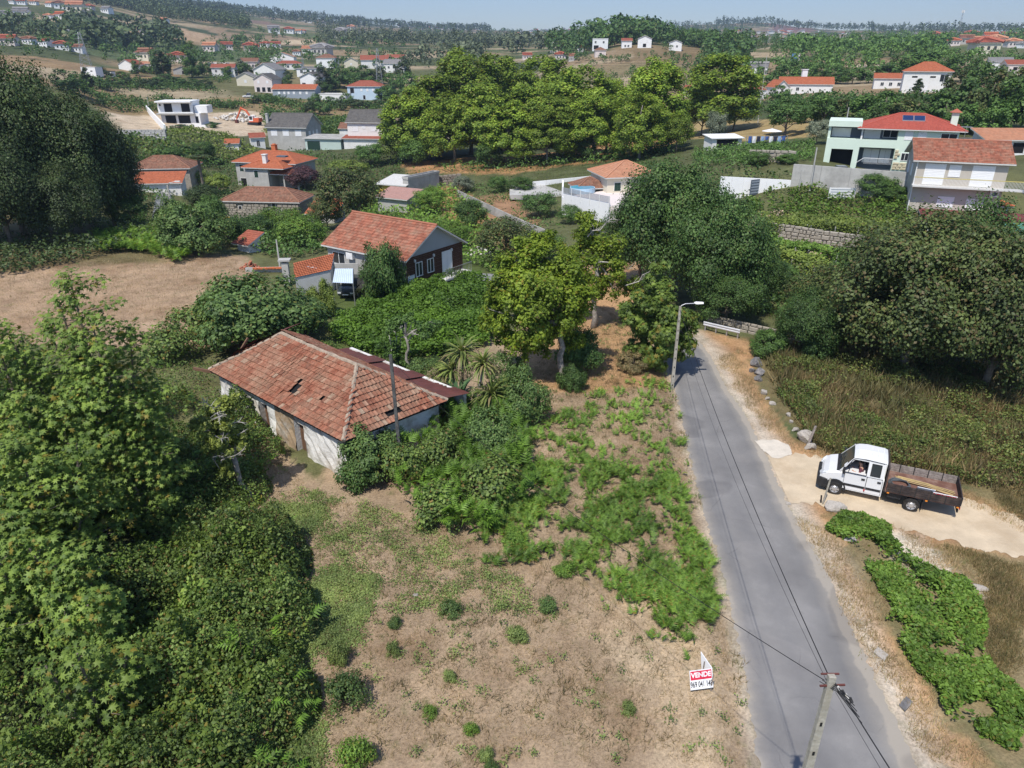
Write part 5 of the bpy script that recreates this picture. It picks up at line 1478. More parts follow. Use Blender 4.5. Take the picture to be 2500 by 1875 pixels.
def crown_clumps(rng, R, z0, z1, n, cl=.30, shape='round', fill=.5):
 C, Rr = [], []
 zc, hz = (z0 + z1) / 2, (z1 - z0) / 2
 while len(C) < n:
  d = sph(rng, 1)[0]
  f = fill + (1 - fill) * rng.random() ** .5
  if d[2] < -.8: continue
  k = 1.0
  zz = d[2] * f
  if shape == 'egg': f /= max(math.hypot(d[0], d[1]), .4) ** .45
  if shape == 'cone': k = .28 + .72 * (1 - (zz + 1) / 2) ** .9
  if shape == 'dome': k = 1.0 if zz < 0 else 1 - .25 * zz
  if shape == 'egg': k = 1.0 - .25 * zz
  c = np.array([d[0] * f * k * R, d[1] * f * k * R, zc + zz * hz])
  rr = R * cl * rng.uniform(.55, 1.25) * (.75 if shape == 'cone' and zz > .3 else 1)
  C.append(c * [1, 1, 1]); Rr.append(rr)
 C, Rr = np.array(C), np.array(Rr)
 sc = R / (R + R * cl * .6)
 C[:, :2] *= sc
 return C, Rr
def trunk_mesh(name, rng, H, r0, C, m, n_limb=10, lean=0.0, top=.75, twigs=0, n=7):
 mb = MB()
 k = 7
 pts = [Vector((lean * (i / k) ** 1.3 * H + .02 * H * math.sin(i * 1.7) * (i / k), .015 * H * math.sin(i * 2.3) * (i / k), H * top * i / k - (.4 if i == 0 else 0))) for i in range(k + 1)]
 mb.tube(pts, [r0 * (1.25 if i == 0 else 1 - .75 * i / k) for i in range(k + 1)], n)
 if C is not None and len(C):
  order = rng.permutation(len(C))[:n_limb]
  for q in order:
   c = Vector(C[q])
   t = min(max((c.z / H - .25) / top, .25), .92)
   i = min(int(t * k), k - 1)
   s = pts[i].lerp(pts[i + 1], t * k - i)
   mid = s.lerp(c, .5) + Vector((0, 0, .04 * H))
   rr = r0 * (1 - .75 * t) * .6
   mb.tube([s, mid, c], [rr, rr * .6, rr * .2], 5, 0, False)
 return mb.mesh(name, m, True)
BARK = mat('grey brown bark', (.20, .165, .13), .95, .3, 6, .7, 30)
BARKP = mat('pale lichened bark', (.34, .31, .27), .95, .3, 5, .7, 30, (.13, .12, .1), .6, 3)
L_PLANE = leafmat('plane tree leaf', (.080, .135, .018), (.165, .225, .028), (.21, .22, .035), .10, .33, .22)
L_OAK = leafmat('oak leaf', (.028, .062, .016), (.066, .118, .030), (.10, .13, .035), .10, .25, .35)
L_OAK2 = leafmat('dry oak leaf', (.036, .057, .018), (.084, .110, .034), (.15, .12, .05), .16, .25, .30)
L_DARK = leafmat('dark evergreen leaf', (.017, .031, .011), (.042, .066, .019), (.07, .085, .025), .08, .18, .3)
L_MID = leafmat('garden tree leaf', (.034, .070, .018), (.074, .130, .03), None, .05, .28, .5)
L_LITE = leafmat('light green leaf', (.075, .115, .022), (.15, .19, .04), None, .05, .3, .5)
L_FIG = leafmat('broad green leaf', (.040, .075, .022), (.095, .15, .045), (.16, .17, .04), .05, .3, .6)
L_MAPLE = leafmat('lobed sapling leaf', (.056, .100, .020), (.128, .178, .036), (.26, .22, .04), .05, .38, .9)
L_WALNUT = leafmat('yellowing walnut leaf', (.095, .150, .018), (.185, .245, .030), (.26, .24, .03), .05, .48, .5)
L_BRAM = leafmat('bramble leaf', (.046, .080, .020), (.112, .158, .038), (.22, .16, .05), .06, .28, 1.0)
L_VINE = leafmat('broad vine leaf', (.060, .115, .018), (.125, .205, .036), (.22, .22, .05), .06, .35, .8)
L_FERN = leafmat('bracken frond', (.062, .122, .018), (.125, .205, .034), (.26, .22, .05), .05, .36, .6)
L_FERND = leafmat('deep green bracken', (.050, .105, .012), (.092, .165, .022), None, .05, .33, .25)
L_DRYBR = leafmat('dry broom twig', (.15, .115, .055), (.24, .18, .09), (.12, .13, .05), .25, .2, .5, lk=1.25)
L_STRAW = leafmat('straw blade', (.38, .27, .15), (.58, .44, .27), (.22, .22, .08), .10, .25, .4, lk=.88)
L_GRASSG = leafmat('green weed leaf', (.085, .125, .038), (.15, .19, .06), None, .05, .3, .7)
L_YUC = leafmat('sword leaf', (.10, .15, .035), (.24, .28, .08), (.33, .26, .13), .08, .2, .6, lk=1.3)
L_YUCD = leafmat('dark sword leaf', (.03, .075, .035), (.08, .14, .06), None, .05, .2, .6)
L_DEADS = leafmat('dead flower spray', (.22, .175, .11), (.34, .27, .18), None, .05, .2, .8, lk=1.1)
L_PURP = leafmat('purple plum leaf', (.035, .018, .022), (.07, .035, .04), None, .05, .25, .6)
L_GREYG = leafmat('grey green olive leaf', (.085, .105, .075), (.15, .17, .12), None, .05, .2, .6)
L_PINE = leafmat('pine needle', (.024, .042, .018), (.055, .075, .030), None, .05, .15, .2)
L_EUC = leafmat('eucalyptus leaf', (.045, .062, .032), (.095, .115, .062), None, .05, .2, .2)
L_ROSE = leafmat('pale pink blossom', (.55, .38, .28), (.75, .62, .50), (.10, .14, .04), .3, .3, 1, lk=1)
def crown_mesh(name, rng, C, Rr, n, size, kind, m, inner=.5, flat=.92, szv=.45):
 P, Nn, k = clump_leaves(rng, C, Rr, n, flat, inner)
 V, Fc = leaves_arr(P, Nn, size * rng.uniform(1 - szv, 1 + szv, n), kind, rng)
 return npmesh(name, V, Fc, m)
PROTO = {}
def proto(key, seed, H, R, z0, ncl, nleaf, size, m, kind='quad', r0=None, shape='round', cl=.30, bark=BARK, limbs=12, lean=0.0, fill=.5, inner=.5, top=.78, flat=.92):
 rng = np.random.default_rng(seed)
 C, Rr = crown_clumps(rng, R, z0, H - R * cl * .5, ncl, cl, shape, fill)
 if lean: C[:, 0] += lean * C[:, 2]
 cm = crown_mesh('crown', rng, C, Rr, nleaf, size, kind, m, inner, flat)
 tmh = trunk_mesh('trunk', rng, H, r0 or H * .02, C, bark, limbs, lean, top)
 PROTO.setdefault(key, []).append((tmh, cm, H, R))
for s in range(3): proto('plane', 10 + s, 24, 8, 1.6, 120, 26000, .52, L_PLANE, 'quad', .38, 'egg', .21, BARKP, 14, fill=.35)
for s in range(3): proto('oak', 20 + s, 13, 7.5, 1.6, 95, 44000, .24, L_OAK, 'quad', .35, 'round', .22, fill=.35)
for s in range(2): proto('broad', 30 + s, 10, 4.6, 1.6, 46, 9000, .30, L_MID, 'quad', .2, 'round', .28)
for s in range(3): proto('small', 40 + s, 9, 4.2, .8, 30, 2300, .55, L_MID, 'quad', .2, 'round', .30, limbs=6)
for s in range(3): proto('far', 50 + s, 10, 4.6, .4, 18, 700, 1.0, L_OAK, 'quad', .25, 'round', .33, limbs=0)
for s in range(2): proto('pine', 60 + s, 16, 4.0, 3.0, 20, 700, .95, L_PINE, 'quad', .25, 'egg', .34, limbs=3)
for s in range(2): proto('euc', 64 + s, 18, 3.4, 5.0, 18, 620, .9, L_EUC, 'quad', .22, 'egg', .34, limbs=3)
for s in range(2): proto('conifer', 68 + s, 13, 3.0, .4, 60, 5200, .40, L_DARK, 'quad', .2, 'cone', .26, limbs=4, fill=.55)
for s in range(2): proto('column', 70 + s, 16, 2.9, .6, 50, 4200, .38, L_DARK, 'quad', .22, 'egg', .36, limbs=4)
for s in range(2): proto('bush', 74 + s, 2.6, 1.9, .1, 26, 3200, .17, L_BRAM, 'quad', .05, 'dome', .34, limbs=4, fill=.4)
for s in range(2): proto('bushm', 78 + s, 2.8, 2.2, .1, 16, 900, .36, L_MID, 'quad', .06, 'dome', .36, limbs=3, fill=.4)
for s in range(4): proto('fig', 82 + s, 5.0, 3.6, .2, 44, 15000, .215, L_FIG, 'oval', .12, 'dome', .24, limbs=8, fill=.2)
proto('ball', 90, 8, 3.6, 2.0, 70, 9000, .26, L_OAK, 'quad', .2, 'round', .22, limbs=8, fill=.7)
TREES = {}
def tree(name, key, P, H, R, label, cat='tree', group=None, m=None, v=None, split=True, rot=None, tilt=0.0):
 """one tree: trunk and crown of a kind, sized to height H and half-width R"""
 lst = PROTO[key]
 i = (len(TREES.setdefault(key, [])) if v is None else v) % len(lst)
 TREES[key].append(1)
 tmh, cm, h0, r0 = lst[i]
 rnd = random.Random(hash((round(P[0], 2), round(P[1], 2))) & 0xffff)
 r = empty(name, P, rnd.uniform(0, 6.28) if rot is None else rot, label, cat, group)
 r.scale = (R / r0, R / r0, H / h0)
 if tilt: r.rotation_euler[0] = tilt
 if split: link('trunk', tmh, r)
 c = link('crown', cm, r)
 if m is not None:
  c.material_slots[0].link = 'OBJECT'; c.material_slots[0].material = m
 return r
def ptree(name, key, px, py, top, wpx, label, D=None, **kw):
 """tree standing at (px,py) whose crown reaches row top and is wpx wide"""
 P = at_row(px, py, D)
 zt = z_for_row(P, top)
 R = max(wpx / 2 * depth(P) / F, .3)
 return tree(name, key, P - np.array([0, 0, .15]), max(zt - P[2], .6), R, label, **kw)
# ---- plane grove in the middle
PL = [(1012, 392, 205, 150), (1068, 384, 168, 175), (1150, 376, 104, 185), (1225, 366, 122, 165), (1320, 360, 124, 190), (1185, 398, 190, 150),
 (1288, 392, 195, 160), (1405, 372, 148, 185), (1362, 392, 225, 140), (1480, 372, 178, 110), (1588, 374, 130, 165), (1560, 388, 215, 120), (1752, 326, 118, 178)]
PL += [(1110, 394, 240, 140), (1240, 402, 235, 130), (1450, 390, 215, 130), (1335, 400, 250, 120)]
PL.sort(key=lambda q: q[0])
for i, (px, py, tp, w) in enumerate(PL):
 nm = {0: 'leftmost plane tree of the central grove, lower than its neighbours', len(PL) - 1: 'tall plane tree standing apart right of the grove, behind the lawn'}.get(i, 'tall yellow green plane tree in the central grove, %s' % nth(i, len(PL)))
 ptree('plane_tree', 'plane', px, py, tp, w * 1.12, nm, group='plane trees of the central grove')
for px, py, tp, w, lb, k, m in [
 (1082, 372, 218, 120, 'dark blue green tree at the left front of the plane grove', 'broad', L_DARK), (1790, 322, 215, 120, 'round dark tree at the foot of the tall lone plane tree', 'broad', L_MID),
 (1712, 330, 212, 85, 'slim light green tree left of the lone plane tree', 'broad', L_LITE), (1745, 352, 265, 55, 'silvery young tree on the grass edge', 'broad', L_GREYG),
 (1018, 402, 330, 95, 'rounded green bush at the left foot of the grove', 'broad', L_MID), (965, 398, 318, 85, 'light green bush left of the grove beside the dirt bank', 'broad', L_LITE),
 (1430, 392, 330, 60, 'small dark green tree under the grove above the pool wall', 'broad', L_MID), (1650, 372, 270, 90, 'green tree at the right foot of the plane grove', 'broad', L_PLANE),
 (1195, 410, 340, 70, 'small broadleaf tree at the edge of the red earth terrace', 'broad', L_MID), (1915, 334, 234, 106, 'round single tree with clear trunk on the dry lawn', 'ball', L_OAK),
 (1992, 352, 285, 60, 'silver olive tree beside the mint green house', 'broad', L_GREYG)]:
 ptree('tree', k, px, py, tp, w, lb, m=m)
# ---- big dark trees at the left edge
for px, py, tp, w, lb, m in [(60, 575, 250, 300, 'dark tree filling the middle of the tall dark clump', L_DARK), (-30, 585, 112, 360, 'huge dark tree cut by the frame edge', L_DARK), (110, 560, 112, 290, 'tall dark tree second from the frame edge', L_DARK),
       (225, 560, 225, 260, 'dark tree at the right end of the tall dark clump', L_DARK), (282, 552, 292, 200, 'lower dark tree leaning over the granite house', L_DARK),
       (30, 600, 300, 260, 'dark evergreen low in front of the huge dark tree', L_DARK), (170, 590, 400, 220, 'low dark evergreen facing the dry upper field', L_DARK)]:
 ptree('dark_tree', 'oak', px, py, tp, w, lb, m=m, group='tall dark trees at the left edge')
for px, py, tp, w, lb, m, k in [(325, 560, 470, 120, 'green bushy tree right of the dark clump', L_MID, 'broad'), (485, 618, 490, 190, 'big fig tree between the upper field and the barn', L_FIG, 'fig'),
        (430, 575, 470, 120, 'fig tree beside the lane with the street lamp', L_FIG, 'fig'), (560, 600, 520, 100, 'bushy tree below the stone barn', L_MID, 'broad'),
        (625, 585, 520, 110, 'dark bush at the foot of the stone barn', L_OAK, 'broad'), (690, 572, 500, 120, 'green bush right of the barn lean-to', L_VINE, 'broad'),
        (740, 600, 520, 130, 'bright climbing shrub behind the orange annex', L_VINE, 'broad'), (525, 560, 470, 80, 'tree in the garden left of the barn', L_MID, 'broad'),
        (500, 510, 445, 90, 'dark shrub in front of the villa lawn', L_DARK, 'broad'), (537, 470, 422, 62, 'clipped round hedge bush on the villa lawn', L_LITE, 'ball'),
        (480, 462, 405, 70, 'flat topped garden tree near the villa', L_LITE, 'broad'), (745, 462, 400, 90, 'purple leaved plum beside the villa porch', L_PURP, 'broad'),
        (862, 555, 392, 165, 'pointed olive green conifer in front of the yellow outbuilding', L_OAK2, 'broad'), (800, 560, 470, 90, 'bushy tree at the left of the pointed conifer', L_OAK2, 'broad'),
        (850, 440, 388, 110, 'light green rounded tree behind the pointed conifer', L_LITE, 'ball'), (905, 405, 345, 80, 'bush behind the yellow outbuilding', L_MID, 'broad'),
        (680, 445, 395, 60, 'small dark tree behind the villa', L_DARK, 'broad'), (500, 395, 340, 60, 'bush on the slope above the villa garden', L_MID, 'broad'),
        (425, 395, 355, 60, 'dark shrub in the vines behind the granite house', L_MID, 'broad')]:
 ptree('tree', k, px, py, tp, w, lb, m=m, cat='tree' if k != 'bushm' else 'bush')
# palm in the villa garden
def palm():
 P = at_row(492, 438, 140)
 r = empty('palm_tree', P, 0, 'palm with drooping fronds in the garden left of the villa', 'palm')
 H = z_for_row(P, 385) - P[2]
 tb = MB(); tb.tube([(0, 0, -.3), (.1, 0, H * .5), (0, .1, H)], [.28, .22, .24], 8); tb.build('trunk', BARK, r)
 rng = np.random.default_rng(3)
 n = 46
 a = rng.uniform(0, 6.28, n); el = rng.uniform(-.5, 1.1, n)
 up = np.stack([np.cos(a) * np.cos(el), np.sin(a) * np.cos(el), np.sin(el)], -1)
 V, Fc = leaves_arr(np.tile([[0, .1, H]], (n, 1)), np.array([[0, 0, 1.0]]) + up * .1, rng.uniform(2.0, 2.8, n), 'frond', rng, up)
 link('crown', npmesh('crown', V, Fc, L_OAK2), r)
palm()
# ---- around the gabled house and the fern field
for px, py, tp, w, lb, m, k in [
 (650, 838, 655, 330, 'big spreading fig tree behind the derelict house', L_FIG, 'fig'), (560, 800, 690, 160, 'left part of the fig thicket at the upper field', L_FIG, 'fig'),
 (735, 806, 700, 140, 'fig bush left of the dark parked car', L_FIG, 'fig'), (792, 770, 670, 84, 'yellow green bush beside the carport', L_LITE, 'fig'),
 (932, 735, 570, 128, 'dark loquat tree in front of the gabled house', L_OAK, 'fig'), (965, 712, 632, 90, 'dark bush against the gabled house corner', L_OAK, 'fig'),
 (1235, 650, 520, 160, 'grey green bushy tree right of the gabled house', L_OAK2, 'broad'), (1150, 560, 480, 90, 'bush in the green hollow behind the gabled house', L_MID, 'broad'),
 (1050, 520, 452, 90, 'light green tree in the hollow below the earth terrace', L_VINE, 'broad'), (1270, 470, 428, 72, 'round dark tree in the vegetable garden', L_MID, 'broad'),
 (1315, 530, 465, 95, 'spreading dark apple tree by the pool terrace', L_OAK, 'broad'), (1130, 470, 425, 60, 'grey green shrub on the earth terrace', L_GREYG, 'broad'),
 (1215, 470, 425, 50, 'small conifer like tree in the vegetable garden', L_MID, 'broad'), (1390, 545, 495, 65, 'shrub against the white pool terrace wall', L_MID, 'broad'),
 (1330, 632, 560, 110, 'green bush behind the walnut tree crown', L_MID, 'broad'), (1100, 600, 535, 110, 'bright green bush behind the gabled roof', L_VINE, 'broad')]:
 ptree('tree', k, px, py, tp, w, lb, m=m)
# ---- big oak in the middle right and the trees at its feet
for px, py, tp, w, lb, m in [(1640, 725, 375, 330, 'large dark green oak left of the lamp post bend', L_OAK), (1745, 770, 455, 270, 'oak joined to the right side of the large one', L_OAK),
       (1560, 700, 460, 220, 'oak at the left of the large one behind the bare branches', L_OAK), (1840, 720, 610, 170, 'lower oak over the sunken path', L_OAK),
       (1770, 790, 640, 190, 'small oak above the guard rail', L_OAK)]:
 ptree('oak_tree', 'oak', px, py, tp, w, lb, m=m, group='oaks around the bend')
for px, py, tp, w, lb, m in [(2200, 905, 510, 460, 'broad oak in the middle of the right oak wood', L_OAK2), (2400, 960, 520, 420, 'big oak at the frame edge over the scrub', L_OAK2),
       (2060, 850, 640, 330, 'low oak at the left side of the right oak wood', L_OAK2), (2310, 860, 480, 300, 'tall oak at the back of the right oak wood', L_OAK),
       (2500, 900, 545, 320, 'oak cut by the right frame edge', L_OAK), (1960, 870, 690, 190, 'small oak above the boulders', L_OAK), (2100, 770, 590, 220, 'oak between the garden path and the wood', L_OAK)]:
 ptree('oak_tree', 'oak', px, py, tp, w, lb, m=m, group='oaks of the right wood')
for px, py, tp, w, lb, m, k in [(1875, 868, 800, 110, 'green shrub beside the grey boulders', L_MID, 'fig'), (1985, 880, 800, 100, 'dark shrub behind the boulder row', L_OAK, 'fig'),
        (1900, 700, 640, 90, 'shrub at the sunken path', L_MID, 'broad'), (2135, 482, 418, 110, 'bushy tree against the tall concrete wall', L_MID, 'broad'), (2180, 490, 450, 80, 'low shrub between concrete wall and beige house', L_MID, 'broad'),
        (2010, 445, 420, 40, 'small shrub on the garden terrace', L_LITE, 'broad'), (1850, 402, 365, 60, 'round green tree on the garden terrace', L_MID, 'broad'), (1920, 400, 372, 55, 'leafy bush near the lamp post of the mint green house', L_MID, 'broad')]:
 ptree('tree', k, px, py, tp, w, lb, m=m)
# ---- walnut with visible trunk, the half dead one behind it, and the young plane at the road
def big_tree(name, label, base, H, crowns, nleaf, size, kind, m, bark, r0, lean, limbs=16, dead=0, seed=1, fork=.45):
 """crowns: list of (dx, dy, z, r) clump centres given in metres from the trunk foot"""
 rng = np.random.default_rng(seed)
 r = empty(name, base, 0, label, 'tree')
 C = []; Rr = []
 for dx, dy, z, q in crowns:
  for _ in range(12):
   d = sph(rng, 1)[0] * rng.random() ** .45 * 1.08
   C.append((dx + d[0] * q, dy + d[1] * q, z + d[2] * q * .75)); Rr.append(q * rng.uniform(.28, .5))
 C, Rr = np.array(C), np.array(Rr)
 link('crown', crown_mesh('crown', rng, C, Rr, nleaf, size, kind, m, .35), r)
 mb = MB()
 k = 6
 hf = H * fork
 pts = [Vector((lean[0] * hf * (i / k) + .12 * math.sin(i * 1.9), lean[1] * hf * (i / k) + .1 * math.sin(i * 2.7), hf * i / k - (.3 if i == 0 else 0))) for i in range(k + 1)]
 mb.tube(pts, [r0 * (1.3 if i == 0 else 1 - .3 * i / k) for i in range(k + 1)], 9)
 mb.build('trunk', bark, r, smooth=True)
 for q in rng.permutation(len(C))[:limbs]:
  c = Vector(C[q]); s = pts[-1] if rng.random() < .7 else pts[-2]
  mid = s.lerp(c, .45) + Vector((0, 0, .35))
  b = MB(); b.tube([s, mid, mid.lerp(c, .6) + Vector(rng.normal(size=3) * .15), c], [r0 * .5, r0 * .33, r0 * .2, r0 * .08], 5, 0, False)
  b.build('limb', bark, r)
 for q in range(dead):
  a = rng.uniform(0, 6.28)
  d = Vector((math.cos(a), math.sin(a) * .7, rng.uniform(.15, .9))).normalized()
  s = Vector(C[int(rng.integers(0, len(C)))]) * .75 + pts[-1] * .25
  b = MB()
  L = rng.uniform(.14, .30) * H
  p = [s]
  for t in range(5): p.append(p[-1] + (d + Vector(rng.normal(size=3) * .28)).normalized() * L / 5)
  b.tube(p, [q_ * r0 / .30 for q_ in (.07, .06, .05, .035, .022, .01)], 5, 0, False)
  for t in range(11):
   i = int(rng.integers(1, 5)); s2 = p[i].lerp(p[i + 1], rng.random()); e = d + Vector(rng.normal(size=3) * .7)
   m1 = s2 + e.normalized() * L * .14; m2 = m1 + (e + Vector(rng.normal(size=3) * .5)).normalized() * L * .12
   b.tube([s2, m1, m2], [.016, .010, .005], 4, 0, False)
  b.build('bare_branch', M_DEAD, r)
 return r
M_DEAD = mat('bleached dead wood', (.46, .43, .39), .95, .2, 6, .4, 30)
def rel(base, lst):
 out = []
 for px, py, dy, rp in lst:
  q = base[1] + dy
  z = None
  r_ = raydir(px, py); k = q / r_[1]
  p = np.array([r_[0] * k, q, CAMZ + r_[2] * k])
  out.append((p[0] - base[0], dy, p[2] - base[2], rp * depth(p) / F))
 return out
B1 = G(1372, 935)
big_tree('walnut_tree', 'walnut tree with yellowing leaves and bare grey trunk in the field', B1, 9.5,
  rel(B1, [(1245, 820, .3, 42), (1305, 850, .2, 40), (1210, 785, .2, 38), (1395, 830, .2, 34), (1340, 800, -.6, 46), (1250, 680, .6, 52), (1300, 700, -1.2, 56), (1410, 745, .4, 46), (1345, 690, .4, 60), (1290, 655, .5, 66), (1350, 640, 0, 60), (1400, 700, -.5, 58), (1260, 740, 0, 58), (1330, 735, -1, 62), (1300, 800, -.8, 50), (1230, 720, .8, 40), (1380, 770, -.6, 45), (1420, 660, .8, 48), (1330, 590, 1, 34), (1290, 610, 0, 36), (1200, 745, .3, 20)]),
  42000, .20, 'quad', L_WALNUT, BARKP, .24, (-.06, 0), 18, 2, 5, .40)
B2 = G(1448, 800)
big_tree('dying_tree', 'half dead tree with bleached bare branches behind the walnut tree', B2, 13.0,
  rel(B2, [(1420, 565, 0, 45), (1460, 600, .5, 55), (1400, 620, 0, 42), (1500, 660, -.4, 42), (1440, 540, .8, 30), (1480, 700, 0, 40), (1540, 700, 0, 32)]),
  13000, .20, 'quad', L_WALNUT, BARKP, .22, (.02, 0), 14, 9, 6, .42)
B3 = G(1608, 905)
big_tree('young_plane_tree', 'young plane tree leaning over the road beside the concrete lamp post', B3, 8.2,
  rel(B3, [(1600, 690, 0, 26), (1585, 740, 0, 42), (1640, 770, 0, 48), (1575, 800, .3, 48), (1625, 830, -.4, 50), (1670, 800, 0, 32), (1560, 850, .3, 30), (1610, 650, 0, 20), (1600, 865, -.5, 40), (1550, 770, 0, 40), (1660, 850, -.4, 36), (1615, 720, 0, 36)]),
  15000, .27, 'maple', L_MAPLE, BARK, .14, (.0, 0), 14, 0, 7, .5)
B4 = G(995, 905)
big_tree('lichened_apple_tree', 'small apple tree with crooked pale branches at the fern field', B4, 4.6,
  rel(B4, [(965, 795, 0, 26), (1045, 805, 0, 28), (945, 850, .3, 26), (1000, 775, 0, 14), (975, 885, .3, 20)]), 5200, .15, 'oval', L_MID, BARKP, .11, (.05, 0), 10, 4, 8, .55)
B5 = G(611, 1229)
big_tree('bare_tree', 'ivy grown grey tree with bleached bare twigs in front of the derelict house', B5, 5.6,
  rel(B5, [(545, 1010, 0, 42), (520, 1080, -.3, 36), (560, 980, .3, 26), (500, 1040, 0, 32), (560, 1090, 0, 34), (590, 1060, .3, 24), (540, 1150, -.4, 26)]), 9000, .15, 'oval', leafmat('ivy leaf', (.09, .125, .025), (.20, .235, .05), None, .05, .3, 1), BARKP, .15, (-.20, .05), 8, 12, 9, .62)
for px, py, tp, w, lb, m, k in [(1420, 905, 790, 135, 'dark green bush beside the walnut trunk', L_OAK, 'fig'), (1395, 950, 880, 75, 'small dark shrub at the walnut foot', L_OAK, 'fig'), (1545, 905, 850, 90, 'reddish dry shrub under the young plane', L_DRYBR, 'fig')]:
 ptree('shrub', k, px, py, tp, w, lb, m=m, cat='shrub')
# ---- overgrowth on the derelict house
for px, py, tp, w, lb, m, k in [(905, 1165, 1025, 190, 'dark climbing shrub covering the near corner of the derelict house', L_FIG, 'fig'), (985, 1180, 1080, 130, 'bramble mound at the foot of the leaning pole', L_BRAM, 'bush'),
        (870, 1190, 1110, 110, 'low dark bush at the white wall end', L_OAK, 'bush'), (1075, 1150, 1050, 150, 'bramble mound against the hip end wall', L_BRAM, 'bush'),
        (1205, 1110, 990, 170, 'broad leaved fig shrub beside the sword plants', L_FIG, 'fig'), (1270, 1030, 890, 140, 'fig shrub reaching over the dry grass', L_FIG, 'fig'),
        (1235, 940, 850, 110, 'green shrub behind the sword plants', L_FIG, 'fig'), (1060, 960, 880, 110, 'flowering shrub behind the house corner', L_BRAM, 'fig'),
        (1190, 1220, 1110, 190, 'bramble mound with ferns in front of the fig shrub', L_BRAM, 'bush'), (1080, 1270, 1180, 170, 'yellowish bramble mound near the fallen plank', L_BRAM, 'bush'),
        (480, 830, 740, 150, 'rusty bramble hedge along the upper field', L_BRAM, 'bush'), (420, 880, 790, 160, 'bramble thicket left of the derelict roof', L_BRAM, 'bush'),
        (530, 860, 780, 120, 'brown leaved bramble at the red sheet roof', L_BRAM, 'bush'), (600, 830, 770, 100, 'bramble behind the red sheet roof', L_BRAM, 'bush'), (1040, 930, 868, 110, 'low shrub hiding the end of the rusty lean-to', L_FIG, 'fig'), (800, 868, 830, 90, 'weedy bramble along the rusty lean-to', L_BRAM, 'bush')]:
 ptree('shrub', k, px, py, tp, w, lb, m=m, cat='shrub')
# sword leaved plants with dead flower heads
def sword_plant(px, py, heads, label, seed):
 B = G(px, py)
 rng = np.random.default_rng(seed)
 r = empty('sword_plant', B, 0, label, 'plant', 'sword leaved plants by the derelict house')
 for hx, hy, rp, dark in heads:
  rr = raydir(hx, hy); k = (B[1] + rng.uniform(-.3, .3)) / rr[1]
  p = np.array([rr[0] * k, rr[1] * k, CAMZ + rr[2] * k]) - B
  R = rp * depth(B) / F
  mb = MB(); mb.tube([(rng.uniform(-.15, .15), 0, -.2), (p[0] * .6, p[1] * .5, p[2] * .5), tuple(p)], [.11, .085, .07], 7); mb.build('stem', BARKP, r)
  n = 90
  a = rng.uniform(0, 6.28, n); el = np.arcsin(rng.uniform(-.75, .95, n))
  up = np.stack([np.cos(a) * np.cos(el), np.sin(a) * np.cos(el), np.sin(el)], -1)
  nn = np.stack([-np.cos(a) * np.sin(el), -np.sin(a) * np.sin(el), np.cos(el)], -1)
  V, Fc = leaves_arr(np.tile(p, (n, 1)), nn, R * rng.uniform(.8, 1.25, n), 'strap', rng, up)
  link('leaf_rosette', npmesh('leaf_rosette', V, Fc, L_YUCD if dark else L_YUC), r)
  if not dark or rng.random() < .5:
   n = 420
   d = sph(rng, n) * (rng.random(n) ** .4)[:, None] * R * .75
   q = p + np.array([R * .55 * rng.choice([-1, 1]), -.1, -.15 * R]) + d
   V, Fc = leaves_arr(q, sph(rng, n), rng.uniform(.12, .26, n), 'long', rng)
   link('dead_flower_head', npmesh('dead_flower_head', V, Fc, L_DEADS), r)
sword_plant(1130, 985, [(1128, 862, 50, 0), (1104, 905, 40, 0), (1078, 915, 30, 0)], 'tallest sword leaved plant with brown seed heads behind the tiled hip', 1)
sword_plant(1155, 1010, [(1180, 890, 44, 0), (1122, 985, 66, 1)], 'dark sword leaved plant drooping over the tiled roof edge', 2)
sword_plant(1190, 1020, [(1200, 965, 52, 0), (1145, 1020, 50, 0)], 'low sword leaved plant with fan of pale leaves', 3)
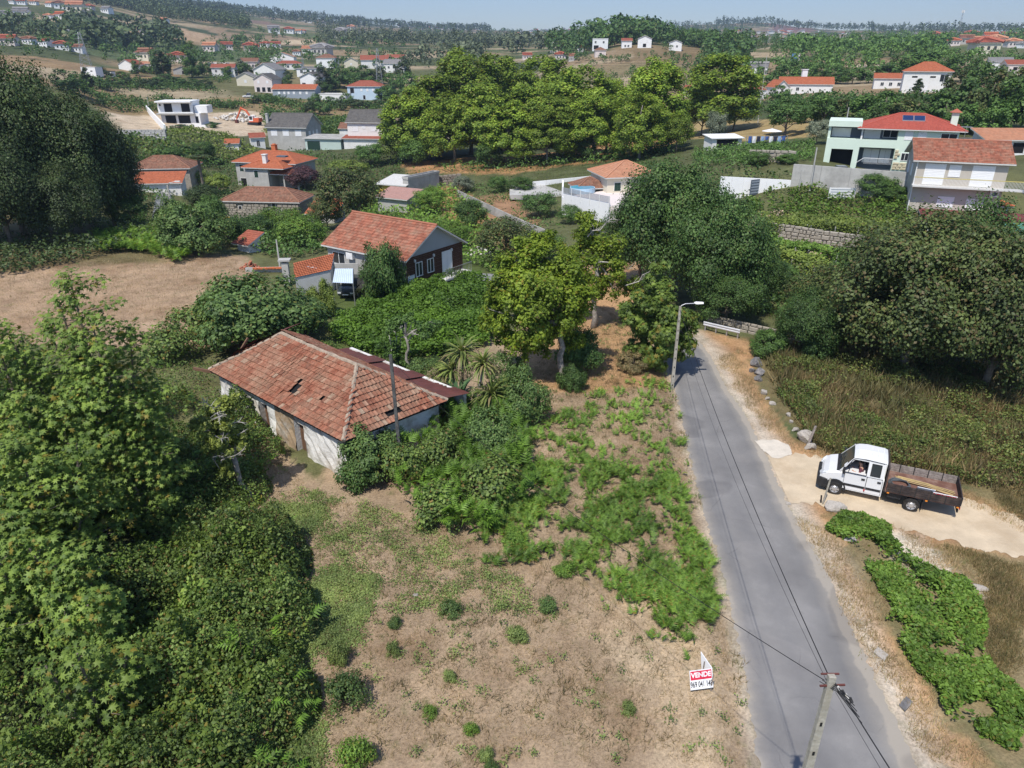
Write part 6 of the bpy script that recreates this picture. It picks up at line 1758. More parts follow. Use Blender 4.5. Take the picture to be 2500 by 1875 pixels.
# ---- saplings of the left foreground
def sapling(name, base_px, shoots, label, n, seed, m=L_MAPLE, size=.235):
 B = np.array([base_px[0], base_px[1], 0.0]); B[2] = TZ(B[0], B[1])
 rng = np.random.default_rng(seed)
 r = empty(name, B, 0, label, 'tree', 'lobed leaf saplings of the left foreground')
 C, Rr = [], []
 tb = MB()
 for dx, dy, H, w in [(a_ + (rng.uniform(-1.3, 1.3) if k_ else 0), b_ + (rng.uniform(-1.1, 1.1) if k_ else 0), c_ * (1 if not k_ else rng.uniform(.72, .97)), d_ * (1 if not k_ else .85)) for a_, b_, c_, d_ in shoots for k_ in range(2)]:
  top = Vector((dx, dy, H))
  k = 8
  pts = [Vector((dx * (i / k) ** .8, dy * (i / k) ** .8, H * i / k - (.2 if i == 0 else 0))) for i in range(k + 1)]
  tb.tube(pts, [.10 * (1 - .85 * i / k) + .012 for i in range(k + 1)], 6)
  m_ = int(H * 3.4)
  for q in range(m_):
   t = (q + 2.0) / (m_ + 1.5)
   s = pts[min(int(t * k), k - 1)].lerp(pts[min(int(t * k) + 1, k)], t * k % 1)
   a = q * 2.4 + rng.uniform(-.4, .4)
   ln = w * (1.06 - t ** 3.2) ** .8 * (.45 + .55 * min(1, t * 2.2)) * rng.uniform(.55, 1.1)
   e = s + Vector((math.cos(a) * ln, math.sin(a) * ln, ln * .25))
   tb.tube([s, e], [.022, .008], 4, 0, False)
   for u in (.3, .65, 1.0):
    C.append(s.lerp(e, u)); Rr.append(rng.uniform(.34, .62))
 C, Rr = np.array(C), np.array(Rr)
 P, Nn, k = clump_leaves(rng, C, Rr, n, .8, .3)
 Nn = Nn * .9 + np.array([-.15, -.35, .3])
 up = rng.normal(size=(n, 3)) * .5 + np.array([0, 0, -.8]) + unit(P - np.array([0, 0, 4.0])) * .5
 V, Fc = leaves_arr(P, Nn, size * rng.uniform(.45, 1.3, n), 'maple', rng, up)
 link('crown', npmesh('crown', V, Fc, m), r)
 tb.build('trunk', BARK, r)
sapling('sapling', (-17.2, 26.8), [(0, 0, 12.0, 2.9), (1.6, .5, 9.6, 2.0), (-1.8, .6, 9.8, 2.2), (.5, -1.6, 8.2, 2.2), (-.8, .2, 10.8, 2.2)], 'tallest lobed leaf sapling rising against the upper dry field', 15500, 31)
sapling('sapling', (-19.8, 25.5), [(0, 0, 10.4, 2.3), (-2.0, .5, 9.2, 2.0), (1.2, -1.2, 8.0, 2.0)], 'lobed leaf sapling at the frame edge beside the tallest one', 11500, 32)
sapling('sapling', (-17.2, 21.6), [(0, 0, 7.6, 2.2), (1.5, .8, 7.0, 1.9), (-1.5, -.6, 7.4, 2.1), (.3, -1.8, 5.8, 1.8)], 'sapling in front with yellow leaves low on its crown', 10500, 33)
sapling('sapling', (-15.6, 26.2), [(0, 0, 6.8, 1.7), (-1.0, .8, 6.2, 1.7), (-.8, -.8, 5.4, 1.6)], 'shorter sapling between the tallest one and the bare tree', 5600, 34)
sapling('sapling', (-14.4, 18.6), [(0, 0, 5.0, 1.6), (-1.4, .2, 5.6, 1.8), (.9, -1.0, 3.8, 1.3)], 'low sapling rising from the brambles at the frame edge', 4600, 35)
sapling('sapling', (-12.4, 15.2), [(0, 0, 4.2, 1.4), (.8, .8, 3.4, 1.2)], 'small sapling nearest the bottom corner', 1900, 36)
sapling('sapling', (-21.5, 29.0), [(0, 0, 8.4, 2.3), (-1.8, .5, 7.6, 2.1), (1.2, -1.0, 6.8, 2.1)], 'sapling furthest out at the frame edge below the dry field', 6500, 38)
sapling('sapling', (-17.4, 19.4), [(0, 0, 5.6, 2.0), (-1.6, .2, 6.2, 2.0), (.9, -1.0, 5.0, 1.8)], 'broad low sapling at the frame edge over the thicket', 5200, 39)
# ---- bramble mounds of the left foreground: each a mound of stems with leaf cover, vine leaves and a few ferns
def mound(c, R, H, label, n, seed, m=L_BRAM, size=.115, vines=.2, fern=18, name='bramble_bush', group='bramble mounds of the left foreground', red=0):
 rng = np.random.default_rng(seed)
 r = empty(name, (c[0], c[1], TZ(c[0], c[1])), 0, label, 'bush', group)
 a = rng.uniform(0, 6.28, n); f = rng.random(n) ** .55
 x, y = np.cos(a) * f * R[0], np.sin(a) * f * R[1]
 bump = .30 + .75 * vnoise(x + c[0] * 3, y + c[1] * 3, 1.5, seed) + .65 * vnoise(x + c[0] * 3, y, .55, seed + 1)
 ed = .82 + .36 * vnoise(np.cos(a) * 2 + seed, np.sin(a) * 2, .8, seed)
 top = H * np.maximum(1 - (f / ed) ** 4.5, 0.0) * bump + .06
 lay = rng.random(n) ** .45
 z = top * (.2 + .8 * lay) + np.abs(rng.normal(size=n)) * .12 * (rng.random(n) < .3)
 P = np.stack([x, y, np.maximum(z, .03)], -1)
 Nn = np.stack([np.cos(a) * f * .8, np.sin(a) * f * .8, np.full(n, .7)], -1) + rng.normal(size=(n, 3)) * .75
 nv = int(n * vines)
 so_ = np.argsort(-vnoise(x + c[0], y + c[1], .9, seed + 9) - .25 * rng.random(n))
 P, Nn = P[so_], Nn[so_]
 V, Fc = leaves_arr(P[nv:], Nn[nv:], size * rng.uniform(.6, 1.4, n - nv), 'quad', rng)
 link('leaves', npmesh('leaves', V, Fc, m), r)
 if nv:
  V, Fc = leaves_arr(P[:nv] + [0, 0, .06], Nn[:nv] + [0, 0, .4], size * rng.uniform(.9, 1.9, nv), 'oval', rng)
  link('vine_leaves', npmesh('vine_leaves', V, Fc, L_MAPLE), r)
 if fern:
  k = rng.integers(0, n, fern); top = top[so_]
  q = P[k] * [1, 1, 0] + np.stack([np.zeros(fern), np.zeros(fern), top[k] * .8], -1)
  a2 = rng.uniform(0, 6.28, fern)
  up = np.stack([np.cos(a2), np.sin(a2), rng.uniform(.1, .9, fern)], -1)
  V, Fc = leaves_arr(q, np.array([[0, -.2, 1.0]]) + rng.normal(size=(fern, 3)) * .2, rng.uniform(.4, .75, fern), 'frond', rng, up)
  link('fern_fronds', npmesh('fern_fronds', V, Fc, L_FERND), r)
 sb = MB()
 for q in range(26):
  k = int(rng.integers(0, n)); p = P[k]
  sb.tube([(p[0] * .5, p[1] * .5, 0), (p[0] * .8, p[1] * .8, top[k] * .7), (p[0], p[1], top[k] * 1.02)], [.015, .012, .006], 4, 0, False)
 sb.build('stems', M_DOORB, r)
 return r
MO = [((-11.0, 23.8), (2.6, 2.8), 2.4, 'bramble mound nearest the bare tree, with orange leaves', 9500), ((-9.9, 20.4), (2.6, 2.8), 2.3, 'bramble mound with broad yellow green vine leaves, edge of the field', 9500),
 ((-8.7, 16.6), (2.4, 2.6), 2.1, 'fern covered bramble mound at the field edge', 9000), ((-11.6, 22.6), (3.0, 3.0), 2.4, 'shaded bramble mound under the saplings', 7500),
 ((-11.4, 18.0), (3.0, 2.8), 2.2, 'wide bramble mound in the middle of the thicket', 9000), ((-14.8, 21.0), (2.8, 3.0), 2.2, 'bramble mound under the sapling with yellow leaves', 6000),
 ((-9.4, 13.6), (2.6, 2.2), 1.9, 'bramble mound at the bottom of the picture', 7500), ((-13.2, 13.9), (2.8, 2.3), 2.0, 'bramble mound in the bottom corner', 7000),
 ((-15.0, 26.6), (1.9, 2.0), 1.5, 'dark undergrowth mound behind the thicket beside the bare tree', 5500), ((-15.8, 28.5), (3.2, 2.6), 1.9, 'undergrowth mound at the foot of the tallest sapling', 5500),
 ((-14.8, 33.0), (2.6, 2.2), 1.7, 'undergrowth mound near the far corner of the derelict house', 4500), ((-19.5, 33.0), (3.4, 2.6), 2.0, 'undergrowth mound behind the saplings at the frame edge', 4500),
 ((-13.9, 29.6), (2.0, 2.0), 1.9, 'dark undergrowth mound left of the bare tree trunk', 4500), ((-17.4, 30.5), (2.2, 2.0), 2.4, 'tall bramble mound behind the tallest sapling', 4500), ((-16.2, 36.0), (2.2, 2.0), 1.9, 'bramble mound spilling towards the far end of the tiled roof', 4500),
 ((-17.6, 17.2), (2.6, 2.6), 2.2, 'bramble mound at the frame edge under the broad low sapling', 5500), ((-18.5, 22.5), (2.6, 2.6), 2.0, 'bramble mound at the frame edge in the saplings shade', 4500), ((-21.5, 26.5), (3.0, 2.8), 2.0, 'bramble mound furthest out at the frame edge', 4000),
 ((-22.5, 38.5), (3.2, 2.4), 1.9, 'tangled hedge mound at the lower edge of the dry field', 4200), ((-6.9, 13.4), (1.4, 1.4), 1.2, 'bright fern clump at the bottom field edge', 3000)]
for i, (c, R, H, lb, n) in enumerate(MO):
 mound(c, R, H, lb, int(n * 1.6), 100 + i, fern=40 if i in (2, 19) else 14)
# ---- ground cover nobody could count
def scatter(name, polys, n, size, kind, m, label, seed, up=1.0, lift=0.0, tilt=.5, dens_noise=None, arch=False, hgt=0.0, tuft=1, spread=.15, excl=None):
 rng = np.random.default_rng(seed)
 pts = []
 for pl in polys:
  p = gpoly(pl)
  lo, hi = p.min(0), p.max(0)
  ar = .5 * abs(np.dot(p[:, 0], np.roll(p[:, 1], 1)) - np.dot(p[:, 1], np.roll(p[:, 0], 1)))
  pts.append((p, lo, hi, ar))
 tot = sum(q[3] for q in pts)
 out = []
 for p, lo, hi, ar in pts:
  k = int(n * ar / tot) + 1
  q = rng.uniform(lo, hi, (k * 6, 2))
  wob = 1.2
  q2 = q + np.stack([vnoise(q[:, 0], q[:, 1], 1.3, 61) - .5, vnoise(q[:, 0], q[:, 1], 1.3, 62) - .5], -1) * wob
  ok = inpoly(q2[:, 0], q2[:, 1], p)
  if dens_noise:
   ok &= vnoise(q[:, 0], q[:, 1], dens_noise[0], seed) * .7 + vnoise(q[:, 0], q[:, 1], dens_noise[0] * .4, seed + 1) * .3 > dens_noise[1] + .08 * rng.normal(size=len(q))
  near = np.hypot(q[:, 0], q[:, 1]) < 80
  ins = (polydist(q[:, 0], q[:, 1], ROAD_L) < .05) & (polydist(q[:, 0], q[:, 1], ROAD_R) > -.05) & near
  ok &= ~ins
  out.append(q[ok][:k])
 q = np.concatenate(out)
 if tuft > 1:
  q = np.repeat(q, tuft, 0) + rng.normal(size=(len(q) * tuft, 2)) * spread
 z = terrain(q[:, 0], q[:, 1])
 if hgt:
  z = z + hgt * (.35 + 1.0 * vnoise(q[:, 0], q[:, 1], 1.4, seed + 5)) * rng.random(len(q)) ** .5
 P = np.stack([q[:, 0], q[:, 1], z + lift], -1)
 k = len(P)
 if kind == 'blade':
  V, Fc = leaves_arr(P, np.array([[0, 0, 1.0]]) + rng.normal(size=(k, 3)) * tilt, size * rng.uniform(.5, 1.4, k), 'blade', rng)
 else:
  a = rng.uniform(0, 6.28, k)
  upv = np.stack([np.cos(a), np.sin(a), np.full(k, up) * rng.uniform(.4, 1.3, k)], -1) if arch else rng.normal(size=(k, 3))
  Nn = (np.stack([-np.cos(a) * up, -np.sin(a) * up, np.ones(k)], -1) if arch else np.array([[0, 0, 1.0]])) + rng.normal(size=(k, 3)) * tilt
  V, Fc = leaves_arr(P, Nn, size * rng.uniform(.6, 1.3, k), kind, rng, upv)
 return tag(link(name, npmesh(name, V, Fc, m)), label, None, None, 'stuff')
FIELD = [(700, 1874), (640, 1500), (600, 1290), (620, 1010), (700, 1150), (800, 1230), (1060, 1260), (1200, 1150), (1180, 1000), (1300, 900), (1440, 800), (1560, 740), (1640, 960), (1690, 1180), (1750, 1380), (1800, 1560), (1860, 1874)]
scatter('dry_grass', [FIELD], 22000, .16, 'blade', L_STRAW, 'dry straw coloured grass over the near field', 1, tilt=.55, tuft=5, spread=.10)
scatter('dry_grass', [[(-100, 580), (260, 620), (560, 615), (610, 700), (560, 790), (380, 790), (-100, 830)]], 6000, .24, 'blade', L_STRAW, 'dry grass of the upper field', 2, tilt=.5, tuft=4, spread=.2)
scatter('dry_grass', [[(1740, 870), (1800, 850), (1860, 980), (1930, 1080), (2060, 1100), (2350, 1190), (2500, 1260), (2500, 1300), (2300, 1210), (2000, 1120), (1880, 1070)], [(1990, 1240), (2120, 1290), (2500, 1370), (2500, 1500), (2330, 1420), (2200, 1310), (2060, 1290)],
     [(1900, 1240), (2040, 1300), (2150, 1500), (2290, 1720), (2400, 1870), (2270, 1870), (2110, 1560)]], 5200, .20, 'blade', L_STRAW, 'tall dry grass along the verges and the dirt track', 3, tilt=.45, tuft=5, spread=.12)
scatter('green_weeds', [[(600, 1230), (760, 1230), (850, 1330), (900, 1430), (890, 1560), (800, 1700), (790, 1874), (700, 1874), (650, 1500)]], 2600, .085, 'quad', L_GRASSG, 'low green weeds spreading from the thicket into the field', 4, dens_noise=(1.5, .47), hgt=.09, tuft=14, spread=.16, tilt=.5)
scatter('green_weeds', [FIELD], 480, .075, 'quad', L_GRASSG, 'scattered green weed tufts in the dry field', 5, hgt=.26, tuft=34, spread=.10, tilt=.8)
scatter('green_weeds', [[(720, 1200), (1000, 1260), (1250, 1400), (1300, 1500), (900, 1500), (780, 1320)]], 420, .075, 'quad', L_GRASSG, 'green weed patches below the bramble mounds', 25, hgt=.2, tuft=34, spread=.15, tilt=.8, dens_noise=(1.2, .42))
scatter('bracken', [[(1230, 1150), (1420, 1120), (1640, 1180), (1690, 1260), (1745, 1400), (1775, 1500), (1700, 1590), (1600, 1540), (1480, 1420), (1330, 1370), (1200, 1380), (1180, 1300)]], 4200, .42, 'frond', L_FERN,
  'bright green bracken along the left road edge', 6, up=.6, lift=.14, tilt=.25, dens_noise=(.95, .47), arch=True, hgt=.14)
scatter('bracken', [[(1380, 960), (1600, 930), (1655, 960), (1670, 1080), (1690, 1200), (1620, 1190), (1500, 1130), (1330, 1130), (1360, 1040)], [(1230, 980), (1400, 1000), (1420, 1180), (1250, 1190)], [(1480, 1380), (1700, 1560), (1690, 1630), (1560, 1560), (1450, 1460)]], 1700, .36, 'frond', L_FERN,
  'patchy bracken on the dry slope beside the road', 7, up=.6, lift=.10, tilt=.25, dens_noise=(.7, .59), arch=True, hgt=.08)
scatter('bracken', [[(950, 1120), (1080, 1040), (1260, 990), (1300, 1120), (1310, 1230), (1210, 1330), (1080, 1330), (980, 1230)]], 1250, .66, 'frond', L_FERND, 'tall bracken at the hip end of the derelict house', 8, up=.7, lift=.45, tilt=.3, dens_noise=(1.2, .38), arch=True, hgt=1.1)
scatter('bracken', [[(905, 730), (960, 690), (1010, 690), (1180, 690), (1230, 780), (1180, 850), (1090, 880), (960, 880), (830, 845), (800, 810), (880, 780)]], 34000, .25, 'quad', L_FERND, 'bright green bracken field behind the derelict house', 9, lift=.1, tilt=.55, hgt=1.1)
scatter('bracken', [[(230, 585), (440, 575), (490, 620), (440, 650), (360, 620), (250, 620)]], 1500, .95, 'frond', L_FERN, 'yellow green bracken at the top of the dry upper field', 10, up=.6, lift=.35, tilt=.3, arch=True, hgt=.6)
VINES = [[(2050, 1250), (2110, 1265), (2180, 1330), (2240, 1390), (2330, 1420), (2390, 1480), (2410, 1560), (2440, 1660), (2510, 1700), (2510, 1860), (2440, 1840), (2330, 1760), (2260, 1680), (2230, 1600), (2150, 1500), (2110, 1400), (2150, 1390), (2080, 1320), (2030, 1300)]]
scatter('vine_cover', VINES, 29000, .16, 'oval', L_VINE, 'creeping green vines on the right bank of the road', 11, dens_noise=(1.15, .465), hgt=.5, tilt=.7)
SCRUB = [(1885, 875), (1990, 830), (2120, 860), (2560, 930), (2560, 1230), (2420, 1190), (2200, 1150), (2010, 1100), (1975, 1050), (1925, 980)]
L_SCRUB = leafmat('scrub leaf', (.050, .075, .020), (.105, .125, .032), (.18, .13, .05), .1, .25, .6)
L_BROOM = leafmat('olive broom twig', (.075, .075, .032), (.135, .12, .055), None, .05, .2, .5)
scatter('scrub', [SCRUB], 34000, .14, 'quad', L_SCRUB, 'low olive scrub covering the slope above the truck', 12, dens_noise=(2.2, .40), hgt=1.0, tilt=.8)
scatter('scrub', [[(1900, 960), (2000, 980), (2250, 1060), (2300, 1130), (2080, 1110), (1970, 1070)]], 15000, .12, 'quad', L_BRAM, 'yellow green bramble carpet right above the truck', 28, dens_noise=(1.7, .34), hgt=.55, tilt=.7)
scatter('dry_grass', [SCRUB], 5200, .55, 'blade', L_DRYBR, 'rough dry grass between the scrub', 29, tilt=.5, tuft=6, spread=.2, dens_noise=(1.9, .36))
scatter('dry_broom', [SCRUB], 240, .95, 'blade', L_DRYBR, 'tall dry brown broom standing in the scrub', 13, tilt=.42, tuft=46, spread=.28, dens_noise=(3.2, .56))
scatter('green_broom', [SCRUB], 190, .9, 'blade', L_BROOM, 'olive green broom tufts in the scrub', 30, tilt=.42, tuft=46, spread=.28, dens_noise=(3.0, .5))
scatter('dry_tufts', [FIELD], 650, .26, 'blade', L_DRYBR, 'brown dead grass tufts scattered in the dry field', 31, tilt=.7, tuft=16, spread=.12, dens_noise=(2.6, .42))
scatter('green_hollow', [[(870, 500), (960, 470), (1100, 460), (1180, 520), (1230, 600), (1230, 680), (1150, 650), (1060, 620), (1000, 590), (900, 540)]], 6000, .45, 'quad', L_VINE, 'tangled greenery in the hollow behind the gabled house', 14, hgt=1.4, tilt=.6)
scatter('vineyard', [[(180, 345), (560, 335), (640, 375), (560, 400), (470, 400), (300, 385)], [(640, 330), (960, 315), (960, 282), (660, 296)]], 11000, .62, 'quad', L_LITE, 'vineyard rows behind the grey houses', 15, hgt=1.5, tilt=.6)
scatter('kitchen_garden', [[(1690, 370), (1760, 360), (1990, 352), (1985, 395), (1830, 412), (1690, 400)]], 7000, .34, 'quad', L_MID, 'vegetable beds on the terrace left of the mint green house', 16, hgt=1.0, tilt=.6, dens_noise=(3, .3))
scatter('undergrowth', [[(470, 560), (620, 560), (800, 560), (790, 620), (700, 640), (560, 600)]], 4800, .4, 'quad', L_MID, 'mixed undergrowth between barn and orange annex', 17, hgt=1.6, tilt=.6)
scatter('undergrowth', [[(1000, 425), (1250, 420), (1480, 400), (1640, 375), (1640, 350), (1450, 375), (1250, 400)]], 3600, .5, 'quad', L_MID, 'bushes fringing the red earth track below the grove', 18, hgt=1.8, tilt=.6, dens_noise=(5, .45))
scatter('undergrowth', [[(1700, 640), (1800, 590), (1900, 640), (2100, 700), (2500, 640), (2500, 760), (2100, 800), (1860, 770), (1750, 740)]], 9000, .36, 'quad', L_OAK, 'shaded undergrowth below the oaks', 19, hgt=1.4, tilt=.6)
scatter('undergrowth', [[(-60, 600), (230, 590), (400, 560), (480, 590), (230, 630), (150, 650), (-60, 690)]], 5000, .35, 'quad', L_DARK, 'dark undergrowth in the shade of the tall dark trees', 20, hgt=1.5, tilt=.6)
scatter('undergrowth', [[(1870, 470), (2210, 492), (2230, 545), (2110, 548), (1880, 535)], [(1690, 480), (1860, 490), (1880, 570), (1800, 600), (1690, 590)]], 8000, .36, 'quad', L_VINE, 'garden greenery below the tall concrete wall', 21, hgt=1.1, tilt=.6, dens_noise=(3, .3))
scatter('undergrowth', [[(1040, 470), (1250, 440), (1370, 480), (1370, 560), (1330, 600), (1200, 560)]], 2600, .34, 'quad', L_MID, 'vegetable rows and weeds on the red earth terrace', 22, hgt=1.0, tilt=.6, dens_noise=(3, .5))
scatter('valley_bushes', [[(160, 205), (640, 240), (960, 262), (960, 330), (660, 330), (640, 262), (250, 262)], [(160, 175), (560, 190), (560, 232), (180, 205)], [(230, 340), (560, 400), (480, 450), (330, 400)]], 2600, .8, 'quad', L_MID, 'bushes and hedges dotted over the left valley', 23, hgt=2.4, tilt=.8, tuft=9, spread=1.0, dens_noise=(13, .55))
scatter('valley_bushes', [[(1620, 290), (2500, 285), (2500, 250), (2100, 245), (1640, 262)], [(1350, 300), (1660, 300), (1660, 340), (1350, 350)]], 1500, .7, 'quad', L_OAK, 'bushes between the trees behind the mint green house', 24, hgt=2.6, tilt=.8, tuft=9, spread=.9, dens_noise=(9, .42))
scatter('undergrowth', [[(230, 400), (560, 400), (960, 380), (1000, 440), (900, 520), (560, 560), (470, 470), (330, 520)], [(1560, 400), (1900, 408), (1920, 440), (1700, 470), (1560, 440)]], 6500, .42, 'quad', L_MID, 'garden shrubs and weeds around the villa and terraces', 32, hgt=1.3, tilt=.7, tuft=2, spread=.5, dens_noise=(4, .42))
scatter('undergrowth', [[(380, 880), (500, 880), (640, 1000), (610, 1100), (500, 1010), (400, 960)], [(880, 860), (1040, 900), (1060, 950), (960, 930)]], 2200, .15, 'quad', L_BRAM, 'weeds round the far end of the derelict house', 33, hgt=.5, tilt=.7, dens_noise=(1.5, .36))
scatter('dry_grass', [[(2330, 1330), (2500, 1370), (2500, 1700), (2440, 1650), (2400, 1470)], [(2430, 1180), (2560, 1200), (2560, 1290), (2440, 1230)]], 2600, .22, 'blade', L_DRYBR, 'brown dry grass at the frame edge beyond the vines', 26, tilt=.5, tuft=7, spread=.13)
scatter('valley_grass', [[(930, 420), (1300, 400), (1660, 345), (1660, 400), (1500, 470), (1250, 480), (1000, 470)], [(200, 560), (480, 600), (500, 450), (250, 480)], [(1800, 560), (2500, 560), (2500, 700), (1800, 700)]], 9000, .4, 'blade', L_GRASSG, 'rough grass on the terraces', 27, tilt=.5, tuft=5, spread=.25)
# vine pergolas on the right terraces
def pergola(pts, width, h, label, n, m, seed):
 P = [at_row(*p) for p in pts]
 rng = np.random.default_rng(seed)
 r = empty('vine_pergola', P[0], 0, label, 'pergola')
 pm = MB().tube([(0, 0, -.3), (0, 0, h)], .06, 5).mesh('post', M_CONC)
 seg = [np.linalg.norm(b - a) for a, b in zip(P[:-1], P[1:])]
 Q, Nn = [], []
 for (a, b), L in zip(zip(P[:-1], P[1:]), seg):
  k = int(n * L / sum(seg))
  t = rng.random(k)
  u = (b - a) / L; s = np.array([-u[1], u[0], 0])
  w = rng.uniform(-.5, .5, k) * width
  hang = (rng.random(k) < .25)
  q = a + (b - a) * t[:, None] + s * w[:, None]
  q[:, 2] += h * (.88 + .3 * vnoise(q[:, 0], q[:, 1], 1.5, seed)) + rng.normal(size=k) * .14 - hang * rng.random(k) * h * .7
  q[hang] += s * (np.sign(w[hang]) * (width / 2 - np.abs(w[hang])))[:, None]
  Q.append(q); Nn.append(np.array([[0, -.2, 1.0]]) + rng.normal(size=(k, 3)) * .6)
  for j in range(int(L / 3) + 1):
   for sd in (-.5, .5):
    c = a + (b - a) * min(j * 3 / L, 1) + s * sd * width
    link('post', pm, r, tuple(c - P[0]))
 V, Fc = leaves_arr(np.concatenate(Q) - P[0], np.concatenate(Nn), rng.uniform(.22, .42, len(np.concatenate(Q))), 'quad', rng)
 link('vine_leaves', npmesh('vine_leaves', V, Fc, m), r)
pergola([(1850, 522, 90), (1990, 520, 90), (2120, 525, 89), (2230, 530, 88)], 5.5, 2.0, 'wide vine pergola in front of the tall concrete wall', 9000, L_LITE, 1)
pergola([(1790, 610, 80), (1900, 640, 76), (2060, 680, 70)], 2.2, 2.2, 'narrow vine pergola running along the sunken path', 5200, L_LITE, 2)
pergola([(1830, 575, 84), (1990, 600, 81), (2120, 620, 79)], 2.6, 1.6, 'vine row above the sandy garden path', 4200, L_VINE, 3)
rb_ = mound(at_row(1900, 530, 91)[:2], (5.5, 1.2), 1.6, 'bank of pale pink roses under the vine pergola', 2600, 300, L_ROSE, .20, .0, 0, 'rose_hedge', None)
# ---------------------------------------------------------------- truck on the dirt track
M_CARW = mat('white vehicle paint', (.72, .72, .72), .28, .02, 1.5, 0, 30, (.6, .57, .5), .12, 1.5, spec=.5)
M_BLKP = mat('black plastic', (.025, .025, .027), .6, .15, 4)
M_TYRE = mat('tyre rubber', (.022, .021, .02), .85, .2, 6, .2, 40, (.12, .1, .08), .3, 4)
M_RIM = mat('steel rim', (.50, .50, .51), .4, .08, 5, metal=.6)
M_LENS = mat('clear lamp lens', (.62, .64, .66), .15, .05, 5, spec=.8)
M_AMBER = mat('amber lamp', (.75, .25, .03), .4, .05, 5)
M_REDL = mat('red lamp', (.45, .03, .03), .4, .05, 5)
M_BOARD = mat('dark worn bed boards', (.038, .030, .029), .75, .3, 4, .3, 20, (.13, .09, .07), .4, 3)
M_BOARDL = mat('greyed bed boards', (.30, .26, .23), .85, .3, 5, .4, 20, (.14, .11, .10), .6, 6)
M_BEDF = mat('rust red bed floor', (.17, .085, .062), .85, .25, 2, .2, 15, (.30, .24, .19), .4, 2)
M_CANE = mat('yellow cane', (.46, .34, .15), .6, .2, 3)
M_HOSE = mat('grey rubber hose', (.10, .11, .12), .6, .2, 4)
M_PANEL = mat('white sign board', (.80, .80, .80), .6, .03, 2)
M_REDP = mat('red print', (.62, .03, .07), .6, .04, 2)
M_BLKT = mat('black print', (.02, .02, .025), .6, .04, 2)
M_SKIN = mat('skin', (.50, .30, .21), .6, .08, 6)
M_SHIRT = mat('maroon shirt', (.12, .04, .055), .9, .15, 5)
M_HAIR = mat('dark hair', (.02, .015, .012), .8, .2, 10)
M_JEAN = mat('dark trousers', (.03, .035, .05), .9, .15, 6)
def text_mesh(txt, size, m, name, parent, M4, extrude=.004, bold=.034):
 c = bpy.data.curves.new('t', 'FONT'); c.body = txt; c.size = size; c.align_x = 'CENTER'; c.align_y = 'CENTER'; c.extrude = extrude; c.offset = size * bold
 o = bpy.data.objects.new('t', c); COL.objects.link(o)
 me = bpy.data.meshes.new_from_object(o.evaluated_get(bpy.context.evaluated_depsgraph_get()))
 bpy.data.objects.remove(o); bpy.data.curves.remove(c)
 me.materials.clear(); me.materials.append(m); me.name = name
 r = link(name, me, parent); r.matrix_local = M4
 return r
def loft(mb, secs, mi=0, cap=True):
 for a, b in zip(secs[:-1], secs[1:]):
  n = len(a)
  for i in range(n):
   j = (i + 1) % n
   mb.poly([a[i], a[j], b[j], b[i]], mi)
 if cap:
  mb.poly(list(secs[0])[::-1], mi); mb.poly(list(secs[-1]), mi)
def wheel(parent, c, r, w, nm='wheel', inner=M_RIM, side=1):
 e = empty(nm); e.parent = parent; e.location = c
 mb = MB()
 prof = [(r * .62, -w / 2), (r * .93, -w / 2), (r, -w * .32), (r, w * .32), (r * .93, w / 2), (r * .62, w / 2)]
 n = 28
 for i in range(n):
  a, b = 2 * math.pi * i / n, 2 * math.pi * (i + 1) / n
  P = lambda q, t: (q[0] * math.cos(t), q[1], q[0] * math.sin(t))
  for p, q in zip(prof[:-1], prof[1:]): mb.poly([P(p, a), P(q, a), P(q, b), P(p, b)])
 mb.build('tyre', M_TYRE, e, smooth=True)
 mb = MB()
 s = side
 prof = [(r * .63, s * w * .5), (r * .60, s * w * .30), (r * .40, s * w * .34), (r * .30, s * w * .48), (r * .16, s * w * .50), (.001, s * w * .50)]
 for i in range(n):
  a, b = 2 * math.pi * i / n, 2 * math.pi * (i + 1) / n
  P = lambda q, t: (q[0] * math.cos(t), q[1], q[0] * math.sin(t))
  for j, (p, q) in enumerate(zip(prof[:-1], prof[1:])):
   mb.poly([P(p, a), P(q, a), P(q, b), P(p, b)], 1 if (j == 1 and i % 4 == 0) else 0)
 mb.build('rim', [inner, M_BLKP], e)
 return e
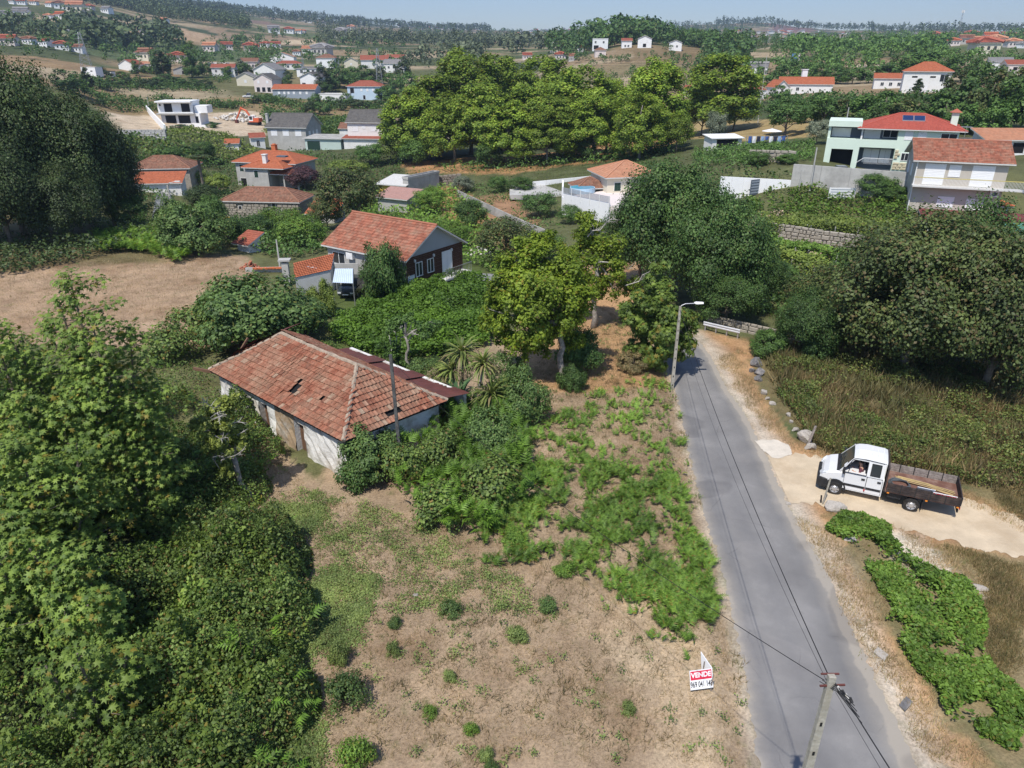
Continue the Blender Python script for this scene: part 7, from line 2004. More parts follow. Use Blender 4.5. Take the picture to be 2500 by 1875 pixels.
def truck():
 P = atZ(2220.5, 1246, 0.03)
 fw_ = Vector((-.905, .425, 0)); left = Vector((-.425, -.905, 0))
 O = Vector(P) - left * .97
 O.z = TZ(O.x, O.y) + .02
 t = empty('truck', O, math.atan2(fw_.y, fw_.x), 'white double cab truck with dark dropside bed on the dirt track', 'truck')
 W = .97
 # lower body
 def sec(x, zb, zt, w, r=.09):
  return [(x, -w, zb), (x, -w, zt - r), (x, -w + r * .8, zt), (x, 0, zt + .02), (x, w - r * .8, zt), (x, w, zt - r), (x, w, zb)]
 mb = MB()
 loft(mb, [sec(1.36, .42, 1.38, W), sec(2.9, .42, 1.38, W), sec(3.22, .44, 1.37, W), sec(3.5, .5, 1.33, .96), sec(3.85, .55, 1.22, .93), sec(4.08, .58, 1.06, .87), sec(4.2, .62, .86, .80)])
 mb.build('body', M_CARW, t)
 bp = MB(); loft(bp, [sec(3.82, .30, .80, .955, .05), sec(4.1, .28, .80, .93, .05), sec(4.3, .32, .74, .80, .08)]); bp.build('bumper', M_BLKP, t)
 gr = MB(); gr.box(4.14, 4.23, -.42, .42, .80, .94); gr.build('grille', M_BLKP, t)
 # hood crease, roof, pillars
 def yw(z): return W - .015 - max(z - 1.38, 0) * .20
 mb = MB()
 rs = lambda x, zt, w: [(x, -w, zt - .14), (x, -w + .03, zt - .05), (x, -w + .16, zt), (x, 0, zt + .035), (x, w - .16, zt), (x, w - .03, zt - .05), (x, w, zt - .14)]
 loft(mb, [rs(1.36, 2.22, .80), rs(1.5, 2.27, .81), rs(2.3, 2.30, .82), rs(2.66, 2.25, .81), rs(2.84, 2.17, .78)])
 mb.build('roof', M_CARW, t)
 for k in range(3):
  rb = MB(); x = 1.52 + k * .26; rb.box(x, x + .05, -.55, .55, 2.29, 2.318); rb.build('roof_rib', M_CARW, t)
 gt = MB()
 for s in (-1, 1): gt.tube([(2.84, s * .79, 2.14), (2.3, s * .825, 2.20), (1.4, s * .815, 2.15)], .018, 5)
 gt.build('roof_gutter', M_BLKP, t)
 pl = MB()
 for s in (-1, 1):
  for (xa, za), (xb, zb), wd in (((3.34, 1.36), (2.80, 2.12), .07), ((2.12, 1.36), (2.12, 2.14), .10), ((1.44, 1.36), (1.44, 2.14), .16)):
   a, b = Vector((xa, s * (yw(za) - .04), za)), Vector((xb, s * (yw(zb) - .04), zb))
   pl.beam(a, b, wd if xa > 3 else .07, .07 if xa > 3 else wd)
  # sheet above and around the rear door window
  for x0, x1, z0, z1 in ((1.40, 2.12, 2.04, 2.14), (1.40, 1.58, 1.36, 2.06), (2.0, 2.12, 1.36, 2.06), (2.12, 2.86, 2.07, 2.14), (1.56, 2.02, 1.36, 1.44)):
   pl.poly([(x0, s * yw(z0), z0), (x1, s * yw(z0), z0), (x1, s * yw(z1), z1), (x0, s * yw(z1), z1)][::s])
 pl.box(1.362, 1.40, -.80, .80, 1.36, 2.14)
 pl.build('cab_pillars', M_CARW, t)
 ws = MB()
 ws.poly([(3.36, -.88, 1.38), (3.36, .88, 1.38), (2.82, .74, 2.13), (2.82, -.74, 2.13)])
 ws.build('windscreen', glass('truck glass', (.03, .045, .04)), t)
 cw = MB(); cw.box(3.30, 3.50, -.9, .9, 1.36, 1.385); cw.build('cowl', M_BLKP, t)
 wp = MB(); wp.tube([(3.44, .3, 1.40), (3.2, -.25, 1.62)], .014, 5); wp.tube([(3.44, -.35, 1.40), (3.2, -.75, 1.60)], .014, 5); wp.build('wiper', M_BLKP, t)
 ps = MB(); ps.poly([(3.2, .62, 1.62), (3.2, .78, 1.60), (3.08, .74, 1.77), (3.08, .6, 1.78)]); ps.build('paper', M_PANEL, t)
 for s in (-1, 1):
  nm = 'left' if s > 0 else 'right'
  rg = MB(); rg.poly([(1.585, s * (yw(1.45) - .006), 1.45), (1.995, s * (yw(1.45) - .006), 1.45), (1.995, s * (yw(2.03) - .006), 2.03), (1.585, s * (yw(2.03) - .006), 2.03)][::s]); rg.build('window', M_GLASS, t)
  if s < 0:
   rg = MB(); rg.poly([(2.18, s * (yw(1.4) - .01), 1.4), (3.2, s * (yw(1.4) - .01), 1.4), (2.84, s * (yw(2.08) - .01), 2.08), (2.18, s * (yw(2.08) - .01), 2.08)][::s]); rg.build('window', M_GLASS, t)
  # black gasket of the front door opening and quarter light
  gk = MB()
  ring = [(2.17, 1.39), (3.24, 1.39), (2.86, 2.08), (2.17, 2.08)]
  for (xa, za), (xb, zb) in zip(ring, ring[1:] + ring[:1]): gk.beam((xa, s * (yw(za) + .004), za), (xb, s * (yw(zb) + .004), zb), .02, .03)
  gk.beam((2.98, s * (yw(1.4)), 1.4), (2.92, s * yw(1.95), 1.95), .02, .025)
  ring = [(1.575, 1.44), (2.005, 1.44), (2.005, 2.04), (1.575, 2.04)]
  for (xa, za), (xb, zb) in zip(ring, ring[1:] + ring[:1]): gk.beam((xa, s * (yw(za) + .004), za), (xb, s * (yw(zb) + .004), zb), .02, .035)
  gk.build('window_seal', M_BLKP, t)
  for x0, x1 in ((1.42, 2.10), (2.13, 3.10)):
   d = MB(); d.box(x0 - .018, x1 + .018, min(s * W, s * (W + .004)), max(s * W, s * (W + .004)), .47, 1.345); d.build('door_gap', M_BLKP, t)
   d = MB(); y = s * (W + .012)
   d.box(x0, x1, min(s * W, y), max(s * W, y), .48, 1.33); do = d.build('door', M_CARW, t)
   hd = MB(); hd.box(x0 + .06, x0 + .22, min(y, y + s * .03), max(y, y + s * .03), 1.13, 1.22); hd.build('handle', M_BLKP, do)
   st = MB(); st.box(x0 + .01, x1 - .01, min(y, y + s * .018), max(y, y + s * .018), .66, .78); st.build('rub_strip', M_BLKP, do)
  ml = MB(); ml.box(2.10, 2.16, s * (W + .03) - .02, s * (W + .03) + .02, .56, .66); ml.build('marker_light', M_REDL, t)
  mr = MB(); mr.box(3.13, 3.24, s * 1.06 - .1, s * 1.06 + .1, 1.36, 1.66); mr.beam((3.2, s * .95, 1.45), (3.18, s * 1.0, 1.45), .06); mr.build('mirror', M_BLKP, t)
  hl = MB()
  q = [(3.93, s * .91, 1.10), (4.10, s * .84, 1.0), (4.2, s * .72, .90), (4.215, s * .50, .90), (4.15, s * .52, 1.02), (4.02, s * .74, 1.16)]
  off = Vector((.02, s * .02, .02))
  hl.poly([Vector(p) + off for p in q][::s]); hl.poly([Vector(p) - off for p in q][::-s])
  for a, b in zip(q, q[1:] + q[:1]): hl.poly([Vector(a) - off, Vector(b) - off, Vector(b) + off, Vector(a) + off])
  hl.build('headlight', M_LENS, t)
  # wheel arch: black flare round a flat black disc standing for the shaded recess
  ar = MB()
  for i in range(12):
   a, b = math.radians(-8 + i * 16.3), math.radians(-8 + (i + 1) * 16.3)
   R0, R1 = .42, .49
   y0, y1 = s * (W - .03), s * (W + .03)
   c = lambda R, a_, y: (3.43 + R * math.cos(a_), y, .40 + R * math.sin(a_))
   ar.poly([c(R0, a, y1), c(R1, a, y1), c(R1, b, y1), c(R0, b, y1)]); ar.poly([c(R1, a, y0), c(R1, a, y1), c(R1, b, y1), c(R1, b, y0)]); ar.poly([c(R0, a, y0), c(R0, a, y1), c(R0, b, y1), c(R0, b, y0)])
   ar.poly([(3.43, s * (W + .004), .40), c(R0, a, s * (W + .004)), c(R0, b, s * (W + .004))])
  ar.build('wheel_arch', M_BLKP, t)
  wheel(t, (3.43, s * .90, .345), .345, .24, side=s)
  wheel(t, (0, s * .90, .345), .345, .30, side=s)
  mf = MB(); mf.box(-.45, -.42, s * .80 - .16, s * .80 + .16, .15, .6); mf.build('mudflap', M_BLKP, t)
 # inside of the cab
 sb = MB(); sb.box(1.42, 3.1, -.9, .9, .5, .6); sb.build('cab_floor', M_BLKP, t)
 for y in (.45, -.45):
  s_ = MB(); s_.box(2.2, 2.75, y - .28, y + .28, .8, 1.08); s_.beam((2.22, y, 1.05), (2.08, y, 1.72), .55, .14); s_.box(2.02, 2.12, y - .13, y + .13, 1.72, 1.92); s_.build('seat', M_JEAN, t)
 db = MB(); db.box(3.05, 3.38, -.88, .88, 1.0, 1.36); db.build('dashboard', M_BLKP, t)
 sw = MB()
 for i in range(16):
  a, b = 2 * math.pi * i / 16, 2 * math.pi * (i + 1) / 16
  f = lambda q: Vector((2.93 + .08 * math.sin(q), .45 + .19 * math.cos(q), 1.38 + .17 * math.sin(q)))
  sw.tube([f(a), f(b)], .016, 5, 0, False)
 sw.build('steering_wheel', M_BLKP, t)
 # chassis and bed
 ch = MB(); ch.box(-1.8, 3.2, -.42, -.30, .52, .72); ch.box(-1.8, 3.2, .30, .42, .52, .72); ch.box(-.12, .12, -.8, .8, .28, .42); ch.box(.5, 1.1, .45, .85, .42, .72); ch.box(-1.95, -1.88, -.9, .9, .42, .56); ch.build('chassis', M_BLKP, t)
 bf = MB(); bf.box(-1.92, 1.24, -1.03, 1.03, .80, .90); bf.build('bed_floor', M_BEDF, t)
 hb = MB(); hb.box(1.25, 1.31, -1.03, 1.03, .80, 2.02); hb.box(1.24, 1.32, -1.04, 1.04, 2.02, 2.10); hb.build('headboard', M_BOARD, t)
 for s in (-1, 1):
  n = 5
  for i in range(n):
   x0, x1 = -1.92 + 3.14 * i / n, -1.92 + 3.14 * (i + 1) / n
   e = empty('side_panel'); e.parent = t
   for q in range(4):
    b = MB(); z = .86 + q * .118
    y0, y1 = (1.03, 1.065) if s > 0 else (-1.065, -1.03)
    b.box(x0 + .02, x1 - .02, y0, y1, z, z + .105)
    b.build('plank', M_BOARD if s > 0 else M_BOARDL, e)
   f = MB(); f.box(x0 - .02, x0 + .02, (1.02 if s > 0 else -1.08), (1.08 if s > 0 else -1.02), .82, 1.345); f.build('stake', M_BLKP, e)
 for q in range(4):
  b = MB(); z = .86 + q * .118; b.box(-1.975, -1.93, -1.03, 1.03, z, z + .105); b.build('tailgate_plank', M_BOARD, t)
 for x in (1.1, -.55, -1.85):
  b = MB(); b.box(x - .05, x + .05, 1.066, 1.085, .76, .82); b.build('marker_light', M_AMBER, t)
 lp = MB(); lp.box(-1.99, -1.96, .6, .95, .62, .74); lp.build('tail_light', M_REDL, t)
 M4 = Matrix.Translation(O) @ Matrix.Rotation(math.atan2(fw_.y, fw_.x), 4, 'Z')
 # load, each thing for itself
 h = empty('hose', M4 @ Vector((.62, .30, .905)), t.rotation_euler.z, 'coil of grey hose on the truck bed', 'hose')
 mb = MB()
 pts = [((.44 + .06 * math.sin(i * .9)) * math.cos(i * .42), (.38 + .05 * math.cos(i * 1.3)) * math.sin(i * .42), .03 + i * .0018) for i in range(80)]
 pts += [(.3 - .06 * i, .45 + .12 * math.sin(i * .8), .04) for i in range(12)]
 mb.tube(pts, .022, 5); mb.build('coil', M_HOSE, h)
 cb = empty('cane_bundle', M4 @ Vector((0, 0, .9)), t.rotation_euler.z, 'bundle of long yellow canes lying on the truck bed', 'canes')
 rng = random.Random(4)
 for i in range(9):
  y = -.35 + .05 * i + rng.uniform(-.04, .04)
  mb = MB(); mb.tube([(.75 + rng.uniform(-.1, .1), y - .15, .05 + .03 * (i % 3)), (-.6, y, .05 + .03 * (i % 3)), (-1.75 + rng.uniform(-.1, .1), y + .25, .04)], [.02, .017, .012], 5); mb.build('cane', M_CANE, cb)
 wb = empty('board', M4 @ Vector((-.45, .72, .98)), t.rotation_euler.z, 'blank white board leaning in the truck bed', 'board')
 mb = MB(); T = Matrix.Rotation(math.radians(-28), 4, 'X'); mb.box(-.38, .38, -.012, .012, -.05, .45, 0, T); mb.build('panel', M_PANEL, wb)
 sg = empty('sale_sign', M4 @ Vector((-1.22, .83, .95)), t.rotation_euler.z, 'white sign with red VENDE lettering in the truck bed', 'sign')
 T = Matrix.Rotation(math.radians(-35), 4, 'X')
 mb = MB(); mb.box(-.5, .5, -.012, .012, -.05, .50, 0, T); mb.build('panel', M_PANEL, sg)
 text_mesh('VENDE', .30, M_REDP, 'lettering', sg, T @ Matrix.Translation((0, .016, .34)) @ Matrix.Rotation(math.radians(90), 4, 'X') @ Matrix.Rotation(math.pi, 4, 'Y'))
 # driver
 d = empty('person', M4 @ Vector((2.38, .47, 1.08)), t.rotation_euler.z, 'driver in a maroon shirt resting an arm at the open truck window', 'person')
 def skin(name, verts, edges, rad, m, sub=2):
  me = bpy.data.meshes.new(name); me.from_pydata(verts, edges, []); me.materials.append(m)
  o = bpy.data.objects.new(name, me); COL.objects.link(o)
  sm = o.modifiers.new('s', 'SKIN'); o.modifiers.new('u', 'SUBSURF').render_levels = sub
  for i, r_ in enumerate(rad): me.skin_vertices[0].data[i].radius = (r_, r_)
  me.skin_vertices[0].data[0].use_root = True
  me2 = bpy.data.meshes.new_from_object(o.evaluated_get(bpy.context.evaluated_depsgraph_get()))
  bpy.data.objects.remove(o); me2.name = name
  me2.materials.clear(); me2.materials.append(m)
  r_ = link(name, me2, d); me2.polygons.foreach_set('use_smooth', [True] * len(me2.polygons))
  return r_
 V = [(0, 0, .02), (0, 0, .22), (.03, 0, .42), (.05, 0, .52), (.07, 0, .60), (.09, 0, .70), (.10, 0, .78),      # pelvis .. head top
  (.05, .19, .46), (.12, .30, .24), (.36, .26, .30), (.44, .20, .34),                                      # left arm to the wheel
  (.05, -.19, .46), (.16, -.26, .22), (.40, -.14, .32), (.47, -.10, .34),
  (.20, .10, 0), (.46, .11, .02), (.50, .11, -.36), (.20, -.10, 0), (.46, -.11, .02), (.50, -.11, -.36)]
 E = [(0, 1), (1, 2), (2, 3), (3, 4), (4, 5), (5, 6), (2, 7), (7, 8), (8, 9), (9, 10), (2, 11), (11, 12), (12, 13), (13, 14), (0, 15), (15, 16), (16, 17), (0, 18), (18, 19), (19, 20)]
 R = [.13, .13, .13, .06, .085, .095, .06, .065, .045, .036, .038, .065, .045, .036, .038, .08, .065, .05, .08, .065, .05]
 body = skin('body', V, E, R, M_SKIN)
 skin('shirt', [(0, 0, .0), (0, 0, .22), (.03, 0, .40), (.04, 0, .47), (.05, .19, .455), (.10, .275, .30), (.05, -.19, .455), (.125, -.245, .28)], [(0, 1), (1, 2), (2, 3), (2, 4), (4, 5), (2, 6), (6, 7)], [.145, .145, .145, .085, .078, .06, .078, .06], M_SHIRT)
 skin('trousers', [(0, 0, .0), (.20, .10, 0), (.46, .11, .02), (.50, .11, -.34), (.20, -.10, 0), (.46, -.11, .02), (.50, -.11, -.34)], [(0, 1), (1, 2), (2, 3), (0, 4), (4, 5), (5, 6)], [.14, .09, .075, .06, .09, .075, .06], M_JEAN)
 skin('hair', [(.05, 0, .70), (.06, 0, .76), (.09, 0, .81)], [(0, 1), (1, 2)], [.085, .095, .075], M_HAIR)
 fm = MB(); fm.box(.175, .205, -.015, .015, .66, .70); fm.build('nose', M_SKIN, d)
truck()
# ---------------------------------------------------------------- cars
def car(P, rot, label, paint, L=4.1, Wd=1.66, H=1.42, name='parked_car'):
 c = empty(name, P, rot, label, 'car')
 w = Wd / 2
 def sec(x, zb, zt, k): return [(x, -w * k, zb), (x, -w * k, zt - .07), (x, -w * k + .08, zt), (x, w * k - .08, zt), (x, w * k, zt - .07), (x, w * k, zb)]
 mb = MB(); loft(mb, [sec(-L / 2, .34, .78, .9), sec(-L / 2 + .25, .24, .92, .97), sec(-.4, .22, .94, 1), sec(.7, .22, .93, 1), sec(1.5, .22, .84, .98), sec(L / 2 - .12, .28, .70, .93), sec(L / 2, .34, .60, .86)]); mb.build('body', paint, c)
 mb = MB()
 g = lambda x, z, k: [(x, -w * k, z), (x, w * k, z)]
 loft(mb, [[(-1.5, -w * .92, .93), (-1.5, w * .92, .93), (-1.1, w * .72, H - .03), (-1.1, -w * .72, H - .03)], [(.95, -w * .93, .93), (.95, w * .93, .93), (.25, w * .74, H - .02), (.25, -w * .74, H - .02)]]); mb.build('window', M_GLASS, c)
 mb = MB(); mb.box(-1.05, .2, -w * .70, w * .70, H - .03, H + .01); mb.build('roof', paint, c)
 for s in (-1, 1):
  for x in (-1.2, 1.25): wheel(c, (x, s * (w - .1), .30), .30, .19, side=s)
  mb = MB(); mb.box(L / 2 - .10, L / 2 + .01, min(s * .42, s * .72), max(s * .42, s * .72), .52, .64); mb.build('headlight', M_LENS, c)
  mb = MB(); mb.box(.75, .9, s * (w + .08) - .07, s * (w + .08) + .07, .9, 1.02); mb.build('mirror', paint, c)
 mb = MB(); mb.box(L / 2, L / 2 + .02, -.26, .26, .38, .48); mb.build('number_plate', M_PANEL, c)
 mb = MB(); mb.box(L / 2 - .03, L / 2 + .012, -.38, .38, .53, .63); mb.build('grille', M_BLKP, c)
 return c
M_CARD = mat('dark green car paint', (.02, .028, .028), .25, .1, 2, spec=.6)
M_CARG = mat('grey car paint', (.22, .23, .25), .3, .05, 2, spec=.6)
Pc = atZ(851, 745, -.25); Pc[2] = TZ(Pc[0], Pc[1]); Pc[1] += 2.2
car(Pc, math.radians(-96), 'dark car parked nose out under the pale blue carport', M_CARD)
car(at_row(2058, 398, 107), math.radians(-100), 'grey car inside the dark garage of the mint green house', M_CARG)
car(at_row(606, 238, 214), math.radians(200), 'white van parked below the pink gabled house', M_CARW, 4.6, 1.8, 1.8, 'parked_van')
def excavator():
 P = at_row(622, 305, 196)
 e = empty('excavator', P, math.radians(168), 'orange excavator with raised arm on the rubble heap', 'excavator')
 org = mat('excavator orange', (.62, .13, .05), .55, .08, 2)
 for s in (-1, 1):
  mb = MB(); loft(mb, [[(-1.9, s * 1.1 - .25, .2), (-1.9, s * 1.1 + .25, .2), (-1.9, s * 1.1 + .25, .7), (-1.9, s * 1.1 - .25, .7)], [(-1.6, s * 1.1 - .25, 0), (-1.6, s * 1.1 + .25, 0), (-1.6, s * 1.1 + .25, .9), (-1.6, s * 1.1 - .25, .9)],
      [(1.6, s * 1.1 - .25, 0), (1.6, s * 1.1 + .25, 0), (1.6, s * 1.1 + .25, .9), (1.6, s * 1.1 - .25, .9)], [(1.9, s * 1.1 - .25, .2), (1.9, s * 1.1 + .25, .2), (1.9, s * 1.1 + .25, .7), (1.9, s * 1.1 - .25, .7)]]); mb.build('track', M_BLKP, e)
 mb = MB(); mb.box(-2.2, 1.2, -1.25, 1.25, .95, 1.3); mb.box(-2.4, -.4, -1.25, 1.25, 1.3, 2.2); mb.build('body', org, e)
 mb = MB(); mb.box(-.3, 1.2, .2, 1.2, 1.3, 2.9); cab_ = mb.build('cab', M_FRAME, e)
 mb = MB(); mb.box(1.2, 1.22, .3, 1.1, 1.6, 2.8); mb.box(-.1, 1.0, 1.2, 1.22, 1.7, 2.8); mb.build('window', M_GLASS, cab_)
 mb = MB(); mb.tube([(.9, -.3, 1.6), (2.6, -.3, 4.4), (4.6, -.3, 5.2)], [.32, .36, .25], 6); mb.build('boom', org, e)
 mb = MB(); mb.tube([(4.2, -.3, 5.5), (6.6, -.3, 1.6)], [.32, .2], 6); mb.build('arm', org, e)
 mb = MB(); mb.box(6.2, 7.1, -.8, .2, .3, 1.5); mb.build('bucket', M_RUST, e)
excavator()
# ---------------------------------------------------------------- boulders and rubble
def rock_mesh(seed, m, n=2, rough=.32, flat=.75):
 import bmesh
 bm = bmesh.new(); bmesh.ops.create_icosphere(bm, subdivisions=n + 1, radius=1)
 rng = np.random.default_rng(seed)
 D = sph(rng, 9); A = rng.uniform(.5, .95, 9)
 for v in bm.verts:
  p = np.array(v.co[:]);
  f = 1.0
  for d, a in zip(D, A):
   k = p @ d
   if k > a * .75: f = min(f, a * .75 / k + .03)
  f *= 1 + rng.normal() * .025
  v.co = Vector(p * f); v.co.z *= flat
 me = bpy.data.meshes.new('rock'); bm.to_mesh(me); bm.free(); me.materials.append(m)
 return me
M_ROCKP = mat('pale granite', (.44, .40, .35), .95, .2, 2.2, .7, 10, (.24, .22, .19), .6, 2.5)
M_ROCKD = mat('dark weathered rock', (.16, .155, .155), .95, .3, 2.5, .7, 10, (.34, .30, .26), .6, 2)
RKP = [rock_mesh(i, M_ROCKP) for i in range(4)]; RKD = [rock_mesh(10 + i, M_ROCKD) for i in range(3)]
def rock(px, py, wpx, label, k, pale=True, sz=1.0, group=None):
 P = G(px, py); R = wpx / 2 * depth(P) / F
 o = link('boulder', (RKP if pale else RKD)[k % (4 if pale else 3)], None, (P[0], P[1], P[2] + R * .35 * sz), (0, 0, k * 1.3), (R, R * .9, R * sz * 1.15))
 return tag(o, label, 'boulder', group)
for a in [(1966, 1078, 50, 'largest pale boulder with a wooden post leaning beside it', 0), (1975, 1096, 36, 'pale boulder tucked under the largest one', 1), (2042, 1246, 56, 'pale boulder in front of the truck nose', 2, True, .8),
  (1846, 895, 34, 'tallest dark rock of the heap below the oaks', 0, False, 1.2), (1834, 908, 22, 'small dark rock at the road side of the heap', 1, False), (1853, 915, 30, 'middle dark rock of the heap', 2, False), (1851, 930, 24, 'lowest dark rock of the heap', 0, False),
  (1864, 962, 22, 'brownish stone below the dark rock heap', 3), (1872, 975, 16, 'low brownish stone beside its neighbour on the verge', 1), (1886, 988, 18, 'stone on the verge half way to the largest boulder', 2),
  (1925, 1016, 16, 'small pale stone uphill of the largest boulder', 0), (1931, 1032, 14, 'smallest pale stone at the scrub edge', 3), (1940, 1052, 22, 'pale stone touching the largest boulder', 1),
  (2112, 1290, 44, 'sandy boulder poking out of the vines', 3, True, .6), (2072, 1318, 40, 'flat sandy rock beside the vines', 1, True, .4), (2395, 1440, 40, 'sandy rock at the far edge of the vines', 2, True, .5), (1012, 1455, 20, 'lone pale stone lying in the dry field', 1, True, .6), (1925, 1232, 14, 'pale stone on the grit between road and dirt track', 2)]:
 rock(*a)
for px, py, w, h, lb, m in [(2210, 1722, 42, .5, 'dark flat slab lying on the verge', M_ROCKD), (2150, 1600, 26, 1.3, 'long pale stone slab on the verge', M_ROCKP), (1190, 1255, 60, .35, 'grey lichened plank lying in the grass', M_BOARDL)]:
 P = G(px, py); R = w / 2 * depth(P) / F
 mb = MB(); mb.poly([(-R, -R * h, .0), (R * .9, -R * h * .7, .0), (R, R * h, 0), (-R * .7, R * h * .8, 0)][::-1]);
 t_ = [(-R, -R * h, .07), (R * .9, -R * h * .7, .09), (R, R * h, .11), (-R * .7, R * h * .8, .08)]; mb.poly(t_)
 for a, b in zip(t_, t_[1:] + t_[:1]): mb.poly([(a[0], a[1], 0), (b[0], b[1], 0), b, a])
 tag(mb.build('plank' if 'plank' in lb else 'stone_slab', m, None, P, .55 if 'plank' in lb else .6), lb, 'plank' if 'plank' in lb else 'slab')
def heap(name, label, px, py, D, R, n, s, m, seed):
 P = at_row(px, py, D); rng = random.Random(seed)
 V, Fc = [], []
 base = [np.array([v.co[:] for v in q.vertices]) for q in RKP]; bf = [np.array([p.vertices[:] for p in q.polygons]) for q in RKP]
 k = 0
 for i in range(n):
  a, f = rng.uniform(0, 6.28), rng.random() ** .6
  x, y = R[0] * f * math.cos(a), R[1] * f * math.sin(a)
  j = i % 4; c = s * rng.uniform(.4, 1.3)
  V.append(base[j] * c + np.array([x, y, TZ(P[0] + x, P[1] + y) - P[2] + R[2] * (1 - f) * rng.uniform(.5, 1)])); Fc.append(bf[j] + k); k += len(base[j])
 tag(link(name, npmesh(name, np.concatenate(V), np.concatenate(Fc), m), None, P), label, None, None, 'stuff')
M_RUB = mat('pale broken rubble', (.62, .58, .52), .95, .15, 1.5)
heap('rubble', 'heap of pale broken rubble beside the excavator', 588, 292, 205, (9, 7, 2.6), 130, .75, M_RUB, 1)
heap('rubble', 'small heap of white stones behind the brown boarded house', 1172, 606, 84, (1.6, 1.2, 1.0), 60, .28, M_RUB, 2)
heap('rubble', 'heap of broken clay tiles at the end of the upper field', 612, 640, 78, (1.3, .8, .9), 70, .16, mat('broken clay', (.40, .15, .09), .9, .25, 3), 3)
def tile_wall():
 P = at_row(650, 640, 76)
 w = empty('garden_wall', P, math.radians(6), 'low white garden wall with clay tiles stacked along its top', 'wall')
 mb = MB(); mb.box(-2.2, 2.0, 0, .25, -.4, .5); mb.build('wall', M_CONC, w)
 rng = random.Random(2); tm = MB().box(-.2, .2, -.12, .12, 0, .05).mesh('tile', M_ORAWN)
 for i in range(26):
  o = link('tile', tm, w, (-1.2 + (i % 9) * .36 + rng.uniform(-.05, .05), -.16, .05 + .055 * (i // 9) + .35), (rng.uniform(-.1, .1), 0, rng.uniform(-.3, .3)))
 P = at_row(699, 668, 70)
 c = empty('chimney_pillar', P, .1, 'free standing concrete chimney with flat cap beside the orange annex', 'chimney')
 z = z_for_row(P, 640) - P[2]
 mb = MB(); mb.box(-.3, .3, -.3, .3, -.3, z); mb.build('shaft', M_CONC, c)
 mb = MB(); mb.box(-.55, .55, -.45, .45, z + .15, z + .3)
 for x in (-.25, .25): mb.box(x - .05, x + .05, -.25, .25, z, z + .15)
 mb.build('cap', M_CONC, c)
tile_wall()
# ---------------------------------------------------------------- poles, lamps, cables, rail, signs
M_POLE = mat('lichened concrete pole', (.36, .33, .27), .95, .2, 2, .5, 14, (.52, .50, .44), .5, 3)
M_CABLE = mat('black cable', (.02, .02, .02), .6, .1, 3)
def pole(px, py, top, label, w0=.24, w1=.14, name='utility_pole', cat='pole', m=None, P=None, H=None, lean=(0, 0), holes=True):
 P = G(px, py) if P is None else P
 H = (z_for_row(P, top) - P[2]) if H is None else H
 r = empty(name, P, 0, label, cat)
 mb = MB()
 n = 9
 for i in range(n):
  a, b = i / n, (i + 1) / n
  wa, wb = w0 + (w1 - w0) * a, w0 + (w1 - w0) * b
  A = [(s * wa / 2 + lean[0] * a, t * wa * .38 + lean[1] * a, H * a - (.3 if i == 0 else 0)) for s, t in ((-1, -1), (1, -1), (1, 1), (-1, 1))]
  B = [(s * wb / 2 + lean[0] * b, t * wb * .38 + lean[1] * b, H * b) for s, t in ((-1, -1), (1, -1), (1, 1), (-1, 1))]
  loft(mb, [A, B], 0, i == n - 1)
  if holes and i < n - 1:
   z = H * (a + b) / 2; q = wa * .16; y = -(wa * .38) - .002 + lean[1] * a; x = lean[0] * (a + b) / 2
   mb.poly([(x - q, y, z - .06), (x + q, y, z - .06), (x + q, y, z + .06), (x - q, y, z + .06)], 1)  # hole drawn as a near-black patch, its shade in the colour
 mb.build('shaft', [m or M_POLE, M_SHADEBLK], r)
 return r, Vector(P) + Vector((lean[0], lean[1], H))
LP, LT = pole(1640, 950, 748, 'tall concrete lamp post at the road bend beside the young plane', .21, .14, 'street_lamp', 'street lamp')
mb = MB(); mb.tube([(0, 0, LT.z - LP.location.z - .35), (.05, 0, LT.z - LP.location.z + .05), (.3, -.02, LT.z - LP.location.z + .18), (.95, -.05, LT.z - LP.location.z + .22)], .03, 6); mb.build('arm', M_METAL, LP)
mb = MB(); zz = LT.z - LP.location.z + .2; loft(mb, [[(.85, -.06, zz), (.85, .06, zz), (.85, .05, zz + .07), (.85, -.05, zz + .07)], [(1.0, -.13, zz - .02), (1.0, .11, zz - .02), (1.0, .07, zz + .1), (1.0, -.09, zz + .1)], [(1.42, -.12, zz), (1.42, .08, zz), (1.42, .05, zz + .08), (1.42, -.08, zz + .08)]]); mb.build('lamp_head', M_FRAME, LP)
NP, NT = pole(0, 0, 0, 'near concrete pole carrying cables, its top just in view', .24, .145, P=np.array([6.55, 10.8, TZ(6.55, 10.8)]), H=8.0, lean=(.08, .05))
hw = MB(); b_ = NT - NP.location
hw.beam(b_ + Vector((-.22, -.03, -.25)), b_ + Vector((.30, -.03, -.22)), .035); hw.beam(b_ + Vector((-.18, .1, -.05)), b_ + Vector((.2, .1, -.05)), .03); hw.build('bracket', M_RUST, NP)
for q in range(4):
 hw = MB(); hw.tube([b_ + Vector((.10 + .07 * q, -.12 - .05 * q, -.16 - .05 * q)), b_ + Vector((.13 + .07 * q, -.2 - .05 * q, -.2 - .06 * q))], .035 if q % 2 else .025, 7); hw.build('clamp', M_BLKP if q % 2 else M_CONC, NP)
hw = MB()
for q in range(5):
 hw.tube([b_ + Vector((-.05 * q, .05, -.05 - .04 * q)), b_ + Vector((.12, -.12, -.2 - .03 * q)), b_ + Vector((.22, -.5 - .12 * q, -.12 - .02 * q))], .012, 4, 0, False)
hw.build('loose_wires', M_CABLE, NP)
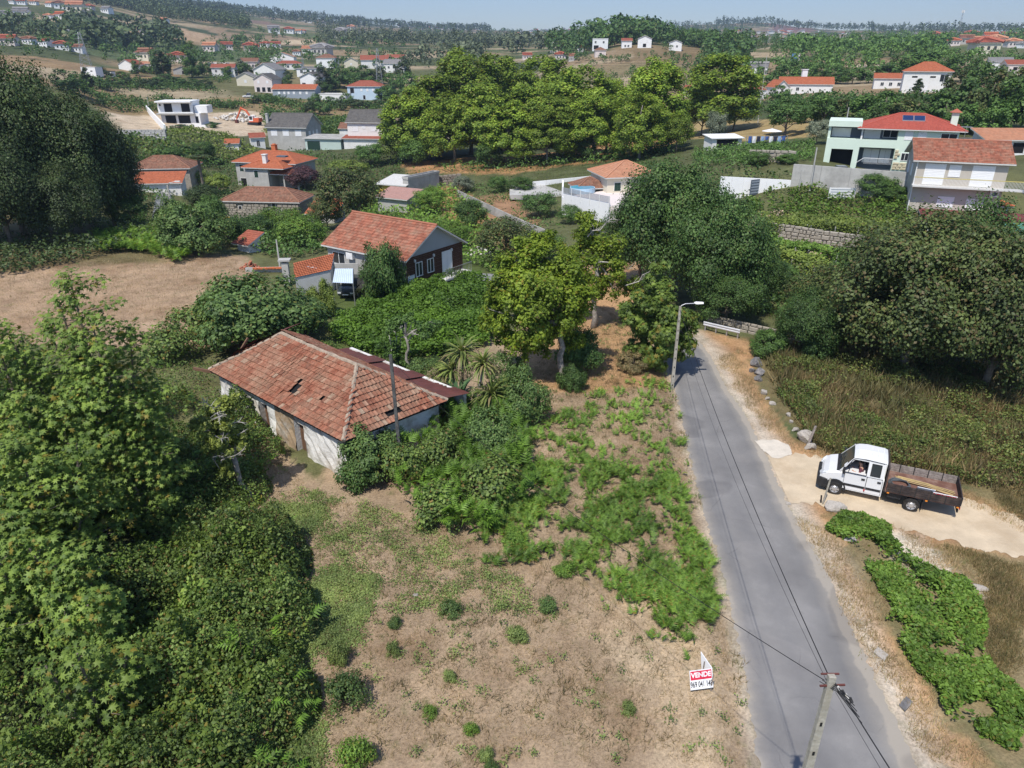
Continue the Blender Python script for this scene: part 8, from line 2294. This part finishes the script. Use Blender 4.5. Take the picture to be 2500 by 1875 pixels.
HP, HT = pole(980, 1150, 868, 'dark square pole standing in front of the derelict house hip', .17, .15, m=mat('dark pole', (.075, .075, .075), .9, .25, 2, .3, 14, (.3, .29, .26), .3, 2.5), holes=False, lean=(-.12, .1))
NO, NOT = pole(0, 0, 0, 'next concrete pole behind the viewpoint', .30, .19, P=np.array([10.1, -17.0, 0.0]), H=8.2) if False else (None, Vector((10.1, -17.0, 8.3)))
def cable(label, a, b, sag, r, name='cable', white=False):
 n = 26
 pts = [Vector(a).lerp(Vector(b), i / n) - Vector((0, 0, sag * 4 * (i / n) * (1 - i / n))) for i in range(n + 1)]
 mb = MB(); mb.tube([p - Vector(a) for p in pts], r, 5)
 return tag(mb.build(name, M_CABLE, None, a), label, 'cable')
cable('thick black cable from the near pole to the lamp post at the bend', NT + Vector((0, .1, -.12)), LT + Vector((0, 0, -.2)), .55, .012)
cable('thin wire beside the thick cable over the road', NT + Vector((-.05, .1, -.2)), LT + Vector((-.08, 0, -.7)), .8, .005)
cable('black cable from the near pole towards the pole at the derelict house', NT + Vector((-.1, .05, -.18)), HT + Vector((0, 0, -.25)), .75, .009)
cable('thick black cable leaving the near pole out of the frame', NT + Vector((.1, -.1, -.16)), NOT, .4, .013)
cable('thin wire leaving the near pole out of the frame', NT + Vector((.1, -.1, -.35)), NOT + Vector((-.2, 0, -.4)), .6, .005)
S2, T2 = pole(421, 520, 452, 'pale street lamp beside the lane by the dark trees', .3, .2, 'street_lamp', 'street lamp', M_CONC, at_row(421, 515, 108))
mb = MB(); q_ = T2 - S2.location; mb.tube([q_ + Vector((0, 0, -.3)), q_ + Vector((.3, 0, .3)), q_ + Vector((1.2, 0, .45))], .05, 6); mb.build('arm', M_METAL, S2)
mb = MB(); mb.box(q_.x + 1.1, q_.x + 1.8, -.15, .15, q_.z + .4, q_.z + .55); mb.build('lamp_head', M_FRAME, S2)
for px, py, tp, D, lb in [(1975, 475, 360, 101.5, 'slim pale lamp pole in front of the tall concrete wall'), (1948, 476, 415, 101.8, 'short dark post at the left end of the concrete wall'), (405, 520, 466, 112, 'thin wooden pole left of the lane street lamp'),
      (682, 640, 585, 77, 'thin post above the garden wall with tiles'), (1850, 300, 135, 190, 'tall slim lamp mast right of the lone plane tree'), (2060, 330, 262, 130, 'wooden pole behind the olive tree'),
      (1365, 262, 240, 250, 'thin pole among the grove crowns'), (365, 268, 236, 215, 'wooden pole behind the unfinished house'), (695, 340, 300, 168, 'garden lamp pole below the slate gabled house'), (837, 352, 330, 162, 'garden lamp post by the red awning')]:
 pole(px, py, tp, lb, .18, .12, P=at_row(px, py, D), holes=False, m=M_CONC)
for px, py, lean, h, lb, m, w in [(1968, 1096, (.38, .2), 1.35, 'leaning wooden post beside the largest pale boulder', M_BOARDL, .11), (2008, 1232, (.14, .05), 1.5, 'slim grey post in front of the truck nose', M_POLE, .07), (2004, 1228, (-.05, 0), .45, 'short stub post beside the slim grey post', M_BOARD, .07)]:
 pole(0, 0, 0, lb, w, w * .9, 'post', 'post', m, G(px, py), h, lean, False)
def guard_rail():
 a, b = Vector(G(1716, 806)), Vector(G(1804, 828))
 r = empty('guard_rail', a, math.atan2(b.y - a.y, b.x - a.x), 'short steel guard rail at the road bend', 'guard rail')
 L = (b - a).length
 mb = MB()
 prof = [(-.0, .42), (-.06, .47), (-.06, .53), (0, .57), (0, .62), (-.06, .66), (-.06, .72), (0, .76)]
 for (y0, z0), (y1, z1) in zip(prof[:-1], prof[1:]): mb.poly([(0, y0, z0), (L, y0, z0), (L, y1, z1), (0, y1, z1)]); mb.poly([(0, y0 + .01, z0), (0, y1 + .01, z1), (L, y1 + .01, z1), (L, y0 + .01, z0)])
 mb.build('beam', mat('galvanised rail', (.60, .61, .63), .5, .06, 2, metal=.3), r)
 for q in range(4):
  mb = MB(); x = L * (.05 + .3 * q); mb.box(x - .05, x + .05, .03, .12, -.3, .74); mb.build('post', M_METAL, r)
 wl = empty('parapet', Vector(G(1740, 792)), math.atan2(b.y - a.y, b.x - a.x), 'low pale stone parapet behind the guard rail', 'wall')
 lay_stones(wl, -.5, 5.2, -.2, .8, 0, random.Random(5), .7, .35, STN)
guard_rail()
def sale_sign():
 B = G(1712, 1690)
 s = empty('sale_sign', B, 0, 'folded roadside sign with red VENDE band and phone number', 'sign')
 # board facing the viewpoint
 az = math.atan2(-B[0], B[1])
 T = Matrix.Translation((0, 0, .16)) @ Matrix.Rotation(.16, 4, 'Z') @ Matrix.Rotation(math.radians(-24), 4, 'X')
 w, h = .40, .66
 mb = MB(); mb.box(-w, w, -.012, .012, 0, h, 0, T); mb.build('panel', M_PANEL, s)
 mb = MB(); mb.box(-w + .025, w - .025, -.0150, -.0125, h * .50, h - .03, 0, T); mb.build('red_band', M_REDP, s)
 RX = Matrix.Rotation(math.radians(90), 4, 'X')
 text_mesh('VENDE', .235, M_PANEL, 'lettering', s, T @ Matrix.Translation((0, -.019, h * .74)) @ RX @ Matrix.Scale(.96, 4, (1, 0, 0)), .002)
 text_mesh('969 041 148', .185, M_BLKT, 'phone_number', s, T @ Matrix.Translation((0, -.016, h * .25)) @ RX @ Matrix.Scale(.84, 4, (1, 0, 0)) @ Matrix.Scale(1.5, 4, (0, 1, 0)), .002, .012)
 # second leaf, folded back from the right hand edge, seen from behind
 c = T @ Vector((w, 0, 0)); d = T @ Vector((w, 0, h))
 e = Vector((-.24, .62, .06))
 mb = MB(); th = Vector((.02, .01, 0))
 f = [c, c + e, d + e + Vector((.0, 0, .05)), d]
 mb.poly(f); mb.poly([p + th for p in f][::-1])
 for a, b in zip(f, f[1:] + f[:1]): mb.poly([a, a + th, b + th, b])
 mb.build('back_panel', M_PANEL, s)
 for p in (T @ Vector((w - .04, .03, 0)), c + e * .9, c + e * .4):
  mb = MB(); mb.tube([(p.x, p.y, -.25), (p.x, p.y, .75)], .022, 5); mb.build('stake', M_BOARDL, s)
sale_sign()
def small_sign():
 P = at_row(558, 556, 104)
 s = empty('road_sign', P, .2, 'small yellow bend sign on a post beside the stone barn', 'sign')
 mb = MB(); mb.tube([(0, 0, -.3), (0, 0, 2.2)], .04, 6); mb.build('post', M_METAL, s)
 mb = MB(); mb.box(-.35, .35, -.07, -.05, 1.5, 2.2); mb.build('panel', mat('yellow sign', (.75, .45, .04), .5, .05, 2), s)
 mb = MB(); mb.poly([(-.2, -.072, 1.6), (0, -.072, 1.85), (-.2, -.072, 2.1), (-.02, -.072, 2.1), (.2, -.072, 1.85), (-.02, -.072, 1.6)][::-1]); mb.build('chevron', M_BLKT, s)
 P = at_row(2055, 475, 100)
 b = empty('banner', P, -.1, 'white banner on a low frame below the concrete wall', 'banner')
 mb = MB(); mb.box(-1.6, 1.6, -.03, .03, .3, 1.6); mb.build('panel', M_PANEL, b)
 for z in (.65, 1.0, 1.3):
  mb = MB(); mb.box(-1.4, 1.4, -.034, -.031, z, z + .12); mb.build('print_line', M_DGREY, b)
 for x in (-1.55, 1.55):
  mb = MB(); mb.box(x - .05, x + .05, .031, .12, -.3, 1.7); mb.build('post', M_METAL, b)
 P = at_row(2020, 140, 330)
 b = empty('billboard', P, 0, 'blank white billboard on posts above the right bank', 'billboard')
 mb = MB(); mb.box(-1.8, 1.8, -.1, .1, 2.5, 4.8); mb.build('panel', M_PANEL, b)
 for x in (-1.2, 1.2):
  mb = MB(); mb.box(x - .1, x + .1, .1, .3, -.5, 4.6); mb.build('post', M_METAL, b)
 P = at_row(1940, 158, 300)
 b = empty('water_tank', P, .3, 'blue and white container box among the right trees', 'container')
 mb = MB(); mb.box(-1.6, .4, -1, 1, 2, 5); mb.build('box', mat('blue box', (.12, .28, .55), .6, .05, 1), b)
 mb = MB(); mb.box(.41, 1.6, -1, 1, 2, 5); mb.build('side', M_WHITE, b)
 mb = MB(); mb.box(-1.4, 1.4, -.8, .8, -.5, 1.99); mb.build('legs', M_METAL, b)
 # laundry and parasol on the lawn
 P = at_row(1880, 336, 136)
 l = empty('clothes_line', P, 0, 'clothes line with blue and white laundry on the dry lawn', 'clothes line')
 mb = MB(); mb.tube([(-4, 0, -.2), (-4, 0, 1.9)], .05, 5); mb.tube([(3, 0, -.2), (3, 0, 1.9)], .05, 5); mb.tube([(-4, 0, 1.85), (-.5, 0, 1.7), (3, 0, 1.85)], .015, 4); mb.build('line', M_METAL, l)
 rng = random.Random(6); ms = [mat('blue cloth', (.06, .12, .32), .9, .1, 3), M_PANEL, mat('dark cloth', (.03, .035, .06), .9, .1, 3), mat('pale blue cloth', (.30, .42, .6), .9, .1, 3)]
 for q in range(9):
  x = -3.7 + q * .72; hh = rng.uniform(.6, 1.2); mb = MB(); mb.poly([(x, -.03, 1.75), (x + .6, -.03, 1.75), (x + .62, .06, 1.75 - hh), (x - .02, -.08, 1.75 - hh)]); mb.poly([(x + .6, -.025, 1.75), (x, -.025, 1.75), (x - .02, -.075, 1.75 - hh), (x + .62, .065, 1.75 - hh)]); mb.build('garment', ms[q % 4], l)
 P = at_row(1884, 326, 142)
 p = empty('parasol', P, 0, 'white parasol behind the clothes line', 'parasol')
 mb = MB(); mb.tube([(0, 0, -.2), (0, 0, 2.4)], .04, 6); mb.build('pole', M_METAL, p)
 mb = MB()
 for q in range(8):
  a, b_2 = q * .7854, (q + 1) * .7854; mb.poly([(1.8 * math.cos(a), 1.8 * math.sin(a), 2.05), (1.8 * math.cos(b_2), 1.8 * math.sin(b_2), 2.05), (0, 0, 2.5)])
 mb.build('canopy', M_PANEL, p)
 # dark shade netting by the sandy path
 P = at_row(2030, 590, 82)
 n_ = empty('shade_net', P, .1, 'sagging dark shade net over a frame below the rose bank', 'shade net')
 mb = MB()
 for i in range(8):
  for j in range(4):
   f = lambda a, b: (-3.2 + a * .8, -1.2 + b * .8, 1.3 + .18 * math.sin(a * 1.7) - .12 * b + .1 * math.cos(a + b * 2))
   mb.poly([f(i, j), f(i + 1, j), f(i + 1, j + 1), f(i, j + 1)])
 mb.build('net', mat('dark green net', (.035, .045, .045), .9, .2, 3), n_)
 for x in (-3.0, 0, 3.0):
  mb = MB(); mb.tube([(x, -1, -.3), (x, -1, 1.25)], .05, 5); mb.build('post', M_METAL, n_)
small_sign()
# lattice pylons and masts far off
def pylon(label, px, py, top, D, w, name='pylon', cat='pylon', arms=3, m=None):
 P = at_row(px, py, D); H = z_for_row(P, top) - P[2]
 r = empty(name, P, .3, label, cat)
 mb = MB(); n = 9; t = .10
 lv = [(w / 2 * (1 - .82 * i / n), H * i / n) for i in range(n + 1)]
 for (a, z0), (b, z1) in zip(lv[:-1], lv[1:]):
  C0 = [(a, a), (-a, a), (-a, -a), (a, -a)]; C1 = [(b, b), (-b, b), (-b, -b), (b, -b)]
  for k in range(4):
   mb.beam((*C0[k], z0), (*C1[k], z1), t); mb.beam((*C0[k], z0), (*C1[(k + 1) % 4], z1), t * .6); mb.beam((*C0[(k + 1) % 4], z0), (*C1[k], z1), t * .6)
 mb.build('lattice', m or M_METAL, r)
 for q in range(arms):
  z = H * (.68 + .13 * q); a = MB(); a.beam((-w * .55, 0, z), (w * .55, 0, z), t); a.build('cross_arm', m or M_METAL, r)
 return r
pylon('grey lattice pylon above the white and blue house', 927, 210, 118, 235, 3.2)
pylon('grey lattice pylon rising behind the low grey house', 746, 214, 140, 240, 2.2)
pylon('lattice pylon behind the dark trees at the left', 212, 165, 78, 330, 4.5)
pylon('tall red and white telecom mast on the right skyline', 2335, 100, 24, 600, 2.6, 'mast', 'mast', 0)
mb = MB(); Pm = at_row(2335, 100, 600); zt = z_for_row(Pm, 24)
for k in range(6): mb.box(Pm[0] + 1.2 * math.cos(k) - .25, Pm[0] + 1.2 * math.cos(k) + .25, Pm[1] + 1.2 * math.sin(k) - .2, Pm[1] + 1.2 * math.sin(k) + .2, zt - 2.6, zt - .2)
tag(mb.build('antenna_cluster', M_FRAME), 'white antenna panels at the top of the telecom mast', 'antenna')
pylon('yellow tower crane left of the distant white town', 1800, 106, 74, 700, 3.0, 'tower_crane', 'crane', 1, mat('crane yellow', (.60, .38, .10), .6, .05, 1))
for i, (z0, x0) in enumerate(((140, 1250), (147, 1250), (153, 1250))):
 a = atD(1250, z0, 250); b = atD(1860, z0 - 6, 250)
 cable('power line strung over the grove, %s of three' % ('upper', 'middle', 'lower')[i], a, b, 1.2, .03, 'power_line')
# ---------------------------------------------------------------- far houses: three bodies shared by many copies
def far_house_mesh(kind, wm, rm):
 mb = MB()
 walls_mesh(mb, 'gablex' if kind == 'g' else 'box', 1.0, .8, .55, 0 if kind != 'g' else 26, .35)
 n0 = len(mb.f)
 class Z(MB): pass
 rf = MB(); roof_mesh(rf, 'gablex' if kind == 'g' else 'hip', 1.0, .8, .55, 26, .06, 3, .02)
 k = len(mb.v)
 mb.v += rf.v; mb.f += [tuple(i + k for i in f) for f in rf.f]; mb.m += [1 if q == 0 else 2 for q in rf.m]; mb.uv += rf.uv
 for x in (-.28, 0, .28):
  mb.poly([(x - .06, -.004, .2), (x + .06, -.004, .2), (x + .06, -.004, .38), (x - .06, -.004, .38)], 3)
 return mb.mesh('far_house', [wm, rm, M_FASC, M_GLASS])
WN = {'white': M_WHITE2, 'cream': M_CREAM, 'pink': M_PINK, 'grey': M_GREYW}
RN = {'red': T_RED, 'orange': T_OR, 'pale': T_PALE, 'brown': T_BRN, 'grey': T_SLATE}
_fh = {}
def far_house(px, py, wpx, D, wc, rc, label, k, rot, group, kind=None):
 kind = kind or ('g' if k % 2 else 'h')
 key = (wc, rc, kind)
 if key not in _fh: _fh[key] = far_house_mesh(kind, WN[wc], RN[rc])
 P = at_row(px, py, D)
 w = wpx * depth(P) / F
 return tag(link('house', _fh[key], None, P, math.radians(rot), (w, w, max(w * .82, 5.0))), label, 'house', group)
FAR = [  # where, distance, [(col,row,width,wall,roof)...]
 ('along the top of the left hillside', 'houses on the left hillside', 600, [(28, 10, 18, 'white', 'pale'), (52, 12, 19, 'white', 'red'), (80, 12, 17, 'white', 'pale'), (118, 17, 18, 'white', 'pale'), (149, 22, 28, 'white', 'brown'), (182, 30, 36, 'cream', 'pale'), (214, 25, 20, 'pink', 'red'), (256, 32, 22, 'white', 'grey')]),
 ('half way down the left hillside', 'houses on the left hillside', 470, [(12, 42, 22, 'white', 'grey'), (50, 42, 32, 'white', 'grey'), (116, 46, 17, 'white', 'pale'), (142, 48, 26, 'white', 'orange'), (178, 50, 20, 'pink', 'red')]),
 ('on the slope behind the dark trees', 'houses behind the dark trees', 375, [(18, 112, 36, 'pink', 'red'), (66, 108, 26, 'white', 'brown'), (105, 114, 28, 'white', 'red'), (152, 122, 30, 'white', 'red'), (188, 128, 26, 'white', 'brown')]),
 ('around the left valley vineyards', 'houses around the left valley', 440, [(395, 58, 20, 'white', 'pale'), (298, 78, 9, 'white', 'red'), (350, 84, 14, 'white', 'grey'), (380, 86, 20, 'white', 'red'), (348, 148, 40, 'cream', 'brown'), (390, 150, 28, 'pink', 'brown'), (436, 152, 34, 'pink', 'red')]),
 ('beyond the white warehouse', 'houses beyond the warehouse', 455, [(510, 126, 30, 'pink', 'pale'), (527, 124, 16, 'cream', 'grey'), (556, 122, 26, 'pink', 'red'), (612, 126, 30, 'pink', 'red'), (645, 116, 20, 'white', 'red'), (675, 118, 22, 'white', 'red'), (724, 136, 18, 'white', 'brown'), (750, 132, 26, 'white', 'pale'), (780, 136, 40, 'grey', 'grey'), (628, 124, 10, 'cream', 'orange')]),
 ('below the wooded ridge in the distance', 'houses below the wooded ridge', 820, [(670, 82, 26, 'white', 'grey'), (705, 82, 22, 'white', 'red'), (728, 82, 14, 'white', 'pale'), (740, 80, 9, 'pink', 'orange'), (790, 60, 10, 'white', 'grey'), (756, 56, 9, 'white', 'grey'), (742, 53, 9, 'white', 'grey'), (882, 82, 14, 'white', 'grey'), (906, 84, 12, 'white', 'grey'), (923, 84, 14, 'white', 'grey'), (858, 74, 18, 'white', 'pale'), (837, 76, 10, 'white', 'grey'), (828, 93, 34, 'white', 'grey')]),
 ('on the hill at the right edge', 'houses on the right hill', 520, [(2205, 92, 14, 'white', 'grey'), (2226, 94, 18, 'white', 'grey'), (2280, 100, 30, 'white', 'red'), (2296, 96, 16, 'white', 'orange'), (2330, 112, 26, 'pink', 'orange'), (2378, 92, 24, 'pink', 'red'), (2360, 108, 30, 'grey', 'brown'), (2395, 110, 28, 'white', 'pale'), (2418, 100, 28, 'cream', 'orange'), (2440, 112, 36, 'cream', 'pale'), (2460, 96, 24, 'white', 'red'), (2485, 100, 26, 'white', 'red'), (2475, 116, 30, 'pink', 'pale'), (2410, 132, 56, 'cream', 'red'), (2500, 118, 20, 'white', 'grey')]),
 ('at the foot of the central wooded hill', 'houses below the central hill', 380, [(1288, 146, 22, 'pink', 'red'), (1368, 146, 26, 'pink', 'red'), (1808, 170, 20, 'white', 'red'), (1815, 134, 22, 'cream', 'red'), (1395, 150, 14, 'grey', 'brown'), (1418, 128, 12, 'white', 'red'), (1850, 182, 40, 'white', 'grey')]),
]
k_ = 0
for where, grp, D, lst in FAR:
 lst = sorted(lst)
 for i, (px, py, w, wc, rc) in enumerate(lst):
  adj = {'red': 'red roofed', 'orange': 'orange roofed', 'pale': 'terracotta roofed', 'brown': 'brown roofed', 'grey': 'grey roofed'}[rc]
  far_house(px, py, w, D + (k_ % 3) * 8, wc, rc, '%s %s house %s, %s' % (wc, adj, where, nth(i, len(lst))), k_, (k_ * 37 % 50) - 25, grp)
  k_ += 1
rng_ = random.Random(8)
for px0, px1, py0, py1, D, n, w0, w1, lb, grp in [(1290, 1560, 66, 86, 2300, 46, 5, 10, 'tiny white house in the far town left of the central hill', 'far town houses left of the hill'), (1255, 1330, 70, 90, 2100, 12, 5, 9, 'tiny pale house at the edge of the far town', 'far town edge houses'),
            (975, 1160, 61, 74, 1900, 26, 5, 11, 'tiny white house in the far village under the ridge', 'far village houses under the ridge'), (1785, 1885, 78, 106, 1500, 34, 5, 10, 'tiny white house in the dense far town beside the crane', 'far town houses beside the crane'),
            (1875, 2000, 76, 104, 1500, 34, 5, 11, 'tiny house in the far town under the burnt hill', 'far town houses under the burnt hill'), (2055, 2100, 83, 96, 1500, 9, 5, 9, 'tiny house in the gap of the far right woods', 'far houses in the gap')]:
 for i in range(n):
  far_house(rng_.uniform(px0, px1), rng_.uniform(py0, py1), rng_.uniform(w0, w1), D * rng_.uniform(.92, 1.08), rng_.choice(['white', 'white', 'white', 'cream', 'pink']), rng_.choice(['red', 'pale', 'grey', 'grey']), lb, i, rng_.uniform(-40, 40), grp)
# ---------------------------------------------------------------- middle distance trees, one by one
def row_of(name_lb, grp, key, lst, m, name='tree', split=True):
 lst = sorted(lst)
 for i, (px, py, tp, w, D) in enumerate(lst):
  ptree(name, key, px, py, tp, w, '%s, %s' % (name_lb, nth(i, len(lst))), D, m=m[i % len(m)], group=grp, split=split)
row_of('dark green tree in the row behind the mint green house', 'trees behind the mint green house', 'small',
 [(1965, 300, 232, 80, 165), (2010, 306, 222, 90, 165), (2060, 306, 236, 90, 162), (2105, 306, 226, 100, 160), (2150, 305, 215, 90, 162), (2195, 306, 232, 90, 160), (2245, 300, 226, 90, 163), (2300, 304, 214, 100, 158), (2352, 300, 190, 110, 160), (2400, 312, 165, 110, 158), (2455, 318, 180, 120, 152), (2498, 330, 178, 110, 150), (2345, 312, 250, 90, 148), (2420, 318, 240, 90, 146), (2225, 312, 262, 80, 150), (2130, 308, 258, 70, 152), (2380, 262, 140, 90, 185), (2330, 255, 160, 80, 190), (2440, 262, 150, 80, 185), (2480, 255, 160, 80, 185)],
 [L_OAK, L_MID, L_OAK2, L_MID])
row_of('tree of the belt behind the long orange roofed house', 'trees behind the orange roofed house', 'small',
 [(1892, 225, 170, 70, 235), (1925, 205, 142, 64, 260), (1960, 206, 150, 60, 262), (2000, 208, 152, 60, 258), (2040, 205, 158, 60, 255), (2080, 205, 160, 64, 252), (2120, 203, 158, 60, 250), (2165, 195, 152, 70, 255), (2205, 190, 120, 110, 275), (2250, 190, 122, 110, 278), (2300, 185, 140, 70, 275), (1862, 205, 160, 60, 255), (1905, 250, 205, 60, 200), (2345, 200, 128, 90, 260), (1905, 225, 185, 44, 215), (2380, 205, 140, 60, 240)], [L_MID, L_OAK, L_MID])
row_of('dark tree among the houses beyond the vineyard', 'trees among the houses beyond the vineyard', 'small',
 [(560, 188, 160, 40, 285), (600, 186, 150, 44, 282), (700, 192, 168, 34, 262), (830, 215, 150, 60, 250), (800, 200, 164, 40, 270), (850, 205, 158, 56, 262), (890, 205, 156, 60, 262), (925, 205, 160, 44, 258), (960, 212, 176, 50, 250), (870, 222, 176, 60, 240), (905, 222, 184, 50, 238), (812, 225, 186, 50, 236), (940, 250, 205, 60, 215), (968, 240, 196, 50, 220), (1000, 232, 170, 60, 240), (985, 190, 140, 50, 290), (700, 220, 180, 30, 230), (770, 260, 226, 40, 196), (815, 262, 232, 44, 194), (850, 258, 225, 40, 196), (755, 278, 243, 40, 188), (790, 280, 244, 44, 186), (835, 270, 242, 34, 188), (875, 264, 238, 60, 190), (915, 262, 240, 50, 190), (660, 295, 268, 34, 180), (720, 298, 270, 26, 180), (760, 296, 268, 28, 180), (620, 252, 236, 40, 205), (660, 250, 238, 44, 204), (700, 250, 240, 40, 202), (640, 196, 178, 22, 246)], [L_MID, L_OAK, L_DARK, L_MID])
row_of('tree in front of the farmhouses at the left valley', 'trees of the left valley farms', 'small',
 [(240, 182, 160, 44, 290), (262, 188, 168, 34, 282), (300, 190, 172, 40, 280), (340, 186, 146, 40, 285), (360, 180, 158, 30, 290), (470, 190, 150, 40, 272), (505, 184, 152, 36, 280), (585, 178, 150, 40, 295), (280, 210, 186, 46, 250), (312, 208, 184, 24, 250), (250, 218, 190, 44, 245), (370, 215, 190, 56, 248), (400, 208, 178, 60, 255), (430, 212, 186, 60, 250), (470, 212, 190, 50, 250), (500, 215, 192, 50, 246), (540, 262, 246, 40, 200), (564, 262, 248, 30, 200), (440, 320, 300, 60, 178), (520, 312, 296, 34, 176), (236, 255, 240, 40, 220), (195, 232, 190, 60, 235), (165, 225, 165, 70, 240)], [L_OAK, L_MID, L_DARK])
for px, py, tp, w, D, lb, k, m in [(402, 196, 120, 56, 262, 'tall dark cypress like tree at the left valley, shorter of the pair', 'conifer', L_DARK), (470, 190, 92, 42, 275, 'tallest poplar of the left valley', 'column', L_MID), (485, 190, 132, 40, 268, 'rounded green tree at the foot of the tall poplar', 'small', L_MID),
        (218, 222, 160, 40, 250, 'pointed conifer in front of the white industrial building', 'conifer', L_DARK), (395, 190, 118, 60, 270, 'broad dark tree behind the shorter cypress', 'small', L_OAK), (792, 230, 160, 46, 245, 'dark column shaped tree right of the white modern house', 'column', L_DARK),
        (795, 232, 200, 40, 240, 'round dark bush below the column shaped tree', 'ball', L_OAK), (2238, 232, 188, 38, 188, 'dark cypress in front of the orange hip roofed house', 'conifer', L_DARK), (588, 178, 140, 44, 300, 'blue grey conifer left of the brown house', 'conifer', L_GREYG)]:
 ptree('tree', k, px, py, tp, w, lb, D, m=m)
row_of('isolated green weed plant on the dry field', 'weed plants on the dry field', 'bush', [(1150, 1790, 1762, 44, None), (1532, 1738, 1708, 34, None), (1262, 1562, 1524, 66, None), (1050, 1748, 1722, 40, None), (1100, 1500, 1462, 70, None), (1340, 1490, 1450, 60, None), (965, 1530, 1500, 44, None), (960, 1600, 1560, 40, None), (1098, 1660, 1632, 34, None), (830, 1620, 1560, 60, None), (1185, 1850, 1822, 36, None), (1200, 1890, 1852, 40, None), (850, 1720, 1640, 120, None), (870, 1870, 1800, 110, None), (1380, 1400, 1368, 70, None), (1250, 1330, 1285, 70, None)], [L_GRASSG, L_FIG, L_VINE], 'weed_plant', False)
# ---------------------------------------------------------------- woods that read as one mass
def wood(label, regs, m, seed, nq=26, name='woodland'):
 rng = np.random.default_rng(seed)
 P, Nn, Sz = [], [], []
 for px0, px1, D0, D1, n, H, tall in regs:
  px = rng.uniform(px0, px1, n); D = rng.uniform(D0, D1, n)
  u = (px - 1250) / F; Yc = CP + .35 * SP
  x = u * D / np.hypot(u, Yc); y = Yc * D / np.hypot(u, Yc)
  keep = vnoise(x, y, 26, seed) > .22
  x, y = x[keep], y[keep]; k = len(x)
  z = terrain(x, y)
  h = H * rng.uniform(.55, 1.25, k) * (.7 + .6 * vnoise(x, y, 40, seed + 2))
  r = h * (.22 if tall else .42) * rng.uniform(.8, 1.2, k)
  d = sph(rng, k * nq).reshape(k, nq, 3)
  d[..., 2] = np.where(rng.random((k, nq)) < .5, np.abs(d[..., 2]), d[..., 2])
  f = rng.uniform(.6, 1.0, (k, nq, 1))
  c = np.stack([x, y, z + h * (.62 if tall else .52)], -1)
  sc = np.stack([r, r, h * (.38 if tall else .48)], -1)
  P.append((c[:, None] + d * f * sc[:, None]).reshape(-1, 3)); Nn.append((d + rng.normal(size=d.shape) * .5 + np.array([0, 0, .3])).reshape(-1, 3))
  Sz.append(np.repeat(np.maximum(r, h * .22) * .62 * (26.0 / nq) ** .45, nq) * rng.uniform(.7, 1.3, k * nq))
 P, Nn, Sz = np.concatenate(P), np.concatenate(Nn), np.concatenate(Sz)
 V, Fc = leaves_arr(P, Nn, Sz, 'quad', rng)
 return tag(link(name, npmesh(name, V, Fc, m)), label, None, None, 'stuff')
wood('dark woodland covering the left hills', [(150, 440, 1080, 1380, 700, 14, 0), (-250, 200, 1100, 1350, 400, 13, 0), (395, 650, 980, 1380, 900, 14, 1), (230, 480, 600, 800, 170, 12, 0), (60, 330, 560, 720, 120, 10, 0)], L_PINE, 1)
wood('pine woods along the far left ridge', [(520, 900, 1600, 2750, 1300, 17, 1), (860, 1200, 1800, 2850, 900, 17, 1), (300, 600, 1400, 2300, 800, 17, 1)], L_PINE, 2, 16)
wood('eucalyptus and pine wood behind the plane grove', [(800, 1200, 760, 1300, 1100, 13, 1), (1100, 1500, 640, 1300, 500, 11, 0), (990, 1180, 470, 640, 100, 9, 0)], L_EUC, 3, 24)
wood('wood on the central hill', [(1340, 1800, 500, 640, 300, 12, 0), (1370, 1435, 440, 500, 24, 9, 0), (1700, 1800, 400, 480, 50, 9, 0), (1400, 1800, 500, 545, 130, 11, 0), (1600, 1622, 455, 470, 5, 6, 0), (1430, 1720, 400, 436, 45, 3, 0), (1680, 1880, 440, 580, 110, 12, 1), (1180, 1780, 285, 350, 170, 8, 1)], L_OAK, 4, 70)
wood('woods along the right skyline', [(1720, 2100, 2200, 2750, 700, 17, 1), (2080, 2560, 1700, 2450, 760, 17, 1), (1560, 1760, 1900, 2500, 200, 15, 1)], L_PINE, 5, 16)
wood('belt of trees across the right middle distance', [(1880, 2260, 430, 620, 220, 9, 0), (1800, 2110, 320, 400, 90, 7, 0), (2200, 2560, 340, 480, 70, 6, 0), (2120, 2500, 800, 1200, 200, 9, 0), (1830, 2200, 900, 1300, 240, 10, 1)], L_MID, 6, 60)
wood('scattered trees and hedges of the far valley', [(0, 720, 440, 800, 230, 6, 0), (600, 1000, 520, 1000, 160, 7, 0), (1000, 1800, 1400, 2300, 420, 10, 0), (640, 1000, 400, 520, 80, 6, 0)], L_OAK, 7, 44)
wood('rows of vines on the left valley terraces', [(150, 640, 520, 640, 260, 3.0, 0), (-100, 300, 660, 800, 220, 3.5, 0), (640, 820, 560, 700, 160, 3.0, 0)], L_MID, 8, 14, 'vines')
# viaduct road on the left hillside
va = [(0, 66), (85, 70), (140, 72), (260, 82), (340, 84)]
strip('far_road', np.array([at_row(a, b)[:2] for a, b in va]), np.array([at_row(a, b + 3)[:2] for a, b in va]), 30, 3, .6, M_GREYR, 'pale road crossing the left hillside')
# ---------------------------------------------------------------- air
def haze():
 me = MB().box(-3600, 3600, -30, 4100, -60, 330).mesh('haze', [])
 m, nt, out = _nt('summer haze')
 v = N(nt, 'VolumePrincipled', Density=HAZE, Anisotropy=.25)
 v.inputs['Color'].default_value = (.62, .78, 1.0, 1)
 nt.links.new(v.outputs[0], out.inputs['Volume'])
 me.materials.append(m)
 tag(link('haze', me), 'pale blue summer haze over the valley', None, None, 'stuff')
HAZE = .00019
haze()
